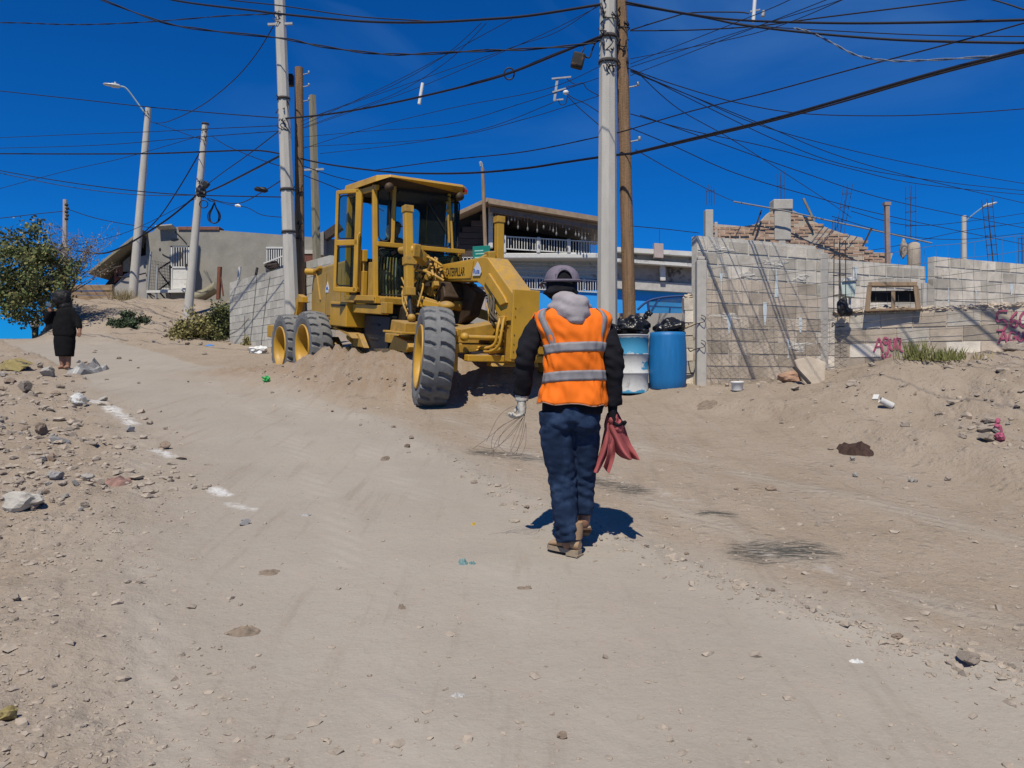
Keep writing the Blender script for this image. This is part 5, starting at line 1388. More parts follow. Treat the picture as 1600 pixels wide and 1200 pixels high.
# --- lettering on the frame
def letters(txt, x0, z0, w, h, y, m, par, th=.0035):
    cv = bpy.data.curves.new('lettering', 'FONT'); cv.body = txt; cv.size = 1; cv.extrude = .01
    tmp = bpy.data.objects.new('lettering', cv); COL.objects.link(tmp)
    bpy.context.view_layer.update(); me = bpy.data.meshes.new_from_object(tmp.evaluated_get(bpy.context.evaluated_depsgraph_get()))
    bpy.data.objects.remove(tmp)
    xs = [v.co.x for v in me.vertices]; ys = [v.co.y for v in me.vertices]
    sx, sy = w / (max(xs) - min(xs)), h / (max(ys) - min(ys)); mx0, my0 = min(xs), min(ys)
    for v in me.vertices: v.co = ((v.co.x - mx0) * sx, v.co.z * th / .02, (v.co.y - my0) * sy)
    me.materials.clear(); me.materials.append(m)
    return link_mesh('lettering', me, par, (x0, y, z0))
a, b = gl(699, 434, -.185), gl(739, 419, -.185)
letters('CATERPILLAR', -1.43, 1.775, .62, .125, -gy - .0145, M_ink, GR)
mb = MB(); mb.prism([(-.56, 1.77), (-.34, 1.77), (-.30, 1.82), (-.33, 1.88), (-.38, 1.93), (-.43, 1.97), (-.47, 1.93), (-.52, 1.88), (-.55, 1.83)], -gy - .0165, -gy - .0135); part('sticker', mb, M_decal_w, 0)
letters('Ruta', -.53, 1.80, .18, .07, -gy - .019, M_decal_b, GR)
# --- engine hood and rear
hd = MB(); hd.prism([(-7.30, .95), (-7.34, 1.55), (-7.25, 1.92), (-6.95, 2.02), (-5.2, 2.13), (-4.45, 2.14), (-4.45, .95)], -.46, .46); part('engine_hood', hd, M_hood, .05)
for (x0, x1, z0, z1) in [(-7.15, -6.3, 1.05, 1.85), (-6.25, -5.4, 1.05, 1.92), (-5.35, -4.5, 1.15, 1.95)]:
    mb = MB(); mb.prism([(x0, z0), (x1, z0), (x1, z1 + .05), (x0, z1)], -.478, -.462); part('hood_panel', mb, M_hood, .005)
mb = MB(); mb.prism([(-6.28, 1.50), (-6.10, 1.50), (-6.08, 1.57), (-6.14, 1.66), (-6.18, 1.72), (-6.22, 1.66), (-6.30, 1.57)], -.486, -.479); part('sticker', mb, M_decal_w, 0)
mb = MB(); mb.prism([(-6.25, 1.56), (-6.12, 1.56), (-6.14, 1.61), (-6.22, 1.61)], -.490, -.4865); part('sticker', mb, M_decal_b, 0)
mb = MB(); mb.bar((-6.95, -.49, 2.0), (-6.6, -.49, 1.35), .03, .03); part('brace', mb, M_yel2, 0)
mb = MB(); mb.cyl((-7.2, -.62, 1.93), (-7.0, -.42, 1.93), .07, 12); mb.bar((-7.1, -.5, 1.93), (-6.6, -.5, 2.02), .06, .06); part('grab_handle', mb, M_yel, .006)
mb = MB(); mb.bb((-7.4, -.8, .8), (-4.6, .8, .95)); part('rear_frame', mb, M_yel2, .02)
mb = MB(); mb.prism([(-7.75, .95), (-7.62, .95), (-7.55, 1.35), (-7.40, 1.45), (-7.1, 1.40), (-7.1, 1.28), (-7.4, 1.28), (-7.5, .95)], -.72, -.60); part('tow_bracket', mb, M_yel, .01)
mb = MB(); mb.prism([(-9.0, .46), (-8.45, .46), (-8.45, .74), (-8.9, .74), (-9.0, .68)], -.95, -.68); part('ripper_beam', mb, M_yel, .02)
mb = MB(); mb.bar((-8.5, -.8, .62), (-7.3, -.6, .75), .2, .16); part('ripper_arm', mb, M_yel2)
mb = MB(); mb.prism([(-8.85, -.05), (-8.72, -.1), (-8.62, .46), (-8.85, .46)], -.85, -.75); mb.prism([(-8.55, .1), (-8.45, .1), (-8.4, .46), (-8.55, .46)], -.85, -.75); part('ripper_shank', mb, M_grease)
# --- battery box, steps, under the cab
mb = MB(); mb.bb((-4.88, -.84, .88), (-3.98, -.48, 1.32)); bx = part('battery_box', mb, M_yel, .015)
mb = MB(); mb.bb((-4.80, -.852, 1.24), (-4.05, -.845, 1.275)); part('slot', mb, M_grease, 0, bx)
mb = MB(); mb.prism([(-4.9, .86), (-3.9, .78), (-3.7, .70), (-4.6, .84)], -.82, -.5); part('guard', mb, M_yel2)
mb = MB(); mb.bb((-3.95, -.74, 1.14), (-2.55, -.62, 1.29)); part('side_rail', mb, M_yel, .012)
mb = MB(); mb.bb((-2.58, -.76, 1.16), (-2.34, -.64, 1.34)); part('mount', mb, M_yel2, .01)
mb = MB(); mb.bb((-3.9, -.70, 1.31), (-2.6, .70, 1.42)); part('cab_floor', mb, M_yel2, .012)
mb = MB(); mb.bb((-4.4, -.40, .55), (-2.5, .40, 1.30)); part('transmission', mb, M_grease, .05)
mb = MB(); mb.prism([(-3.7, .35), (-2.7, .35), (-2.6, 1.12), (-3.8, 1.12)], -.58, -.44); part('shade_plate', mb, mat('underbody_shade', (.012, .014, .018), .5, .3, 9, .1), .02)  # near-black plate that paints the shadow among the parts below the cab
mb = MB()
for z in (.5, .72, .95): mb.bb((-3.45, -.60, z), (-3.05, -.585, z + .02))
part('ladder_rung', mb, M_iron, 0)
mb = MB(); mb.bar((-4.15, -.62, .66), (-3.75, -.62, .66), .10, .14); mb.prism([(-4.0, .78), (-3.72, .78), (-3.42, .55), (-4.0, .55)], -.70, -.60); part('step', mb, M_yel2, .01)
mb = MB(); mb.bar((-3.98, -.66, .50), (-3.55, -.66, .02), .07, .07); part('strut', mb, M_yel, .01)
mb = MB(); mb.bar((-3.6, -.68, .35), (-3.35, -.68, -.02), .10, .05); part('strut', mb, M_yel, .01)
mb = MB(); mb.cyl((-4.35, -.62, .70), (-4.05, -.66, .66), .075, 14); part('fuel_filter', mb, M_yel2, 0)
mb = MB(); mb.lathe([(.0, -.1), (.24, -.1), (.26, 0), (.24, .1), (0, .1)], (-4.42, -.55, .28), (0, 1, 0), 20); part('drum_cover', mb, M_yel2, .01)
hoses(5, ((-4.4, -.6, .5), (-4.1, -.5, .65)), ((-4.0, -.7, .2), (-3.7, -.5, .45)), 0, 0, (.02, .03), M_yel2, 'pipe')
# --- cab: posts, roof, glass
cb = bpy.data.objects.new('cab', None); COL.objects.link(cb); cb.parent = GR; cb.empty_display_size = .1
def cbar(a, b, w, h, name='post', m=None, bev=.008, up=None):
    mb = MB(); mb.bar(a, b, w, h, up=up); return part(name, mb, m or M_yel, bev, cb)
XF, XR, YW = -2.80, -4.22, .76
rf = MB(); rf.add([(-4.34, -.84, 3.25), (-2.80, -.84, 3.27), (-2.62, -.66, 3.345), (-2.62, .66, 3.345), (-2.80, .84, 3.27), (-4.34, .84, 3.25)] + [(-4.30, -.82, 3.37), (-2.82, -.82, 3.375), (-2.64, -.65, 3.385), (-2.64, .65, 3.385), (-2.82, .82, 3.375), (-4.30, .82, 3.37)],
       [(6, 7, 8, 9, 10, 11)] + [(i, (i + 1) % 6, 6 + (i + 1) % 6, 6 + i) for i in range(6)]); rf.add([(-4.34, -.84, 3.25), (-2.80, -.84, 3.27), (-2.62, -.66, 3.345), (-2.62, .66, 3.345), (-2.80, .84, 3.27), (-4.34, .84, 3.25)], [(5, 4, 3, 2, 1, 0)])
part('roof', rf, M_yel, .012, cb)
mb = MB(); mb.bb((-4.28, -.78, 3.19), (-2.98, .78, 3.248)); mb.add([(-2.98, -.80, 3.24), (-2.98, .80, 3.24), (-2.66, .64, 3.335), (-2.66, -.64, 3.335)], [(0, 1, 2, 3)]); mb.add([(-2.98, -.80, 3.262), (-2.98, .80, 3.262), (-2.66, .64, 3.343), (-2.66, -.64, 3.343)], [(3, 2, 1, 0)]); part('roof_lining', mb, M_cabin, .02, cb)
cbar((XF - .02, -YW, 1.40), (XF - .24, -YW, 3.25), .075, .075); cbar((XF - .12, YW, 2.15), (XF - .26, YW - .02, 3.25), .06, .06, m=M_brownblk)
cbar((XF - .10, YW, 1.40), (XF - .10, YW, 2.3), .075, .075)
cbar((XF + .02, -.52, 2.30), (XF - .12, -.46, 3.25), .055, .055); cbar((XF + .04, .56, 2.30), (XF - .12, .54, 3.25), .05, .05)
cbar((XF + .02, -.78, 2.28), (XF + .04, .80, 2.28), .07, .075)
cbar((XF - .02, -.78, 1.38), (XF, .80, 1.38), .10, .12)
cbar((XF + .03, -.16, 1.4), (XF + .03, -.16, 2.25), .12, .14, 'console'); 
for sy in (-1, 1):
    cbar((XR, sy * YW, 1.40), (XR, sy * YW, 3.25), .08, .08); cbar((XR, sy * YW, 3.2), (XF - .1, sy * YW, 3.2), .06, .08, 'rail')
    cbar((XR, sy * YW, 1.40), (XF, sy * YW, 1.40), .08, .09, 'rail')
cbar((XR, YW, 2.2), (XF, YW, 2.2), .06, .07, 'rail')
# rear wall with a rounded window
def wall_hole(x, y0, y1, z0, z1, wy0, wy1, wz0, wz1, th, m, name, seg=6, rad=.10):
    mb = MB(); out = []
    for cy, cz, a0 in ((wy1 - rad, wz1 - rad, 0), (wy0 + rad, wz1 - rad, 90), (wy0 + rad, wz0 + rad, 180), (wy1 - rad, wz0 + rad, 270)):
        for k in range(seg + 1):
            a = math.radians(a0 + 90 * k / seg); out.append((cy + rad * math.cos(a), cz + rad * math.sin(a)))
    n = len(out); q = n // 4
    cors = [(y1, z1), (y0, z1), (y0, z0), (y1, z0)]
    outer = []
    for i, (y, z) in enumerate(out):
        c = i // (seg + 1); k = (i % (seg + 1)) / seg
        # walk the outer border so the ring is convex all round
        m0 = [((y1), (z0 + z1) / 2), ((y0 + y1) / 2, z1), (y0, (z0 + z1) / 2), ((y0 + y1) / 2, z0)]
        a_, b_ = m0[c], m0[(c + 1) % 4]
        outer.append(tuple(Vector(a_).lerp(Vector(cors[c]), min(1, 2 * k)) if k <= .5 else Vector(cors[c]).lerp(Vector(b_), 2 * k - 1)))
    vs = [(x, *p) for p in out] + [(x, *p) for p in outer] + [(x + th, *p) for p in out] + [(x + th, *p) for p in outer]
    fs = []
    for i in range(n):
        j = (i + 1) % n
        fs += [(i, j, n + j, n + i), (2 * n + i, 3 * n + i, 3 * n + j, 2 * n + j), (i, 2 * n + i, 2 * n + j, j), (n + i, n + j, 3 * n + j, 3 * n + i)]
    mb.add(vs, fs); return part(name, mb, m, 0, cb), out
wall_hole(XR - .02, -.74, .74, 1.42, 3.2, -.62, .60, 2.1, 3.10, .03, M_cabin, 'rear_wall')
cbar((XR + .02, -.02, 2.1), (XR + .02, -.02, 3.12), .10, .05, 'rear_mullion', M_cabin)
mb = MB(); mb.bb((XR + .04, YW - .03, 2.2), (-3.45, YW + .0, 3.2)); part('side_lining', mb, M_cabin, .01, cb)
mb = MB(); mb.bb((XR, .70, 1.42), (XF - .1, .73, 2.18)); part('side_panel', mb, M_yel2, .01, cb)
# glass with black seals
def pane(corners, name='pane', seal=.022, rad=.09, m=None):
    c = [Vector(p) for p in corners]; u = (c[1] - c[0]); v = (c[3] - c[0]); W_, H_ = u.length, v.length; u.normalize(); v.normalize(); nrm = u.cross(v).normalized()
    pts = []
    rad = min(rad, W_ * .45)
    for cx, cy, a0 in ((W_ - rad, H_ - rad, 0), (rad, H_ - rad, 90), (rad, rad, 180), (W_ - rad, rad, 270)):
        for k in range(5):
            a = math.radians(a0 + 22.5 * k); pts.append(c[0] + u * (cx + rad * math.cos(a)) + v * (cy + rad * math.sin(a)))
    mb = MB(); n = len(pts); mb.add([p - nrm * .003 for p in pts] + [p + nrm * .003 for p in pts], [tuple(range(n))[::-1], tuple(range(n, 2 * n))])
    o = part(name, mb, m or M_glass, 0, cb)
    mb = MB(); mb.tube(pts + [pts[0]], seal * .6, 5, caps=False); part('seal', mb, M_seal, 0, o) if False else mb.build('seal', M_seal, o)
    return o
pane([(XF + .03, -.49, 2.33), (XF + .045, .53, 2.33), (XF - .11, .51, 3.2), (XF - .11, -.43, 3.2)], 'windscreen')
pane([(XF - .08, -.72, 2.34), (XF + .01, -.55, 2.34), (XF - .12, -.50, 3.2), (XF - .20, -.72, 3.2)])
pane([(XF + .03, .60, 2.34), (XF - .08, .74, 2.34), (XF - .22, .74, 3.2), (XF - .12, .58, 3.2)])
pane([(XF - .12, -.72, 1.47), (XF + .03, -.26, 1.47), (XF + .03, -.26, 2.22), (XF - .12, -.72, 2.22)])
pane([(XF + .04, -.06, 1.8), (XF - .04, .74, 1.8), (XF - .04, .74, 2.22), (XF + .04, -.06, 2.22)])
pane([(-3.40, YW, 2.26), (XF - .14, YW, 2.26), (XF - .24, YW, 3.15), (-3.40, YW, 3.15)])
# open door, hinged at the rear post and swung back
dh = Vector((-3.92, -.80, 0)); de = Vector((-4.55, -1.02, 0))
dq = gl(560, 380, -.80); dh.x = dq.x; dd = (gl(526, 380, -1.0) - Vector((0, 0, 0))); de = Vector((dd.x, -1.0, 0))
dr_ = bpy.data.objects.new('door', None); COL.objects.link(dr_); dr_.parent = GR; dr_.empty_display_size = .1
dz0, dz1 = 1.50, 3.24
def dpt(f, z): return dh.lerp(de, f) + Vector((0, 0, z))
def dbar(a, b, w=.06, h=.09, nm='frame'):
    mb = MB(); mb.bar(a, b, w, h, up=(0, 0, 1) if abs((Vector(b) - Vector(a)).z) < .3 else (de - dh)); return part(nm, mb, M_yel, .012, dr_)
dn = (de - dh).cross(Vector((0, 0, 1))).normalized()
dbar(dpt(.02, dz0), dpt(.02, dz1), .05, .15); dbar(dpt(1, dz0), dpt(1, dz1), .05, .07); dbar(dpt(0, dz0 + .03), dpt(1, dz0 + .03), .05, .09); dbar(dpt(0, dz1 - .03), dpt(1, dz1 - .03), .05, .07); dbar(dpt(0, 2.34), dpt(1, 2.34), .05, .10)
cb_keep = cb; cb = dr_
pane([dpt(.14, dz0 + .10), dpt(.94, dz0 + .10), dpt(.94, 2.27), dpt(.14, 2.27)]); pane([dpt(.14, 2.41), dpt(.94, 2.41), dpt(.94, dz1 - .09), dpt(.14, dz1 - .09)])
cb = cb_keep
mb = MB(); mb.tube([dpt(-.08, 1.55) + Vector((.05, -.03, 0)), dpt(-.08, 1.6) + Vector((.05, -.06, 0)), dpt(-.08, 2.45) + Vector((.05, -.06, 0)), dpt(-.08, 2.5) + Vector((.05, -.02, 0))], .018, 8); part('grab_rail', mb, M_yel, 0)
# things inside: seat, console, levers, wheel
mb = MB(); mb.bb((-3.95, -.30, 1.75), (-3.45, .25, 1.90)); mb.prism([(-4.02, 1.88), (-3.90, 1.88), (-3.98, 2.45), (-4.08, 2.45)], -.28, .23); part('seat', mb, M_seal, .04, cb)
mb = MB(); mb.bar((-3.1, -.05, 1.42), (-3.28, -.05, 2.10), .09, .09); part('steering_column', mb, M_yel2, .01, cb)
mb = MB(); mb.lathe([(.20, -.012), (.22, 0), (.20, .012), (.18, 0), (.20, -.012)], (-3.30, -.05, 2.14), Vector((-.25, 0, .97)), 24, caps=False); part('steering_wheel', mb, M_seal, 0, cb)
for k in range(7):
    y = -.66 + k * .055; mb = MB(); mb.tube(crom([(-3.02 + .008 * k, y, 1.44), (-3.03, y - .005, 1.75), (-3.05 - .01 * k, y + .03, 2.10)], 4), .013, 6); part('lever', mb, M_hose if k % 3 else mat('lever_sleeve', (.36, .36, .22), .6, .2, 9, 0), 0, cb)
mb = MB(); mb.bb((-3.30, -.72, 1.42), (-3.12, -.62, 2.0)); part('lever_box', mb, M_yel2, .01, cb)
mb = MB(); mb.bb((-3.62, -.74, 1.42), (-3.48, -.66, 1.86)); mb.bb((-3.62, -.74, 2.02), (-3.50, -.66, 2.22)); mb.cyl((-3.55, -.71, 1.42), (-3.55, -.71, 2.22), .02, 6); part('door_latch', mb, M_yel, .01, cb)
for (y, x) in ((-.52, -2.70), (.50, -2.70)):
    mb = MB(); mb.lathe([(.0, -.06), (.05, -.06), (.07, 0), (.07, .05), (0, .055)], (x, y * 1.25, 3.19), (1, 0, 0), 14); part('headlight', mb, M_brownblk, 0, cb)
mb = MB(); mb.bb((-2.72, .70, 3.27), (-2.66, .76, 3.32)); part('marker_light', mb, M_red, .005, cb)
mb = MB(); mb.bar((-2.86, .1, 3.1), (-2.78, .42, 2.62), .02, .02); part('wiper', mb, M_seal, 0, cb)
mb = MB(); mb.bar((-2.71, .48, 2.4), (-2.84, .48, 3.1), .03, .03); mb.bar((-2.80, .44, 2.95), (-2.80, .52, 2.95), .05, .05); part('mirror_stay', mb, M_yel2, .005, cb)
mb = MB(); mb.ell((-3.1, -.46, 2.52), (.03, .05, .12)); part('mirror', mb, M_decal_w, 0, cb)
# ------------------------------------------------------------ people
M_skin = mat('skin', (.30, .155, .10), .6, .1, 12, .05, 60)
M_hair = mat('black_hair', (.010, .009, .009), .6, .3, 20, .3, 60)
M_black_cloth = mat('black_fleece', (.013, .013, .017), .95, .3, 12, .3, 120, spots=(.035, .034, .036), spot_sc=7, spot_at=.62, spotw=.12, spec=.12)
M_black_skirt = mat('black_cloth', (.010, .010, .011), .95, .2, 12, .1, 60, spec=.12)
M_denim = mat('dark_denim', (.016, .031, .070), .92, .35, 9, .35, 220, spots=(.040, .066, .125), spot_sc=9, spot_at=.50, spotw=.25, spec=.12)
M_vest = mat('hi_vis_orange', (.93, .185, .012), .75, .05, 5, .15, 160, spec=.2)
M_vest_in = mat('vest_lining', (.75, .10, .02), .8, .05, 5, 0)
M_tape = mat('reflective_tape', (.235, .225, .24), .55, .07, 18, .1, 200, spec=.3)
M_pipe_edge = mat('vest_piping', (.40, .25, .19), .8, .05, 8, 0)
M_greyfleece = mat('grey_fleece', (.36, .325, .34), .95, .1, 10, .2, 130, spec=.1)
M_cap = mat('faded_cap', (.19, .165, .205), .9, .18, 9, .2, 120, spec=.1)
M_boot = mat('tan_leather', (.36, .235, .14), .75, .2, 14, .15, 80)
M_sole = mat('boot_sole', (.34, .265, .185), .85, .15, 14, .2, 80)
M_sole_shaded = mat('boot_sole_shaded', (.09, .05, .03), .85, .15, 14, .2, 80)  # darker copy of the sole colour, shade painted into the lifted boot
M_glove = mat('dirty_white_glove', (.50, .47, .41), .95, .22, 22, .3, 120, spots=(.10, .09, .08), spot_sc=14, spot_at=.58, spotw=.08)
M_cloth_red = mat('faded_red_cloth', (.36, .095, .095), .95, .14, 8, .25, 150, spec=.1)
rr = random.Random(2)

mx0, mD = 890, 4.85
mbase = P(mx0, 862, mD); mbase.z = h1(mbase.x, mbase.y)
man = thing('person', mbase, 'person walking away in an orange reflective vest, black jacket, jeans and grey cap', 'person')
def ml(px, py, y=0.0):       # point on the man seen at a pixel, y metres behind the plane of his feet
    p = P(px, py, mD + y); return p - mbase
def limb(mb, pts, rs, n=12, m=0):
    """closed tapering limb, rs = radius or (across, deep)"""
    pts = crom(pts, 4); k = len(pts); rings = []
    N = len(rs)
    for i, p in enumerate(pts):
        t = i / (k - 1) * (N - 1); a = min(int(t), N - 2); f = t - a
        r0 = rs[a] if isinstance(rs[a], tuple) else (rs[a],) * 2; r1 = rs[a + 1] if isinstance(rs[a + 1], tuple) else (rs[a + 1],) * 2
        rx, ry = r0[0] + (r1[0] - r0[0]) * f, r0[1] + (r1[1] - r0[1]) * f
        d = (pts[min(i + 1, k - 1)] - pts[max(i - 1, 0)]).normalized()
        u = Vector((1, 0, 0)); u = (u - d * u.dot(d)).normalized(); w = d.cross(u).normalized()
        rings.append([p + u * rx * math.cos(q) + w * ry * math.sin(q) for q in np.linspace(0, 2 * math.pi, n, endpoint=False)])
    mb.rings(rings, m); return mb
V = Vector
# joints
shL, elL, wrL = V((-.195, .0, 1.42)), V((-.265, -.03, 1.19)), V((-.285, .03, .945))
shR, elR, wrR = V((.21, .0, 1.41)), V((.262, -.03, 1.16)), V((.262, .02, .89))
hipL, knL, anL = V((-.075, .0, .86)), V((-.045, .01, .46)), V((-.012, -.01, .09))
hipR, knR, anR = V((.095, .0, .86)), V((.098, .08, .47)), V((.092, .085, .20))
head = V((-.046, .045, 1.635))
# the body: one continuous skin under the clothes
mb = MB()
mb.ell(head, (.075, .095, .108)); mb.ell(head + V((-.015, .05, -.05)), (.055, .06, .065))        # skull, jaw (turned a little left)
mb.ell(head + V((-.04, .105, -.02)), (.016, .022, .022)); mb.ell(head + V((-.03, .09, -.065)), (.03, .02, .012))
for sx in (-1, 1): mb.ell(head + V((sx * .078, -.005, -.015)), (.012, .025, .034))
limb(mb, [head + V((.005, -.015, -.07)), V((-.01, -.01, 1.50)), V((.0, -.01, 1.42))], [.056, .058, .075])
limb(mb, [V((.01, .0, 1.42)), V((.02, 0, 1.25)), V((.025, 0, 1.02)), V((.012, 0, .86))], [(.15, .085), (.145, .10), (.135, .095), (.15, .10)], 16)
limb(mb, [shL + V((.03, .01, -.05)), elL, wrL], [.036, .036, .03]); limb(mb, [shR + V((-.03, .01, -.05)), elR, wrR], [.036, .036, .03])
limb(mb, [hipL, knL, anL], [.08, .055, .042]); limb(mb, [hipR, knR, anR], [.08, .055, .042])
mb.ell(anL + V((0, 0, -.01)), (.04, .05, .06)); mb.ell(anR + V((0, 0, -.01)), (.04, .05, .06))
body = mb.build('body', M_skin, man); soft(body, .012, 5)
# jacket
mb = MB()
def torso_rings(grow, z0, z1, n=26, seed=0, amp=.006, nz=18):
    prof = [(1.475, .01, .125, .075), (1.455, .008, .185, .088), (1.42, .01, .205, .105), (1.33, .02, .185, .122), (1.22, .03, .162, .122), (1.10, .03, .158, .115), (1.0, .024, .172, .118), (.92, .018, .186, .128), (.84, .016, .186, .132)]
    zs = [p[0] for p in prof][::-1]; out = []
    for i in range(nz):
        z = z0 + (z1 - z0) * i / (nz - 1)
        cx, rx, ry = (float(np.interp(z, zs, [p[k] for p in prof][::-1])) for k in (1, 2, 3))
        ring = []
        for q in np.linspace(0, 2 * math.pi, n, endpoint=False):
            c, s_ = math.cos(q), math.sin(q); e = .8
            x, y = math.copysign(abs(c) ** e, c), math.copysign(abs(s_) ** e, s_)
            w = amp * (mnoise.noise(V((c * 1.6 + seed, s_ * 1.6, z * 9))) + .7 * mnoise.noise(V((c * 3, s_ * 3 + seed, z * 22))))
            ring.append(V((cx + x * (rx + grow + w), y * (ry + grow + w), z)))
        out.append(ring)
    return out
mb.rings(torso_rings(0, .845, 1.475))
limb(mb, [shL + V((.02, .01, -.035)), shL + V((-.02, 0, -.08)), elL, wrL + V((0, 0, .03))], [.060, .066, .062, .054], 14)
limb(mb, [shR + V((-.02, .01, -.035)), shR + V((.01, 0, -.08)), elR, wrR + V((0, 0, .03))], [.060, .066, .060, .054], 14)
mb.lathe([(.045, -.02), (.056, -.02), (.058, .02), (.045, .03)], wrL + V((0, 0, .035)), elL - wrL, 14); mb.lathe([(.045, -.025), (.060, -.02), (.060, .02), (.045, .03)], wrR + V((0, 0, .03)), elR - wrR, 14)
jk = mb.build('jacket', M_black_cloth, man); soft(jk, .010, 5)
def fleece(p):
    N = mnoise.noise; arm_ = min(1, max(0, (abs(p.x - .01) - .16) / .05)); elb = math.exp(-((p.z - 1.17) / .10) ** 2)
    return (N(V((p.x * 9, p.y * 9, p.z * 24 + p.x * 12))) * .011 + N(V((p.x * 17, p.y * 17, p.z * 34))) * .005) * arm_ * (.45 + elb) + N(V((p.x * 12, p.y * 12, p.z * 12))) * .004
bake(jk, fleece)
# vest: a shell over the jacket, open at the arms; tape sewn on
def vest_pt(q, z, grow=.020):
    r = torso_rings(grow, z, z, n=2, nz=1)
    return r
def vshell(q0, q1, z0f, z1f, grow, m, name, par, nq=30, nz=22, th=.004, amp=.007):
    mb = MB(); outer = []
    prof = [(1.478, .01, .160, .078), (1.455, .008, .208, .094), (1.42, .01, .222, .112), (1.33, .022, .192, .128), (1.22, .03, .164, .126), (1.10, .03, .162, .120), (1.0, .024, .178, .124), (.92, .018, .192, .134), (.84, .016, .192, .138)]
    zs = [p[0] for p in prof][::-1]
    def pt(q, z, g):
        cx, rx, ry = (float(np.interp(z, zs, [p[k] for p in prof][::-1])) for k in (1, 2, 3))
        if math.sin(q) < .02:
            tz = min(1, max(0, (z - 1.14) / .17)); q = 1.5 * math.pi + (q - 1.5 * math.pi) * (1 - .19 * tz * tz * (3 - 2 * tz))
        c, s_ = math.cos(q), math.sin(q); e = .78
        x, y = math.copysign(abs(c) ** e, c), math.copysign(abs(s_) ** e, s_)
        w = amp * (mnoise.noise(V((c * 1.8 + 4, s_ * 1.8, z * 7))) + .7 * mnoise.noise(V((c * 3.4, s_ * 3.4 + 7, z * 17 + c * 3))))
        w += amp * .55 * mnoise.noise(V((c * 5 + z * 9, s_ * 2, z * 3 - c * 5))) + amp * .3 * abs(mnoise.noise(V((c * 9 - z * 14, 3.3, z * 6))))
        return V((cx + x * (rx + g + w), y * (ry + g + w), z))
    for i in range(nz):
        row = []
        for j in range(nq):
            q = q0 + (q1 - q0) * j / (nq - 1); f = i / (nz - 1)
            z = z0f(q) * (1 - f) + z1f(q) * f
            row.append(pt(q, z, grow))
        outer.append(row)
    inner = []
    for i in range(nz):
        row = []
        for j in range(nq):
            q = q0 + (q1 - q0) * j / (nq - 1); f = i / (nz - 1); z = z0f(q) * (1 - f) + z1f(q) * f
            row.append(pt(q, z, grow - th))
        inner.append(row)
    vs = [p for r in outer for p in r] + [p for r in inner for p in r]; n0 = nq * nz; fs = []
    for i in range(nz - 1):
        for j in range(nq - 1):
            a, b = i * nq + j, i * nq + j + 1; c, d = (i + 1) * nq + j + 1, (i + 1) * nq + j
            fs += [(a, b, c, d), (n0 + a, n0 + d, n0 + c, n0 + b)]
    for j in range(nq - 1):
        fs += [(j, n0 + j, n0 + j + 1, j + 1), ((nz - 1) * nq + j, (nz - 1) * nq + j + 1, n0 + (nz - 1) * nq + j + 1, n0 + (nz - 1) * nq + j)]
    for i in range(nz - 1):
        a, d = i * nq, (i + 1) * nq; fs += [(a, d, n0 + d, n0 + a)]
        a, d = i * nq + nq - 1, (i + 1) * nq + nq - 1; fs += [(a, n0 + a, n0 + d, d)]
    mb.add(vs, fs, 0, True)
    return mb.build(name, m, par), pt
hpi = math.pi / 2
arm = lambda q: math.exp(-((math.cos(q) ** 2 - 1) / .16) ** 2)      # near the sides the vest stops under the arm
vest, vpt = vshell(math.pi + .06, 2 * math.pi - .06, lambda q: .905 - .010 * math.cos(q) + .006 * math.sin(q * 7), lambda q: 1.475, .021, M_vest, 'vest', man, 60, 44, amp=.017)
vfront, _ = vshell(.06, math.pi - .06, lambda q: .905 - .010 * math.cos(q), lambda q: 1.46, .016, M_vest, 'vest_front', man, 24, 16)
for sx in (-1, 1):           # side panel below the arm hole, with the tie tape
    a_ = 0 if sx > 0 else math.pi
    vshell(a_ - .07, a_ + .07, lambda q: .905 - .010 * math.cos(q), lambda q: 1.18, .015, M_vest, 'side_panel', vest, 6, 14)
def hband(z0, z1, nm='tape'):
    vshell(math.pi + .03, 2 * math.pi - .03, lambda q: z0 - .012 * math.cos(q) * -1 + .012 * math.sin(q + .3) * -1, lambda q: z1 - .012 * math.cos(q) * -1 + .012 * math.sin(q + .3) * -1, .0245, M_tape, nm, vest, 60, 5, .004, amp=.017)
hband(1.206, 1.262); hband(1.035, 1.095)
def vband(qa, qb, w, z0=1.262, z1=1.474):
    mb = MB(); L = []
    for i in range(14):
        f = i / 13; z = z0 + (z1 - z0) * f; q = qa + (qb - qa) * f
        L.append([vpt(q - w, z, .0255), vpt(q + w, z, .0255)])
    vs = [p for r in L for p in r] + [p + V((0, .004, 0)) for r in L for p in r]; k = 28
    fs = []
    for i in range(13):
        fs += [(2 * i, 2 * i + 1, 2 * i + 3, 2 * i + 2), (k + 2 * i, k + 2 * i + 2, k + 2 * i + 3, k + 2 * i + 1), (2 * i, 2 * i + 2, k + 2 * i + 2, k + 2 * i), (2 * i + 1, k + 2 * i + 1, k + 2 * i + 3, 2 * i + 3)]
    mb.add(vs, fs, 0, True); mb.build('tape', M_tape, vest)
vband(3.92, 3.72, .155); vband(5.72, 5.66, .12)
def edge(fn, r=.0045):
    mb = MB(); mb.tube([fn(t) for t in np.linspace(0, 1, 26)], r, 5); mb.build('piping', M_pipe_edge, vest)
edge(lambda t: vpt(math.pi + .06 + (math.pi - .12) * t, .905 - .010 * math.cos(math.pi + .06 + (math.pi - .12) * t) + .006 * math.sin((math.pi + .06 + (math.pi - .12) * t) * 7), .020), .003)
for q in (math.pi + .06, 2 * math.pi - .06): edge(lambda t, q=q: vpt(q, .905 + .55 * t, .020), .003)
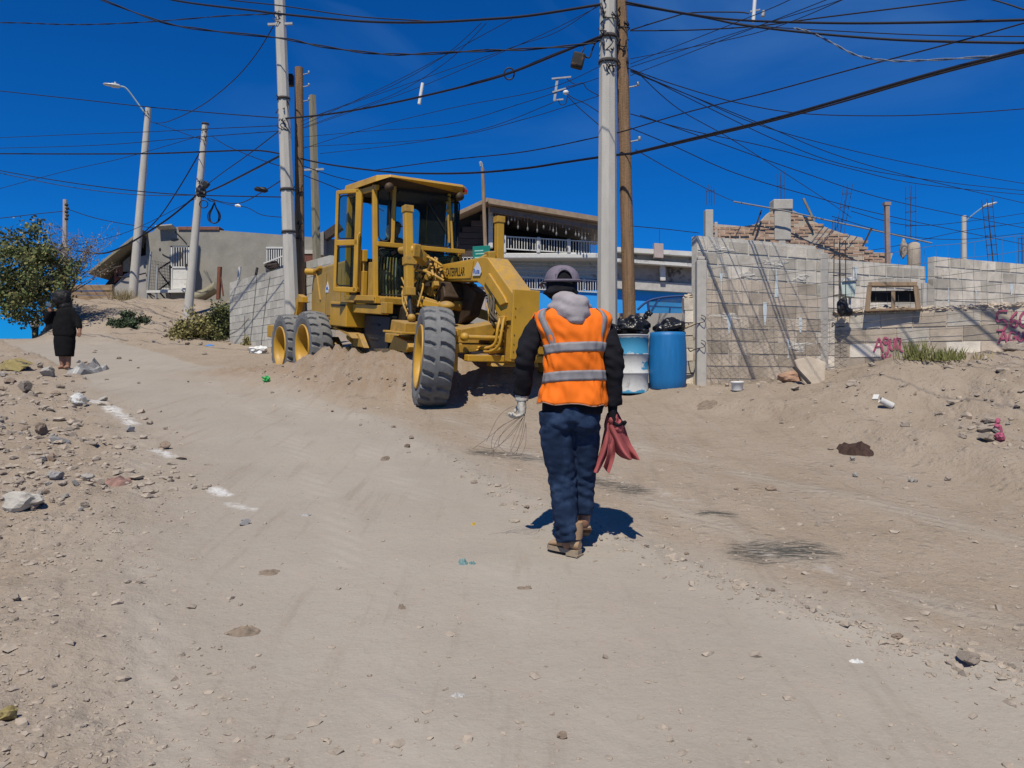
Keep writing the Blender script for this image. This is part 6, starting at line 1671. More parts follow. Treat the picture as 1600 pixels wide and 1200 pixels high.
# grey hood lying on the shoulders
mb = MB()
hc = V((-.005, -.075, 1.485))
mb.blob(hc, (.125, .065, .055), 3, 3, .12, 1.6); mb.blob(hc + V((.02, -.035, -.035)), (.105, .055, .06), 5, 3, .12, 1.6); mb.blob(hc + V((.035, -.03, .02)), (.085, .06, .05), 7, 3, .12, 1.6)
mb.ell(hc + V((-.085, .05, .0)), (.05, .06, .035)); mb.ell(hc + V((.10, .05, -.01)), (.045, .06, .04)); mb.ell(hc + V((-.03, .01, .05)), (.08, .06, .045)); mb.ell(hc + V((.03, -.05, -.085)), (.06, .04, .03))
hd_ = mb.build('hood', M_greyfleece, man); soft(hd_, .009, 8, .016, .09)
# cap over a black balaclava
mb = MB(); mb.ell(head + V((0, -.004, -.002)), (.092, .108, .105), None, 0, 3); mb.ell(head + V((.0, -.055, -.045)), (.088, .06, .05)); mb.blob(head + V((.0, -.03, -.055)), (.104, .09, .03), 4, 3, .3, 2)
limb(mb, [head + V((.0, -.02, -.04)), head + V((.0, -.03, -.09))], [.082, .078])
bc = mb.build('balaclava', M_black_cloth, man); soft(bc, .009, 3, .012, .04)
mb = MB(); rows = []; NQ = 40
for i in range(12):
    f = i / 11; t = f * hpi; row = []
    for j in range(NQ):
        q = 2 * math.pi * j / NQ
        row.append(head + V((.004, -.004, .012)) + V((math.cos(q) * .104 * math.cos(t) ** .8, math.sin(q) * .118 * math.cos(t) ** .8, .098 * math.sin(t) ** .95 + .012 * math.sin(q) * math.cos(t))))
    rows.append(row)
vs = [p for r in rows for p in r]; fs = []
for i in range(11):
    for j in range(NQ):
        q = 2 * math.pi * (j + .5) / NQ; back = abs((q - 4.80 + math.pi) % (2 * math.pi) - math.pi)
        if i >= 1 and (back / .50) ** 2 + ((i - 1) / 4.6) ** 2 < 1: continue      # the opening above the strap
        fs.append((i * NQ + j, i * NQ + (j + 1) % NQ, (i + 1) * NQ + (j + 1) % NQ, (i + 1) * NQ + j))
mb.add(vs, fs, 0, True)
cp = mb.build('cap', M_cap, man); so = cp.modifiers.new('thick', 'SOLIDIFY'); so.thickness = .004; so.offset = 1
mb = MB(); rim = [V(rows[0][j]) + V((0, 0, .008)) for j in range(NQ)]; mb.tube([p * 1 + (p - head).normalized() * .003 for p in rim] + [rim[0]], .008, 6, caps=False); mb.build('sweatband', M_cap, cp)
mb = MB()
pts = []
for k in range(15):
    a = math.pi * k / 14; q = 4.80 + .50 * math.cos(a); t = (1 + 4.6 * math.sin(a)) / 11 * hpi
    pts.append(head + V((.004, -.004, .012)) + V((math.cos(q) * .106 * math.cos(t) ** .8, math.sin(q) * .121 * math.cos(t) ** .8, .099 * math.sin(t) ** .95 + .012 * math.sin(q) * math.cos(t))))
mb.tube(pts, .006, 6); mb.build('cap_edge', M_cap, cp)
mb = MB(); v = []
for q in np.linspace(.35, math.pi - .1, 16):
    v += [head + V((-.02 + math.cos(q) * .100, .0 + math.sin(q) * .112, .015)), head + V((-.03 + math.cos(q) * .105, .02 + math.sin(q) * .185, -.005))]
mb.add(v, [(2 * i, 2 * i + 2, 2 * i + 3, 2 * i + 1) for i in range(15)], 0, True); bm_ = mb.build('cap_brim', M_cap, cp); so = bm_.modifiers.new('thick', 'SOLIDIFY'); so.thickness = .004
# glasses arm and frame
mb = MB(); mb.tube(crom([head + V((-.094, -.02, -.03)), head + V((-.103, .0, -.005)), head + V((-.105, .06, .0)), head + V((-.085, .115, -.005))], 4), .004, 6); mb.build('glasses_arm', M_whitepaint, man)
# jeans
mb = MB()
limb(mb, [V((.012, 0, .91)), V((.012, -.01, .86)), V((.01, -.012, .80))], [(.165, .118), (.176, .125), (.165, .12)], 18)
limb(mb, [hipL + V((-.005, -.005, -.0)), V((-.078, .0, .68)), knL, V((-.03, -.01, .28)), anL + V((.0, .0, -.005))], [(.105, .12), (.098, .11), (.083, .09), (.078, .085), (.074, .08)], 16)
limb(mb, [hipR + V((0, -.005, 0)), V((.102, .04, .68)), knR, V((.095, .08, .33)), anR + V((0, .0, .03))], [(.095, .115), (.086, .10), (.070, .085), (.062, .078), (.060, .072)], 16)
mb.ell(V((-.07, -.055, .80)), (.095, .075, .085)); mb.ell(V((.09, -.05, .80)), (.09, .075, .085))
je = mb.build('jeans', M_denim, man); soft(je, .009, 5)
def denim(p):
    N = mnoise.noise; side = 1 if p.x > .03 else -1
    knee = math.exp(-((p.z - .42) / .10) ** 2); hem = math.exp(-((p.z - .12) / .10) ** 2); seat = math.exp(-((p.z - .76) / .07) ** 2)
    a = N(V((p.x * 7 + side * 3, p.y * 7, p.z * 26 + p.x * 9 * side))); b = N(V((p.x * 14, p.y * 14 + 5, p.z * 38 - p.x * 14 * side)))
    c_ = N(V((p.x * 26 + p.z * 9 * side, p.y * 12, p.z * 5)))
    return (a * .012 + b * .006) * (.25 + knee + 1.25 * hem + .8 * seat) + c_ * .0045
bake(je, denim)
# boots
def boot(heel, toe, lift, name='boot', w=.046):
    heel, toe = V(heel), V(toe); d = (toe - heel).normalized(); u = d.cross(V((0, 0, 1))).normalized(); n_ = u.cross(d)
    mb = MB(); L = (toe - heel).length; rings = []
    for f, wd, h, lo in ((.0, .55, .085, .025), (.06, .85, .10, .022), (.28, .90, .115, .022), (.45, .88, .098, .022), (.62, 1.0, .078, .022), (.82, 1.02, .062, .022), (.95, .8, .045, .022), (1.0, .4, .034, .024)):
        c = heel + d * L * f; rings.append([c + u * w * wd * math.cos(q) * (1 if math.sin(q) < .2 else .82) + n_ * ((h + lo) / 2 + (h - lo) / 2 * math.sin(q)) for q in np.linspace(0, 2 * math.pi, 14, endpoint=False)])
    mb.rings(rings); 
    sh = heel + d * L * .22 + n_ * .09
    o = mb.build(name, M_boot, man)
    mb = MB(); mb.lathe([(.052, 0), (.055, .06), (.05, .10)], sh, n_ + V((0, 0, .6)), 14); mb.build('shaft', M_boot, o)
    mb = MB(); pts0, pts1 = [], []
    for f, wd in ((-.012, .55), (.04, .86), (.25, .90), (.45, .88), (.65, 1.0), (.85, 1.02), (.96, .82), (1.015, .45)):
        c = heel + d * L * f; pts0.append((c, w * wd * .96))
    for c, ww in pts0:
        pts1.append([c - u * ww, c + u * ww, c + u * ww + n_ * .026, c - u * ww + n_ * .026])
    mb.rings(pts1, sm=False); sl = mb.build('sole', M_sole, o)
    mb = MB(); c0, c1 = heel - d * .008, heel + d * L * .32
    mb.add([c0 - u * w * .85 - n_ * .012, c1 - u * w * .95 - n_ * .012, c1 + u * w * .95 - n_ * .012, c0 + u * w * .85 - n_ * .012, c0 - u * w * .85, c1 - u * w * .95, c1 + u * w * .95, c0 + u * w * .85], [(0, 1, 2, 3), (4, 7, 6, 5), (0, 4, 5, 1), (2, 6, 7, 3), (1, 5, 6, 2), (3, 7, 4, 0)]); mb.build('heel', M_sole, o)
    return o
def gz_(p): return h1(mbase.x + p[0], mbase.y + p[1]) - mbase.z
hl, to = V((.055, -.045, 0)), V((-.120, .075, 0)); hl.z = gz_(hl) + .014; to.z = gz_(to) + .014
boot(hl, to, 0)
hr, tr_ = V((.098, .06, .145)), V((.09, .225, .0)); tr_.z = gz_(tr_) + .022
b2 = boot(hr, tr_, .1); b2.children[1].data.materials[0] = M_sole_shaded
for c in b2.children:
    if c.name.startswith('heel'): c.data.materials[0] = M_sole_shaded
# gloved left hand: palm, thumb, four curled fingers
def hand(wr, d, side, mt, name, curl=1.0, voxel=.0055):
    d = V(d).normalized(); u = V((0, 1, 0)); u = (u - d * u.dot(d)).normalized(); nrm = d.cross(u).normalized() * side     # nrm points towards the leg
    mb = MB(); limb(mb, [wr - d * .02, wr + d * .045, wr + d * .09], [(.030, .034), (.028, .042), (.024, .044)], 12)
    for k, (off, L, r) in enumerate(((.034, .070, .0105), (.012, .080, .011), (-.011, .074, .0105), (-.032, .058, .0095))):
        p = wr + d * .088 + u * off; pts = [p]; a = .35
        for seg, ln in enumerate((.42, .32, .26)):
            a += .62 * curl + .04 * k; dd = d * math.cos(a) + nrm * math.sin(a)
            pts.append(pts[-1] + dd * L * ln * 1.15)
        limb(mb, pts, [r * 1.15, r * 1.05, r], 8)
        mb.ell(pts[-1], (r, r, r))
    t0 = wr + d * .03 + u * .035; t1 = t0 + (d * .5 + u * .55 + nrm * .5) * .045; t2 = t1 + (d * .75 + nrm * .6 - u * .15) * .035
    limb(mb, [t0, t1, t2], [.016, .013, .0105], 8); mb.ell(t2, (.0105, .0105, .0105))
    o = mb.build(name, mt, man); soft(o, voxel, 3, .008, .03, 'glove_folds'); return o
hand(wrL + V((-.005, .0, -.01)), (.05, .06, -1), -1, M_glove, 'glove')
mb = MB(); mb.lathe([(.034, -.015), (.042, -.02), (.040, .03), (.03, .035)], wrL + V((-.003, 0, -.005)), (-.05, -.06, 1), 14); g2 = mb.build('glove_cuff', M_glove, man); soft(g2, .007, 2, .012, .03)
hand(wrR + V((0, .0, -.01)), (.02, .05, -1), 1, M_black_cloth, 'glove')
# bundle of tie wire held in the left hand
hw = mbase + wrL + V((.01, .01, -.125))
tw = thing('wire_bundle', hw, 'loose bundle of thin rusty tie wire hanging from the gloved hand', 'wire')
def tww(px, py, y=0.0): return P(px, py, mD + .03 + y) - hw
M_tie = mat('tie_wire_steel', (.13, .095, .075), .7, .3, 20, 0, 60)
for pts in ([(816, 645), (790, 662), (765, 682), (738, 702)], [(818, 648), (795, 668), (775, 690), (770, 715)], [(815, 650), (778, 670), (768, 700), (790, 712), (806, 690), (818, 655)],
            [(818, 650), (790, 670), (779, 695), (800, 709), (815, 690), (822, 660)], [(820, 652), (808, 672), (798, 702), (812, 712), (821, 695), (822, 664)], [(816, 642), (806, 634), (780, 650), (760, 690)], [(818, 655), (800, 678), (772, 700), (748, 697)], [(821, 655), (815, 680), (806, 712)], [(820, 655), (790, 686), (763, 712)]):
    mb = MB(); q = [tww(x, y, rr.uniform(-.03, .03)) for x, y in pts]; q[0] = V((rr.uniform(-.008, .008), rr.uniform(-.01, .01), .02)); mb.tube(crom(q, 5), .0011, 4); mb.build('strand', M_tie, tw)
# red cloth held in the right hand
rc = thing('cloth', mbase + wrR + V((.0, .0, -.09)), 'crumpled dusty red cloth hanging from his right hand', 'cloth')
def cll(px, py): 
    p = P(px, py, mD + .02) - rc.location; return (p.x, p.z)
def cloth(outline, seed, name, depth=.018, nsub=13):
    """hanging cloth: a strip across between two border lines, folded in depth"""
    Lf, Rt = outline; mb = MB(); N = 22; K = nsub; rows = []
    lp_ = crom([(x, 0, z) for x, z in [cll(*p) for p in Lf]], 8); rp = crom([(x, 0, z) for x, z in [cll(*p) for p in Rt]], 8)
    def at(a, f):
        t = f * (len(a) - 1); i = min(int(t), len(a) - 2); return a[i].lerp(a[i + 1], t - i)
    for i in range(N):
        f = i / (N - 1); a, b = at(lp_, f), at(rp, f)
        rows.append([a.lerp(b, j / (K - 1)) + V((0, depth * (1 + 2 * f) * (math.sin(j * .62 + seed + f * 1.4) + .5 * math.sin(j * 1.15 + seed * 2 - f * 3)) + .02 * mnoise.noise(V((j * .3, f * 3, seed))), 0)) for j in range(K)])
    vs = [p for r in rows for p in r]
    mb.add(vs, [(i * K + j, i * K + j + 1, (i + 1) * K + j + 1, (i + 1) * K + j) for i in range(N - 1) for j in range(K - 1)], 0, True)
    o = mb.build(name, M_cloth_red, rc); s_ = o.modifiers.new('thick', 'SOLIDIFY'); s_.thickness = .004
    ss_ = o.modifiers.new('sub', 'SUBSURF'); ss_.levels = 1; ss_.render_levels = 2
    return o
cloth(([(950, 645), (945, 668), (955, 690), (963, 708), (972, 716)], [(966, 643), (976, 662), (986, 690), (994, 706), (1000, 719)]), 1, 'fold')
cloth(([(948, 648), (944, 675), (938, 705), (926, 738)], [(962, 650), (956, 680), (949, 710), (935, 739)]), 2, 'fold', .008, 7)
cloth(([(952, 655), (950, 685), (947, 710), (941, 728)], [(966, 660), (963, 690), (961, 715), (952, 741)]), 4, 'fold', .010, 7)
mb = MB(); mb.blob((0, 0, .015), (.035, .04, .035), 3, 2, .4); mb.blob((.03, .01, -.03), (.04, .035, .05), 5, 2, .4); kn = mb.build('bunched_end', M_cloth_red, rc); soft(kn, .007, 3, .02, .03)

# ------------------------------------------------------------ woman in black, the far figure, the driver
wD = on_ground(103, 576).y
wb = P(103, 576, wD); wb.z = h1(wb.x, wb.y)
wo_ = thing('person', wb, 'person in a black jumper and black skirt raising one hand to the head', 'person')
k_ = 1 / F * wD
def wl(px, py, y=0): return V(((px - 103) * k_, y, (576 - py) * k_))
mb = MB()
mb.ell(wl(94, 469, -.02), (.085, .10, .12)); mb.ell(wl(94, 468, -.115), (.016, .022, .022))
limb(mb, [wl(95, 474), wl(97, 484)], [.055, .06]); limb(mb, [wl(99, 484), wl(100, 505), wl(101, 524), wl(101, 540)], [(.17, .10), (.17, .11), (.15, .11), (.17, .12)], 14)
limb(mb, [wl(84, 488), wl(76, 504, -.05), wl(87, 483, -.16)], [.05, .045, .035]); limb(mb, [wl(113, 488), wl(122, 502), wl(127, 518, -.05)], [.05, .042, .032])
for p, q, r in ((96, 97, 98), (106, 106, 107)): limb(mb, [wl(p + 1, 540), wl(q, 558), wl(r, 572)], [.08, .06, .04]); mb.ell(wl(r, 574.5, -.05), (.04, .11, .03))
for c in (wl(87, 482, -.17), wl(127, 521, -.06)):
    mb.ell(c, (.035, .03, .05))
    for f in range(4): limb(mb, [c + V((-.025 + .017 * f, -.01, -.03)), c + V((-.03 + .02 * f, -.02, -.09 + .006 * abs(f - 1.5)))], [.010, .008], 6)
    limb(mb, [c + V((-.03, -.02, 0)), c + V((-.055, -.03, -.05))], [.011, .009], 6)
wb_ = mb.build('body', M_skin, wo_); soft(wb_, .014, 3)
mb = MB(); limb(mb, [wl(99, 482), wl(100, 488), wl(100, 505), wl(101, 522), wl(101, 527)], [(.13, .09), (.205, .13), (.21, .15), (.215, .155), (.19, .14)], 18)
limb(mb, [wl(87, 487), wl(77, 503, -.06), wl(85, 488, -.15)], [.075, .075, .055], 12); limb(mb, [wl(111, 487), wl(121, 502), wl(126, 514, -.04)], [.075, .068, .05], 12)
jw = mb.build('jumper', M_black_skirt, wo_); soft(jw, .018, 3, .02, .12)
mb = MB(); limb(mb, [wl(101, 523), wl(101, 532), wl(101, 545), wl(101, 557)], [(.19, .14), (.20, .15), (.185, .14), (.165, .13)], 18); sk = mb.build('skirt', M_black_skirt, wo_); soft(sk, .018, 3, .015, .15)
mb = MB()
for k in range(12): mb.ell(wl(94 + rr.uniform(-11, 11), 466 + rr.uniform(-9, 8), rr.uniform(.0, .10)), (.075, .075, .075), None, 0, 1)
mb.ell(wl(96, 466, .0), (.17, .14, .17)); mb.ell(wl(100, 478, .02), (.15, .12, .13)); mb.ell(wl(93, 468, -.09), (.09, .05, .12)); hr_ = mb.build('hair', M_hair, wo_); soft(hr_, .02, 2, .05, .06)
mb = MB(); mb.bar(wl(82, 477, -.20), wl(91, 479, -.22), .02, .06); mb.build('phone', mat('phone_case', (.10, .12, .15), .3, .1, 8, 0), None, label='small dark phone held up in the raised hand of the figure in black', cat='phone').location = wb
fD = 46.0
fb = P(55, 540, fD)
fz = h1(fb.x, fb.y); fb.z = fz
fg = thing('person', fb, 'distant person in a grey top and dark trousers beyond the crest of the road', 'person')
fs_ = fD / F; ftop = (600 - 488) * fs_ - fz
def fl(px, py): return V(((px - 55) * fs_, 0, (600 - py) * fs_ - fz))
mb = MB(); mb.ell(fl(55.5, 493.5), (.11, .12, .14)); limb(mb, [fl(55.5, 496), fl(55.5, 499)], [.07, .08])
limb(mb, [fl(55, 498), fl(55, 505), fl(55, 512)], [(.2, .13), (.2, .14), (.17, .13)]); 
for sx in (-1, 1):
    limb(mb, [fl(55 + sx * 5, 500), fl(55 + sx * 6.5, 506), fl(55 + sx * 5, 511)], [.06, .05, .04]); limb(mb, [fl(55 + sx * 2.4, 511), fl(55 + sx * 2.4, 524), V((sx * .09, 0, .05))], [.09, .07, .05]); mb.ell(V((sx * .09, -.06, .04)), (.05, .12, .04))
fbo = mb.build('body', M_skin, fg); soft(fbo, .03, 2)
mb = MB(); limb(mb, [fl(55, 497.5), fl(55, 505), fl(55, 511)], [(.19, .14), (.22, .16), (.2, .15)]); limb(mb, [fl(51, 500), fl(48.6, 505.5), fl(50, 509)], [.08, .07, .06]); limb(mb, [fl(59, 500), fl(61.4, 505.5), fl(60, 509)], [.08, .07, .06]); sw = mb.build('top', M_greyfleece, fg); soft(sw, .03, 2)
mb = MB(); limb(mb, [fl(55, 509), fl(55, 513)], [(.2, .15), (.2, .15)]); 
for sx in (-1, 1): limb(mb, [fl(55 + sx * 2.4, 511), fl(55 + sx * 2.4, 524), V((sx * .09, 0, .09))], [.11, .09, .07])
tr2 = mb.build('trousers', M_black_skirt, fg); soft(tr2, .03, 2)
mb = MB(); mb.ell(fl(55.5, 492.3), (.125, .135, .13)); mb.build('hair', M_hair, fg)
# driver, seated in the cab
db = gw((-3.70, -.10, 1.90))
dv = thing('person', db, 'driver in dark clothes and a cap sitting inside the grader cab', 'person'); dv.rotation_euler = GM.to_euler()
mb = MB(); mb.ell((.04, 0, .74), (.10, .08, .12)); mb.ell((.135, 0, .73), (.02, .015, .02)); limb(mb, [V((.02, 0, .66)), V((0, 0, .55))], [.055, .07])
limb(mb, [V((0, 0, .55)), V((-.03, 0, .3)), V((0, 0, .06))], [(.11, .2), (.12, .18), (.13, .17)])
for sy in (-1, 1):
    limb(mb, [V((0, sy * .2, .5)), V((.10, sy * .25, .26)), V((.33, sy * .14, .30))], [.055, .048, .036]); mb.ell((.36, sy * .13, .31), (.05, .03, .035))
    limb(mb, [V((.05, sy * .10, .07)), V((.42, sy * .12, .08)), V((.50, sy * .12, -.36))], [.085, .065, .045]); mb.ell((.55, sy * .12, -.40), (.12, .045, .04))
bo = mb.build('body', M_skin, dv); soft(bo, .016, 3)
mb = MB(); limb(mb, [V((0, 0, .60)), V((-.01, 0, .5)), V((-.03, 0, .3)), V((0, 0, .05))], [(.08, .12), (.13, .23), (.14, .21), (.15, .19)])
for sy in (-1, 1): limb(mb, [V((0, sy * .18, .51)), V((.10, sy * .25, .26)), V((.30, sy * .15, .295))], [.08, .065, .05])
bo = mb.build('shirt', M_black_cloth, dv); soft(bo, .018, 3)
mb = MB()
for sy in (-1, 1): limb(mb, [V((.0, sy * .09, .07)), V((.42, sy * .12, .08)), V((.50, sy * .12, -.33))], [.10, .08, .06])
bo = mb.build('trousers', M_denim, dv); soft(bo, .018, 3)
mb = MB(); mb.ell((.03, 0, .80), (.115, .095, .075)); mb.bar((.10, 0, .79), (.22, 0, .77), .14, .015); mb.build('cap', M_black_cloth, dv)
# ------------------------------------------------------------ overhead cables
def cable(pts, D0, D1, r, label, name='overhead_cable', group=None, twist=0, m=None, cat='cable'):
    """a cable seen through these pixels, hanging in the straight run from D0 to D1 metres away"""
    x0, x1 = pts[0][0], pts[-1][0]
    P3 = []
    for x, y in pts:
        k = (x - x0) / (x1 - x0); inv = (1 - k) / D0 + k / D1; P3.append(P(x, y, 1 / inv))
    q = crom(P3, 8)
    # out of the picture the cable runs on to the next pole
    if pts[0][0] < 0 or pts[0][0] > 1600 or pts[0][1] < 0: q.insert(0, q[0] + (q[0] - q[4]).normalized() * 14)
    if pts[-1][0] < 0 or pts[-1][0] > 1600 or pts[-1][1] < 0: q.append(q[-1] + (q[-1] - q[-5]).normalized() * 14)
    base = q[0]
    mb = MB()
    if twist:
        for s_ in (0, math.pi):
            mb.tube([p - base + Vector((0, math.cos(i * twist + s_), math.sin(i * twist + s_))) * r * .9 for i, p in enumerate(q)], r * .75, 5)
    else: mb.tube([p - base for p in q], r, 6)
    o = mb.build(name, m or M_cable, None, label=label, cat=cat, group=group); o.location = base
    return o
ORD = ['topmost', 'second', 'third', 'fourth', 'fifth', 'sixth', 'seventh', 'eighth', 'lowest']
def ranked(lst, px, D0, D1, r, phrase, group):
    """wires of one kind, told apart by their order from the top where they cross the column px"""
    def yat(q):
        q = sorted(q); return np.interp(px, [p[0] for p in q], [p[1] for p in q])
    n = len(lst)
    for i, q in enumerate(sorted(lst, key=yat)):
        w = 'lowest' if i == n - 1 else ORD[i]
        cable(q, D0, D1, r, (w + ' of the ' if w in ('topmost', 'lowest') else w + ' from the top of the ') + phrase, group=group)
Dm, Dl = 12.9, 18.9
cable([(100, -22), (160, 0), (255, 35), (330, 48), (440, 60), (500, 72), (580, 83), (640, 85), (740, 80), (820, 77), (910, 70), (938, 62)], 17, Dm, .016, 'wavy twisted black cable dipping across the upper left sky above the grader', twist=.5)
cable([(190, -25), (270, 0), (400, 17), (440, 22), (560, 33), (660, 35), (760, 30), (830, 24), (938, 7)], 19, Dm, .022, 'thick black cable clamped to the tall concrete pole near the top edge')
cable([(300, -12), (360, 0), (440, 9), (550, 25), (650, 32), (670, 34)], 19, 16.5, .013, 'thinner black cable merging into the thick top cable from the upper left')
cable([(-20, 35), (40, 36), (90, 38), (150, 38), (235, 34), (350, 25), (420, 22), (437, 20)], 20, Dl, .011, 'wavy twisted grey-black cable running level to the left from the tall pole top', twist=.9)
cable([(437, 24), (400, 85), (360, 130), (310, 168), (262, 190), (240, 192)], Dl, 29.8, .013, 'slack dark cable dropping from the tall pole top to the left street lamp')
cable([(-20, 140), (120, 155), (230, 167), (340, 177), (446, 185)], 24, Dl, .012, 'thin straight cable from the left edge to the middle of the tall pole')
cable([(446, 185), (500, 180), (560, 171), (640, 155), (740, 131), (800, 113), (870, 85), (935, 58)], Dl, Dm, .020, 'thick black cable rising from the tall pole to the thick concrete pole')
cable([(735, 131), (800, 112), (868, 84), (935, 60)], 15.2, Dm, .017, 'second strand lashed along the thick cable rising to the thick concrete pole')
cable([(-20, 216), (120, 210), (230, 206), (330, 201), (446, 196)], 30, Dl, .009, 'upper of two thin near-level wires from the left edge to the tall pole')
cable([(-20, 232), (150, 227), (300, 215), (446, 204)], 30, Dl, .009, 'lower of two thin near-level wires from the left edge to the tall pole')
cable([(-20, 300), (100, 268), (200, 245), (320, 210)], 30, 27, .009, 'thin wire rising from the left edge to the coil pole top')
cable([(-20, 415), (110, 385), (200, 362), (306, 310)], 30, 27, .009, 'thin wire rising from behind the tree to the coil pole')
cable([(-20, 240), (100, 240.5), (230, 240), (320, 237), (400, 235), (446, 242)], 26, Dl, .020, 'thick level black cable from the left edge to the tall concrete pole')
cable([(-20, 263), (70, 279), (150, 291), (230, 300), (310, 305), (446, 308)], 26, Dl, .014, 'upper of two dark cables sloping down from the left edge to the tall pole')
cable([(-20, 266), (70, 285), (150, 298), (230, 305), (300, 305)], 26, 27, .012, 'lower of two dark cables sloping down from the left edge to the coil pole')
cable([(120, 392), (160, 396), (195, 384), (227, 365), (265, 340), (306, 306)], 31, 26.9, .030, 'thick dark service cable falling from the coil pole to the lean-to roof')
cable([(222, 366), (250, 338), (282, 290), (313, 237)], 31, 26.9, .022, 'dark cable rising steeply from the lean-to roof to the coil pole top')
cable([(318, 302), (345, 291), (400, 263), (448, 238)], 26.9, Dl, .026, 'thick dark cable climbing from the coil pole to the tall concrete pole')
cable([(322, 290), (345, 272), (390, 240), (446, 197)], 26.9, Dl, .013, 'dark drop cable from the coil pole steeply up to the tall pole clamps')
cable([(330, 212), (355, 228), (400, 247), (446, 262)], 26.9, Dl, .011, 'thin cable from the coil pole top down to the dark wooden pole')
cable([(235, 190), (262, 199), (300, 213), (322, 220)], 29.8, 26.9, .011, 'short thin cable linking the left street lamp and the coil pole')
cable([(325, 310), (370, 318), (410, 300), (448, 276)], 26.9, Dl, .013, 'slack dark cable holding the small closure left of the tall pole')
cable([(330, 312), (358, 320), (385, 324), (410, 336), (450, 340)], 26.9, Dl, .010, 'slack thin wire with a white clip left of the tall pole')
cable([(100, 330), (60, 334), (0, 341), (-20, 343)], 44, 44, .02, 'far thin wire running left from the short pole behind the tree')
cable([(104, 326), (150, 341), (215, 353), (300, 362)], 44, 38, .02, 'far thin wire running right from the short pole behind the tree')
cable([(470, 248), (520, 258), (600, 268), (660, 271), (740, 270), (820, 263), (880, 254), (948, 244), (985, 240)], 19.3, 12.8, .020, 'thick cable sagging above the grader cab to the brown wooden pole')
cable([(985, 240), (1100, 212), (1200, 188), (1300, 160), (1420, 125), (1500, 103), (1600, 78), (1680, 58)], 12.8, 7.9, .019, 'thickest black cable rising from the brown wooden pole to the right edge')
cable([(985, 242), (1100, 215), (1200, 191), (1300, 164), (1420, 129), (1500, 107), (1600, 82), (1680, 62)], 12.85, 7.95, .010, 'second strand tied under the thickest cable on the right')
cable([(585, 266), (700, 250), (820, 237), (948, 211), (985, 202)], 18, 12.9, .010, 'thin straight cable passing behind the grader roof up to the wooden pole')
cable([(985, 202), (1075, 175), (1200, 144), (1340, 106), (1500, 64), (1600, 36), (1680, 12)], 12.9, 8.5, .009, 'thin straight cable rising right from the wooden pole above the thickest cable')
cable([(978, 3), (1060, 19), (1150, 31), (1300, 36), (1450, 35), (1600, 31), (1680, 28)], 13, 8.4, .016, 'upper thick bundled cable at the right top, nearly level')
cable([(978, 6), (1100, 27), (1160, 39), (1260, 51), (1380, 61), (1480, 65), (1600, 67), (1680, 67)], 13, 8.6, .016, 'lower thick bundled cable at the right top, sagging to the right edge')
cable([(1100, 27), (1180, 40), (1300, 48), (1450, 55), (1600, 57), (1680, 57)], 12.2, 8.6, .007, 'medium cable between the two thick bundles at the right top')
cable([(985, 48), (1080, 47), (1180, 41), (1280, 28), (1400, 13), (1520, -2), (1600, -12)], 13, 9.5, .010, 'thin cable rising to the right through the two thick bundles at the top')
cable([(985, 47), (1040, 30), (1080, 20), (1150, 19), (1170, 21)], 13, 12, .010, 'short jumper cable looping right from the wooden pole top')
cable([(1520, -8), (1560, 2), (1600, 15), (1660, 36)], 9, 8.6, .009, 'short cable end cutting the top right corner')
cable([(1240, 44), (1265, 50), (1300, 67), (1340, 87), (1390, 95), (1450, 94), (1550, 88), (1600, 83), (1680, 74)], 11, 8, .010, 'slack pale twisted wire drooping under the thick bundles on the right', twist=.8, m=mat('pale_twisted_wire', (.16, .19, .25), .6, .3, 30, 0))
cable([(980, 106), (1050, 131), (1150, 160), (1250, 177), (1380, 181), (1500, 177), (1600, 170), (1680, 163)], 13.2, 14, .008, 'single thin wire with a long sag across the right sky', group=None)
FAN = [[(985, 200), (1050, 227), (1150, 271), (1270, 307), (1400, 340), (1620, 386)], [(985, 178), (1080, 204), (1200, 230), (1330, 264), (1440, 288), (1620, 306)], [(985, 110), (1080, 150), (1200, 200), (1360, 242), (1500, 270), (1620, 290)],
       [(985, 108), (1100, 165), (1220, 222), (1330, 260), (1480, 285), (1620, 300)], [(995, 112), (1060, 170), (1150, 222), (1290, 312), (1330, 340)], [(993, 234), (1060, 272), (1120, 303), (1148, 315)], [(1000, 180), (1120, 222), (1250, 268), (1400, 315), (1620, 360)], [(985, 112), (1180, 190), (1300, 240), (1420, 275), (1620, 322)]]
ranked(FAN, 1140, 13.3, 22, .0075, 'thin wires fanning down right from the wooden pole', 'thin wires fanning from the wooden pole')
ranked([[(1620, 345), (1500, 362), (1380, 388), (1260, 402)], [(1620, 330), (1520, 345), (1420, 352), (1330, 330)], [(1620, 362), (1500, 374), (1400, 366), (1300, 338)]], 1450, 24, 19, .008, 'thin wires just above the right block walls', 'thin wires above the block walls')
ranked([[(985, 100), (1100, 55), (1200, 15), (1250, -8)], [(985, 118), (1120, 66), (1260, 12), (1320, -12)], [(985, 92), (1180, 52), (1330, -6)], [(985, 105), (1160, 48), (1290, 8), (1400, -30)]], 1180, 13.3, 9, .005, 'fine wires rising right to the top edge', 'fine wires rising right')
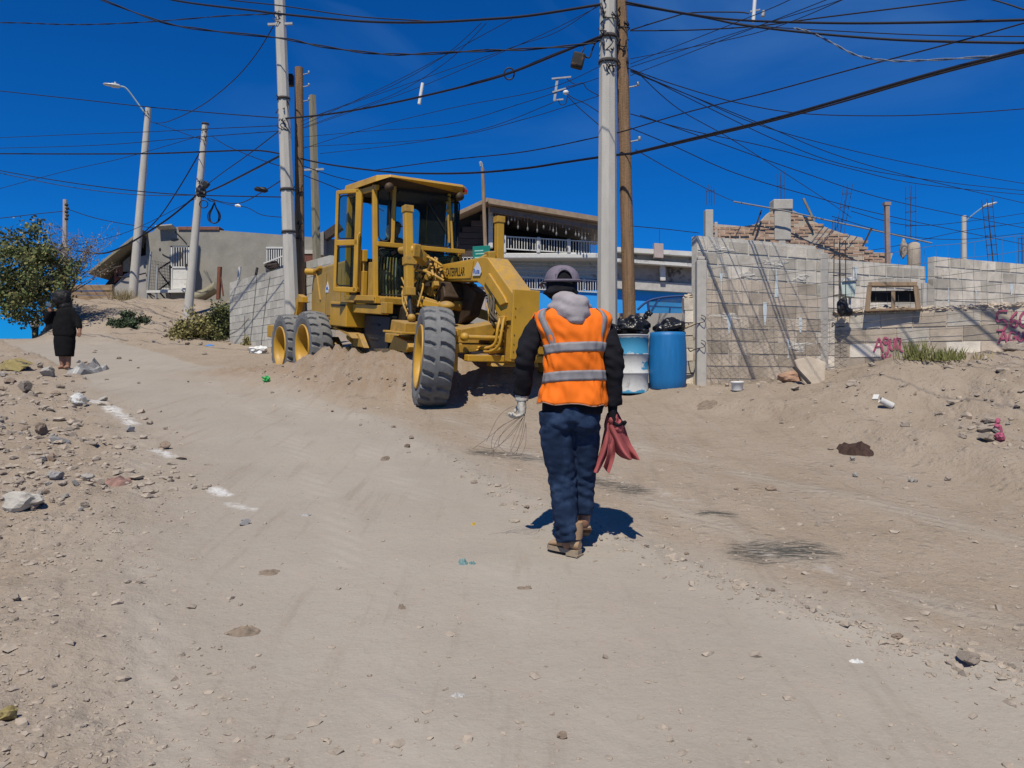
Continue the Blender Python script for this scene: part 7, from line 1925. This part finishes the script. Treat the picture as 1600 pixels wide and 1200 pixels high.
ranked([[(752, 36), (690, 90), (600, 140), (500, 178), (470, 190)], [(760, 36), (700, 95), (620, 145), (540, 175), (472, 200)], [(800, 30), (700, 84), (600, 136), (472, 196)], [(935, 10), (860, 48), (760, 92), (640, 142), (476, 200)], [(935, 105), (850, 140), (700, 170), (560, 205), (474, 232)], [(935, 122), (820, 160), (700, 194), (560, 206), (474, 214)], [(935, 150), (820, 186), (690, 216), (500, 228), (474, 230)], [(865, 160), (760, 200), (640, 224), (500, 240)], [(935, 8), (870, 50), (800, 74), (640, 130), (480, 186)]], 620, 13.5, 19.3, .0055, 'fine wires in the sky above the grader cab', 'fine wires above the grader')
cable([(470, 272), (540, 300), (600, 330)], 21, 24, .011, 'lower short service wire from the dark pole to behind the cab')
cable([(470, 258), (520, 275), (560, 285), (600, 300)], 21, 24, .011, 'upper short service wire from the dark pole to behind the cab')
cable([(985, 353), (1040, 358), (1092, 364)], 21, 24, .011, 'thin level wire over the broken terrace right of the wooden pole')
# fittings hung on the cables
def hung(name, loc, label, cat): return thing(name, loc, label, cat)
c = P(903, 95, 13.0); t = hung('splice_box', c, 'black cable splice box hanging beside the thick concrete pole', 'cable box')
mb = MB(); mb.box((0, 0, 0), (.20, .16, .24), Matrix.Rotation(.25, 3, 'Y')); mb.build('casing', mat('weathered_black', (.02, .017, .016), .7, .5, 10, .2, 60, spots=(.12, .06, .035), spot_sc=9, spot_at=.6), t, bevel=.03)
mb = MB(); mb.tube(crom([(.08, 0, .10), (.18, 0, .05), (.24, 0, .2), (.30, 0, .34)], 4), .014, 6); mb.build('cable_tail', M_cable, t)
mb = MB(); mb.tube(crom([(.05, 0, .12), (.10, 0, .2), (.07, 0, .27)], 4), .012, 6); mb.build('hanger', M_iron, t)
c = P(800, 114, 14.4); t = hung('cable_loop', c, 'small ring of spare cable tied on the rising thick cable', 'cable loop')
mb = MB(); mb.tube([Vector((-.05 + .09 * math.cos(a), 0, -.01 + .10 * math.sin(a) * (1 if math.sin(a) > 0 else 1.1))) for a in np.linspace(0, 6.6, 26)], .014, 6); mb.build('loop', M_cable, t)
c = P(318, 300, 26.8); t = hung('cable_coils', c, 'dark spare cable coils hanging at the leaning pole before the grey house', 'cable coils')
k = 26.8 / F
mb = MB(); mb.tube([Vector(((2 + 6.5 * math.cos(a)) * k, -.1, (-20 + 6 * math.sin(a)) * k)) for a in np.linspace(0, 19, 60)], .018, 5); mb.build('coil', M_cable, t)
for r_, w_ in ((0, 8), (1, 6.5), (2, 9.5)):
    mb = MB(); mb.tube(crom([Vector(((19 + dx * w_ / 8) * k, -.1 - .02 * r_, dz * k)) for dx, dz in [(0, -18), (3, -26), (8, -36), (7, -46), (0, -50), (-7, -46), (-8, -36), (-3, -26), (0, -18)]], 4), .018, 5); mb.build('coil', M_cable, t)
mb = MB(); mb.tube(crom([Vector((0, -.1, -6 * k)), Vector((12 * k, -.1, -15 * k)), Vector((19 * k, -.1, -16 * k)), Vector((20 * k, -.1, -24 * k))], 4), .016, 5); mb.build('tail', M_cable, t)
mb = MB(); mb.bar(Vector((1 * k, -.05, 14 * k)), Vector((8 * k, -.05, 8 * k)), .16, .22); mb.build('closure', M_black, t, bevel=.03)
mb = MB(); mb.blob((-.02, -.12, 0), (.16, .1, .2), 4, 2, .5, 2); mb.build('tangle', M_cable, t)
t = hung('cable_closure', P(408, 297, 20.6), 'small black closure hanging on a slack cable left of the tall pole', 'cable box')
mb = MB(); mb.tube([(-.17, 0, .02), (-.12, 0, .03), (.10, 0, 0), (.17, 0, -.02)], [.03, .06, .075, .03], 10); mb.build('casing', M_black, t)
t = hung('white_clip', P(372, 322, 23), 'small white clip on the slack thin wire left of the tall pole', 'clip')
mb = MB(); mb.tube([(-.08, 0, .01), (0, 0, .02), (.08, 0, -.01)], [.03, .045, .025], 8); mb.build('clip', M_white, t)
t = hung('white_rod', P(1177, 36, 12.0), 'white insulating rod standing up from the thick cables at the top right', 'insulator')
mb = MB(); mb.cyl((0, 0, .02), (.03, 0, .46), .028, 8); mb.build('rod', M_white, t)
mb = MB(); mb.bar((-.05, 0, .17), (.10, 0, .20), .02, .02); mb.cyl((.14, 0, .1), (.16, 0, .18), .03, 8); mb.build('cross_piece', M_galv, t)
t = hung('white_rod', P(655, 161, 16.2), 'short white insulating rod on the thick cable above the grader cab', 'insulator')
mb = MB(); mb.cyl((0, 0, -.02), (.07, 0, .40), .035, 8); mb.build('rod', M_white, t)
t = hung('crossarm_fitting', P(866, 158, 17), 'pale pole-top crossarm fitting caught among fine wires left of the concrete pole', 'fitting')
k = 17 / F; mb = MB(); mb.bar((0, 0, 0), (5 * k, 0, 36 * k), .05, .05); mb.build('stub', M_galv, t)
for a, b in (((-4, 34), (26, 37)), ((-3, 13), (18, 19)), ((3, 1), (14, 2))):
    mb = MB(); mb.bar((a[0] * k, -.03, a[1] * k), (b[0] * k, -.03, b[1] * k), .03, .03); mb.build('crossarm', M_galv, t)
for q in ([(18, 12), (30, 4), (48, -4), (70, -18)], [(20, 34), (32, 26), (44, 28), (52, 18), (70, 8)], [(10, 14), (20, 22), (34, 24)], [(20, 8), (40, -12), (70, -38)], [(5, 4), (10, -6), (18, -4), (20, 6)]):
    mb = MB(); mb.tube(crom([(x * k, -.02, z * k) for x, z in q], 4), .009, 4); mb.build('tail_wire', M_cable, t)
mb = MB(); mb.ell((18 * k, -.02, 13 * k), (.06, .05, .05)); mb.build('insulator', M_white, t)
# ------------------------------------------------------------ drums and bags
M_drumblue = mat('blue_drum_plastic', (.012, .155, .40), .5, .12, 4, .06, 30, spots=(.10, .26, .46), spot_sc=6, spot_at=.64, spotw=.12, streak=(6, 6, .8), coord='obj')
def painted_drum():
    m = mat('chipped_white_paint', (.56, .565, .56), .7, .12, 6, .15, 50, spots=(.36, .36, .35), spot_sc=8, spot_at=.58, spotw=.1, coord='obj')
    n, l = m.node_tree.nodes, m.node_tree.links; b = n['Principled BSDF']
    old = b.inputs['Base Color'].links[0].from_socket
    tcn = n.new('ShaderNodeTexCoord'); sx = n.new('ShaderNodeSeparateXYZ'); l.new(tcn.outputs['Object'], sx.inputs[0])
    no = n.new('ShaderNodeTexNoise'); no.inputs['Scale'].default_value = 7; no.inputs['Detail'].default_value = 8; no.inputs['Roughness'].default_value = .7; l.new(tcn.outputs['Object'], no.inputs['Vector'])
    def mr(v, a, b_, c, d):
        k = n.new('ShaderNodeMapRange'); l.new(v, k.inputs[0])
        for i, q in zip((1, 2, 3, 4), (a, b_, c, d)): k.inputs[i].default_value = q
        return k.outputs[0]
    def mm(op, a, c):
        k = n.new('ShaderNodeMath'); k.operation = op
        for i, v in enumerate((a, c)):
            if hasattr(v, 'is_linked'): l.new(v, k.inputs[i])
            else: k.inputs[i].default_value = v
        return k.outputs[0]
    top = mm('MULTIPLY', mr(sx.outputs['Z'], .52, .66, 0, 1), mr(sx.outputs['Z'], .86, .80, 0, 1))
    mid = mm('MULTIPLY', mm('MULTIPLY', mr(sx.outputs['Z'], .30, .36, 0, .62), mr(sx.outputs['Z'], .54, .46, 0, 1)), mr(sx.outputs['X'], -.10, .06, 0, 1))
    low = mr(sx.outputs['Z'], .10, .02, 0, .66)
    f = mm('MAXIMUM', mm('MAXIMUM', top, mid), low)
    f = mr(mm('ADD', f, mm('MULTIPLY', mm('SUBTRACT', no.outputs[0], .5), 1.5)), .46, .52, 0, 1)
    k = n.new('ShaderNodeMix'); k.data_type = 'RGBA'; l.new(f, k.inputs[0]); l.new(old, k.inputs[6]); k.inputs[7].default_value = (.035, .21, .36, 1)
    l.new(k.outputs[2], b.inputs['Base Color']); return m
M_bag = mat('black_bin_bag', (.010, .010, .012), .32, .2, 10, .25, 18, bdist=.03, spec=.5)
def drum(px, py, D, R, Hh, m, name, label, plastic):
    p = P(px, py, D); p.z = h1(p.x, p.y) - .02
    t = thing(name, p, label, 'drum', .4); mb = MB()
    if plastic:
        pr = [(R * .90, 0), (R * .95, .03), (R * 1.0, .14), (R * 1.03, Hh * .45), (R * 1.0, Hh * .74), (R * .95, Hh * .93), (R * .93, Hh), (R * .86, Hh), (R * .86, Hh - .25)]
    else:
        pr = [(R * 1.0, 0), (R * 1.02, .012), (R * .985, .03), (R * .985, Hh * .325), (R * 1.025, Hh * .335), (R * 1.025, Hh * .35), (R * .985, Hh * .36), (R * .985, Hh * .65), (R * 1.025, Hh * .66), (R * 1.025, Hh * .675), (R * .985, Hh * .685), (R * .985, Hh - .02), (R * 1.02, Hh - .012), (R * 1.02, Hh), (R * .95, Hh), (R * .95, Hh - .2)]
    mb.lathe(pr, (0, 0, 0), (0, 0, 1), 40, caps=False); mb.build('body', m, t)
    mb = MB(); mb.lathe([(R * .95, Hh - .1), (0, Hh - .1)], (0, 0, 0), (0, 0, 1), 24, caps=False); mb.build('fill', M_void, t)
    return t
d1 = drum(985, 617, 12.2, .272, .88, painted_drum(), 'steel_drum', 'steel drum with chipped white and blue paint, partly behind the man', False)
d2 = drum(1043, 617, 12.2, .280, .86, M_drumblue, 'plastic_drum', 'bright blue plastic drum right of the white painted drum', True)
def bag(loc, r, seed, label, knot, name='bin_bag'):
    t = thing(name, loc, label, 'bin bag'); mb = MB()
    mb.blob((0, 0, 0), r, seed, 3, .38, 1.7, sm=True); 
    o = mb.build('sack', M_bag, t); tx = bpy.data.textures.new('bag_creases', 'CLOUDS'); tx.noise_scale = .06; tx.noise_depth = 3
    q = o.modifiers.new('sub', 'SUBSURF'); q.levels = 1; q.render_levels = 1; d = o.modifiers.new('creases', 'DISPLACE'); d.texture = tx; d.strength = .05; d.texture_coords = 'LOCAL'
    if knot:
        kx, kz = knot; mb = MB(); mb.blob((kx * r[0], 0, kz * r[2]), (.035, .03, .05), seed, 2, .5, 2); mb.blob((kx * r[0] + .04, -.01, kz * r[2] + .04), (.05, .025, .04), seed + 1, 2, .6, 2); mb.build('knot', M_bag, t)
    return t
bag(P(990, 512, 12.2), (.25, .22, .165), 4, 'black bin bag heaped on the white painted drum', (.75, 1.05))
bag(P(962, 518, 12.25), (.16, .18, .10), 9, 'smaller black bin bag slumped on the drum behind the man', None)
t = bag(P(1047, 515, 12.2), (.235, .20, .155), 14, 'black bin bag tied to a point on the blue plastic drum', None)
mb = MB(); mb.tube([(.15, 0, .06), (.24, -.02, .03), (.31, -.03, .06), (.37, -.04, .09)], [.045, .02, .014, .01], 8); mb.build('tied_neck', mat('beige_string', (.36, .28, .19), .9, .2, 9, 0), t)
mb = MB(); mb.blob((-.10, -.15, -.11), (.13, .03, .035), 5, 2, .5, 2.5); mb.build('paper_scrap', M_whitepaint, t)
o = MB(); o.tube(crom([(0, 0, 0), (.02, -.02, .25), (-.03, 0, .45), (.05, .03, .62)], 3), [.05, .049, .047, .045, .043, .041, .04, .036, .033, .03], 7)
o = o.build('stump', M_bark, None, label='dark broken stake between the concrete pole and the brown wooden pole', cat='stake'); q = P(967, 560, 13.5); q.z = h1(q.x, q.y); o.location = (q.x, q.y, P(967, 522, 13.5).z)
o.scale = (1, 1, .6); o.location.z = P(967, 530, 13.5).z
# white tub, slab and its dark shadow bar at the foot of the tall wall
q = on_ground(1152, 611); t = thing('bucket', q, 'small white plastic tub standing at the foot of the wire fence', 'bucket')
mb = MB(); mb.lathe([(.070, 0), (.074, .01), (.082, .10), (.092, .105), (.092, .125), (.08, .13)], (0, 0, 0), (0, 0, 1), 24, caps=False); mb.lathe([(.08, .118), (0, .122)], n=24, caps=False); mb.build('body', M_white, t)
q = on_ground(1268, 600); t = thing('concrete_slab', q + Vector((0, .1, 0)), 'pale broken concrete slab leaning at the right foot of the tall wall', 'slab')
mb = MB(); mb.add([(-.02, .1, 0), (.24, .05, -.03), (.32, .22, .30), (.10, .28, .38), (-.10, .26, .33), (-.02, .16, -.03), (.24, .12, -.03), (.32, .28, .28), (.10, .34, .36), (-.10, .32, .31)], [(0, 1, 2, 3, 4), (5, 9, 8, 7, 6), (0, 5, 6, 1), (1, 6, 7, 2), (2, 7, 8, 3), (3, 8, 9, 4), (4, 9, 5, 0)]); mb.build('slab', M_block_old, t, bevel=.02)
q = on_ground(1258, 600); mb = MB(); mb.bar((.06, 0, 0), (-.10, .12, .22), .09, .03); o = mb.build('shadow_bar', M_iron, None, label='short dark bar standing for the shadow beside the pale broken slab', cat='board'); o.location = q  # dark bar takes the place of the slab's shadow
q = on_ground(1240, 596); mb = MB(); mb.blob((0, 0, .05), (.20, .10, .09), 7, 2, .4); o = mb.build('rock', mat('reddish_rubble', (.36, .22, .15), .95, .25, 9, .3, 50), None, label='reddish broken brick rubble left of the leaning slab', cat='rock'); o.location = q

# ------------------------------------------------------------ stones, one by one
def rock_mesh(seed, m, r=(1, .8, .6), amp=.55):
    mb = MB(); mb.blob((0, 0, 0), r, seed, 2, amp, 1.25)
    rs = random.Random(seed)
    for _ in range(5):      # broken flat faces
        d = Vector((rs.gauss(0, 1), rs.gauss(0, 1), rs.gauss(0, .7))).normalized(); lim = rs.uniform(.45, .7)
        mb.v = [p - d * max(0, p.dot(d) - lim) for p in mb.v]
    return mb.mesh('rock', m)
ROCK = {k: [rock_mesh(i + 10 * j, m, (1, rr_, .62)) for i, rr_ in enumerate((.75, .85, .65, .9))] for j, (k, m) in enumerate((('pale', M_stone), ('grey', M_stone_grey), ('brown', M_stone_brown)))}
M_bluegrey = mat('bluish_stone', (.28, .27, .265), .95, .2, 9, .3, 40); M_mossy = mat('ochre_stone', (.30, .24, .10), .95, .3, 6, .3, 40, spots=(.10, .085, .06), spot_sc=6, spot_at=.55)
M_whiterock = mat('lime_splashed_stone', (.36, .33, .29), .95, .2, 9, .3, 40, spots=(.72, .71, .68), spot_sc=9, spot_at=.46, spotw=.05)
M_chunk = mat('broken_concrete', (.45, .42, .375), .95, .2, 7, .6, 30, spots=(.24, .22, .20), spot_sc=9, spot_at=.57, spotw=.1, bdist=.02)
def rock(px, py, w, h, m, label, seed=0, sink=.25, rz=None, group=None, amp=.55, name='rock', cat='rock', wash=None):
    q = on_ground(px, py); k = q.y / F; rs = random.Random(seed * 7 + int(px))
    me = rock_mesh(seed + int(px) % 50, m, (1, .85, .8), amp) if not isinstance(m, str) else rs.choice(ROCK[m])
    o = link_mesh(name, me, None, q + Vector((0, w * k * .3, h * k * .5 * (1 - sink))), (rs.uniform(-.2, .2), rs.uniform(-.15, .15), rs.uniform(0, 6.28) if rz is None else rz), (w * k / 2, w * k / 2.3, h * k / 2 * 1.35))
    return tag(o, label, cat, group)
rock(28, 803, 66, 38, M_chunk, 'large pale broken concrete chunk at the left edge of the road', 3, .15, .2, amp=.35)
rock(122, 635, 30, 22, M_whiterock, 'stone splashed with white lime beside the white lime patch', 4, .15)
rock(33, 612, 30, 22, 'pale', 'pale angular rock above the rubble near the left edge', 5, .2)
rock(72, 588, 28, 16, M_stone_grey, 'grey flat rock left of the feet of the figure in black', 6, .2)
rock(18, 580, 52, 22, M_mossy, 'ochre coloured broken slab at the far left edge', 8, .25, .1)
rock(62, 680, 26, 22, M_stone_brown, 'dark brown jagged stone in the middle of the left rubble', 9, .2)
rock(88, 695, 30, 14, M_bluegrey, 'bluish grey flat stone just right of the dark jagged stone', 10, .3)
rock(80, 752, 28, 14, M_bluegrey, 'bluish grey stone above the large concrete chunk', 11, .3)
rock(115, 760, 16, 11, M_stone_grey, 'small dark grey stone right of the large concrete chunk', 12, .2)
rock(22, 940, 18, 12, 'pale', 'small pale lone stone near the left edge below the big chunk', 13, .2)
rock(380, 822, 20, 11, M_bluegrey, 'small bluish stone on the road below the lowest lime patch', 14, .2)
rock(200, 675, 16, 10, M_bluegrey, 'small bluish stone at the lower end of the long lime streak', 15, .2)
rock(255, 703, 20, 16, 'brown', 'brownish stone beside the middle white lime patch', 16, .25)
rock(8, 1130, 30, 26, M_mossy, 'ochre stone at the lower left edge', 17, .3)
rock(1525, 1046, 52, 22, 'pale', 'tan half-buried stone in the clod line at the right edge', 18, .35, .1)
rock(1406, 1002, 22, 9, M_stone_brown, 'dark flat stone in the clod line on the right', 19, .3)
rock(1335, 606, 26, 15, 'pale', 'pale stone on the crest of the right bank below the low wall', 20, .25)
rock(1590, 548, 34, 18, 'pale', 'large pale rock against the low wall at the right edge', 21, .2)
rock(880, 1158, 16, 12, M_stone_brown, 'small brown stone in the road at the bottom edge', 22, .2)
rock(636, 700, 12, 8, 'brown', 'small lone stone on the road left of the wire bundle', 23, .2)
rock(95, 760, 24, 10, 'pale', 'flat pale stone right above the big concrete chunk', 24, .3)
rock(10, 598, 26, 10, 'brown', 'low brown stone under the ochre slab', 26, .3)
M_pinkrock = mat('pink_sprayed_stone', (.36, .31, .26), .95, .2, 9, .3, 40)
for i, (x, y, w, h, lb) in enumerate([(1553, 662, 22, 10, 'top stone of three marked with pink paint on the right bank'), (1549, 676, 36, 15, 'middle stone of three marked with pink paint on the right bank'), (1552, 692, 40, 16, 'bottom stone of three marked with pink paint on the right bank')]):
    o = rock(x, y, w, h, 'pale', lb, 30 + i, .2, .1 * i)
    cap_ = rock(x + w * .38, y + .5, w * .46, h * .98, M_pink, None, 40 + i, .1, .3, name='painted_end', cat=None)
    bpy.context.view_layer.update() if False else None
    m0 = Matrix.LocRotScale(o.location, o.rotation_euler, o.scale); m1 = Matrix.LocRotScale(cap_.location, cap_.rotation_euler, cap_.scale)
    cap_.parent = o; cap_.matrix_basis = m0.inverted() @ m1
rs = random.Random(77)
def sprinkle(n, area, smin, smax, kinds, label, group):
    for i in range(n):
        x, y = area(); s = smin * (smax / smin) ** (rs.random() ** 1.8) * (.55 + .45 * min(1, (y - 520) / 200))
        rock(x, y, s, s * rs.uniform(.45, .75), rs.choice(kinds), label, i, rs.uniform(.2, .5), None, group)
sprinkle(64, lambda: (max(0, rs.gauss(50, 45)), rs.uniform(590, 800)), 9, 24, ['pale', 'pale', 'brown', 'grey'], 'pale broken stone in the rubble of the left bank', 'stones in the left rubble')
sprinkle(22, lambda: (rs.uniform(0, 150), rs.uniform(566, 600)), 9, 22, ['pale', 'brown', 'grey'], 'stone in the low row along the far edge of the left rubble', 'stones along the far edge of the rubble')
sprinkle(26, lambda: (lambda f: (420 + 1130 * f + rs.gauss(0, 10), np.interp(420 + 1130 * f, [420, 600, 760, 900, 1200, 1400, 1550], [603, 670, 768, 822, 932, 1002, 1050]) + rs.gauss(0, 9)))(rs.random()), 8, 13, ['pale', 'pale', 'brown'], 'clod or stone in the line of clods along the road edge', 'stones in the clod line')
sprinkle(34, lambda: (rs.uniform(1150, 1600), rs.uniform(600, 770)), 8, 20, ['pale', 'pale', 'grey', 'brown'], 'stone lying on the loose right bank', 'stones on the right bank')
sprinkle(46, lambda: (rs.uniform(190, 365), rs.uniform(478, 545)), 10, 24, ['pale', 'pale', 'grey'], 'rubble stone on the bank below the grey house', 'stones on the house bank')
sprinkle(12, lambda: (rs.uniform(130, 420), rs.uniform(545, 600)), 8, 18, ['pale', 'brown'], 'stone on the upper road beyond the lime marks', 'stones on the upper road')

sprinkle(44, lambda: (lambda f: (440 + 330 * f, 592 + 34 * f - abs(rs.gauss(0, 14))))(rs.random()), 7, 16, ['pale', 'pale', 'pale'], 'clod of earth on the heap pushed up before the grader', 'clods on the heap by the grader')
# ------------------------------------------------------------ litter
def sheet(px, py, wpx, hpx, m, label, seed, name='litter', cat='litter', lift=.02, n=9):
    q = on_ground(px, py); k = q.y / F; rs_ = random.Random(seed); mb = MB(); W_, D_ = wpx * k / 2, hpx * k / (abs(q.z) / q.y + .12) / 2
    vs = []
    for i in range(n):
        for j in range(n):
            u, v = i / (n - 1) * 2 - 1, j / (n - 1) * 2 - 1
            s_ = 1 + .3 * mnoise.noise(Vector((u * 1.2 + seed, v * 1.2, 0)))
            x, y = u * W_ * s_ * math.sqrt(1 - v * v / 2), v * D_ * s_ * math.sqrt(1 - u * u / 2)
            z = h1(q.x + x, q.y + y) - q.z - .004 + lift * (.5 + abs(mnoise.noise(Vector((u * 2.2, v * 2.2, seed)))) * 2.2) * max(0, 1 - max(u * u, v * v)) ** .7
            vs.append((x, y, z))
    mb.add(vs, [(i * n + j, (i + 1) * n + j, (i + 1) * n + j + 1, i * n + j + 1) for i in range(n - 1) for j in range(n - 1)], 0, False)
    o = mb.build(name, m, None, label=label, cat=cat); o.location = q; s = o.modifiers.new('thick', 'SOLIDIFY'); s.thickness = .003
    return o
M_greyplastic = mat('grey_plastic_film', (.36, .35, .335), .5, .3, 9, .2, 40); M_greenp = mat('green_plastic', (.05, .38, .10), .4, .1, 9, .1)
M_teal = mat('teal_scrap', (.14, .24, .24), .6, .3, 30, .1); M_paper = mat('white_paper', (.62, .62, .60), .8, .05, 9, .1); M_card = mat('dark_brown_rag', (.055, .030, .022), .9, .3, 12, .3, 60)
M_dirtclod = mat('dark_crust', (.22, .172, .13), .95, .3, 20, .5, 60); M_redcloth2 = mat('reddish_slab', (.30, .18, .15), .95, .2, 9, .3, 40)
sheet(138, 582, 36, 14, M_greyplastic, 'crumpled grey plastic sheet right of the figure in black', 3, lift=.16)
sheet(1336, 705, 50, 16, M_card, 'dark brown ragged scrap lying on the slope of the right bank', 5, lift=.07)
q = on_ground(416, 598); mb = MB(); mb.blob((0, 0, .035), (.055, .045, .05), 6, 2, .7, 2.2); o = mb.build('plastic_bottle', M_greenp, None, label='crushed bright green plastic bottle on the dirt left of the rear wheels', cat='litter'); o.location = q
q = on_ground(404, 552); mb = MB(); mb.blob((0, 0, .08), (.22, .15, .10), 8, 2, .5, 2); o = mb.build('white_bag', M_white, None, label='white crumpled bag on the ground behind the rear wheels', cat='bag'); o.location = q
sheet(724, 880, 16, 7, M_teal, 'small crushed teal carton on the road', 7, lift=.02); sheet(738, 882, 12, 5, M_teal, 'torn teal scrap right of the crushed carton', 8, lift=.012)
sheet(1337, 1037, 26, 6, M_paper, 'white scrap of paper on the road in the lower right', 9, lift=.01); sheet(716, 1088, 26, 7, M_greyplastic, 'flattened grey scrap on the road near the bottom', 10, lift=.012)
sheet(381, 990, 58, 18, M_dirtclod, 'dark crust of broken earth on the left side of the road', 11, lift=.016); sheet(420, 896, 36, 10, M_dirtclod, 'small dark crust on the road above the larger one', 12, lift=.014)
sheet(185, 755, 34, 13, M_redcloth2, 'reddish flat broken tile in the dirt on the left', 13, lift=.04); sheet(820, 920, 26, 5, M_dirtclod, 'dark twig-like scrap on the road below the man', 14, lift=.015)
sheet(628, 952, 14, 5, M_dirtclod, 'small dark scrap in the middle of the road', 15, lift=.015); sheet(602, 718, 16, 6, M_dirtclod, 'small dark clod on the road above the middle', 16, lift=.02)
sheet(478, 806, 20, 4, M_greyplastic, 'thin greyish strip on the road left of the middle', 17, lift=.012); sheet(740, 819, 8, 4, mat('yellow_scrap', (.5, .33, .03), .7, .1, 9, 0), 'tiny yellow scrap on the road', 18, lift=.01)
sheet(1105, 634, 34, 6, M_dirtclod, 'dark undercut clod of earth at the top of the bank below the blue drum', 19, lift=.03)
q = on_ground(1386, 640); t = thing('pipe_piece', q + Vector((0, 0, .03)), 'short broken white pipe piece lying on the right bank', 'pipe', .5)
mb = MB(); mb.lathe([(.034, 0), (.038, .14), (.040, .15), (.030, .15), (.028, .02)], (-.05, .05, .06), Vector((.7, -.5, -.45)), 16, caps=False); mb.build('pipe', M_whitewash, t)
mb = MB(); mb.lathe([(.029, .03), (0, .03)], (-.05, .05, .06), Vector((.7, -.5, -.45)), 16, caps=False); mb.build('bore', M_void, t)
q = on_ground(1378, 628); mb = MB(); mb.bar((-.04, .08, .02), (.0, .13, .07), .06, .02); o = mb.build('white_scrap', M_whitewash, None, label='flat pale fragment just above the broken white pipe piece', cat='fragment'); o.location = q
q = on_ground(235, 537)
o = sheet(328, 540, 12, 4, mat('blue_scrap', (.08, .25, .6), .5, .1, 9, 0), 'small blue scrap under the bush left of the sloping wall', 21, lift=.03)
# long board lying on the heap by the rear wheel
a, b = P(487, 561, 14.0), P(552, 562, 13.4); mb = MB(); mb.bar((0, 0, 0), b - a, .16, .03); o = mb.build('board', M_wood_old, None, label='thin pale board lying on the dirt heap by the rear wheel', cat='board'); o.location = a + Vector((0, 0, .0))
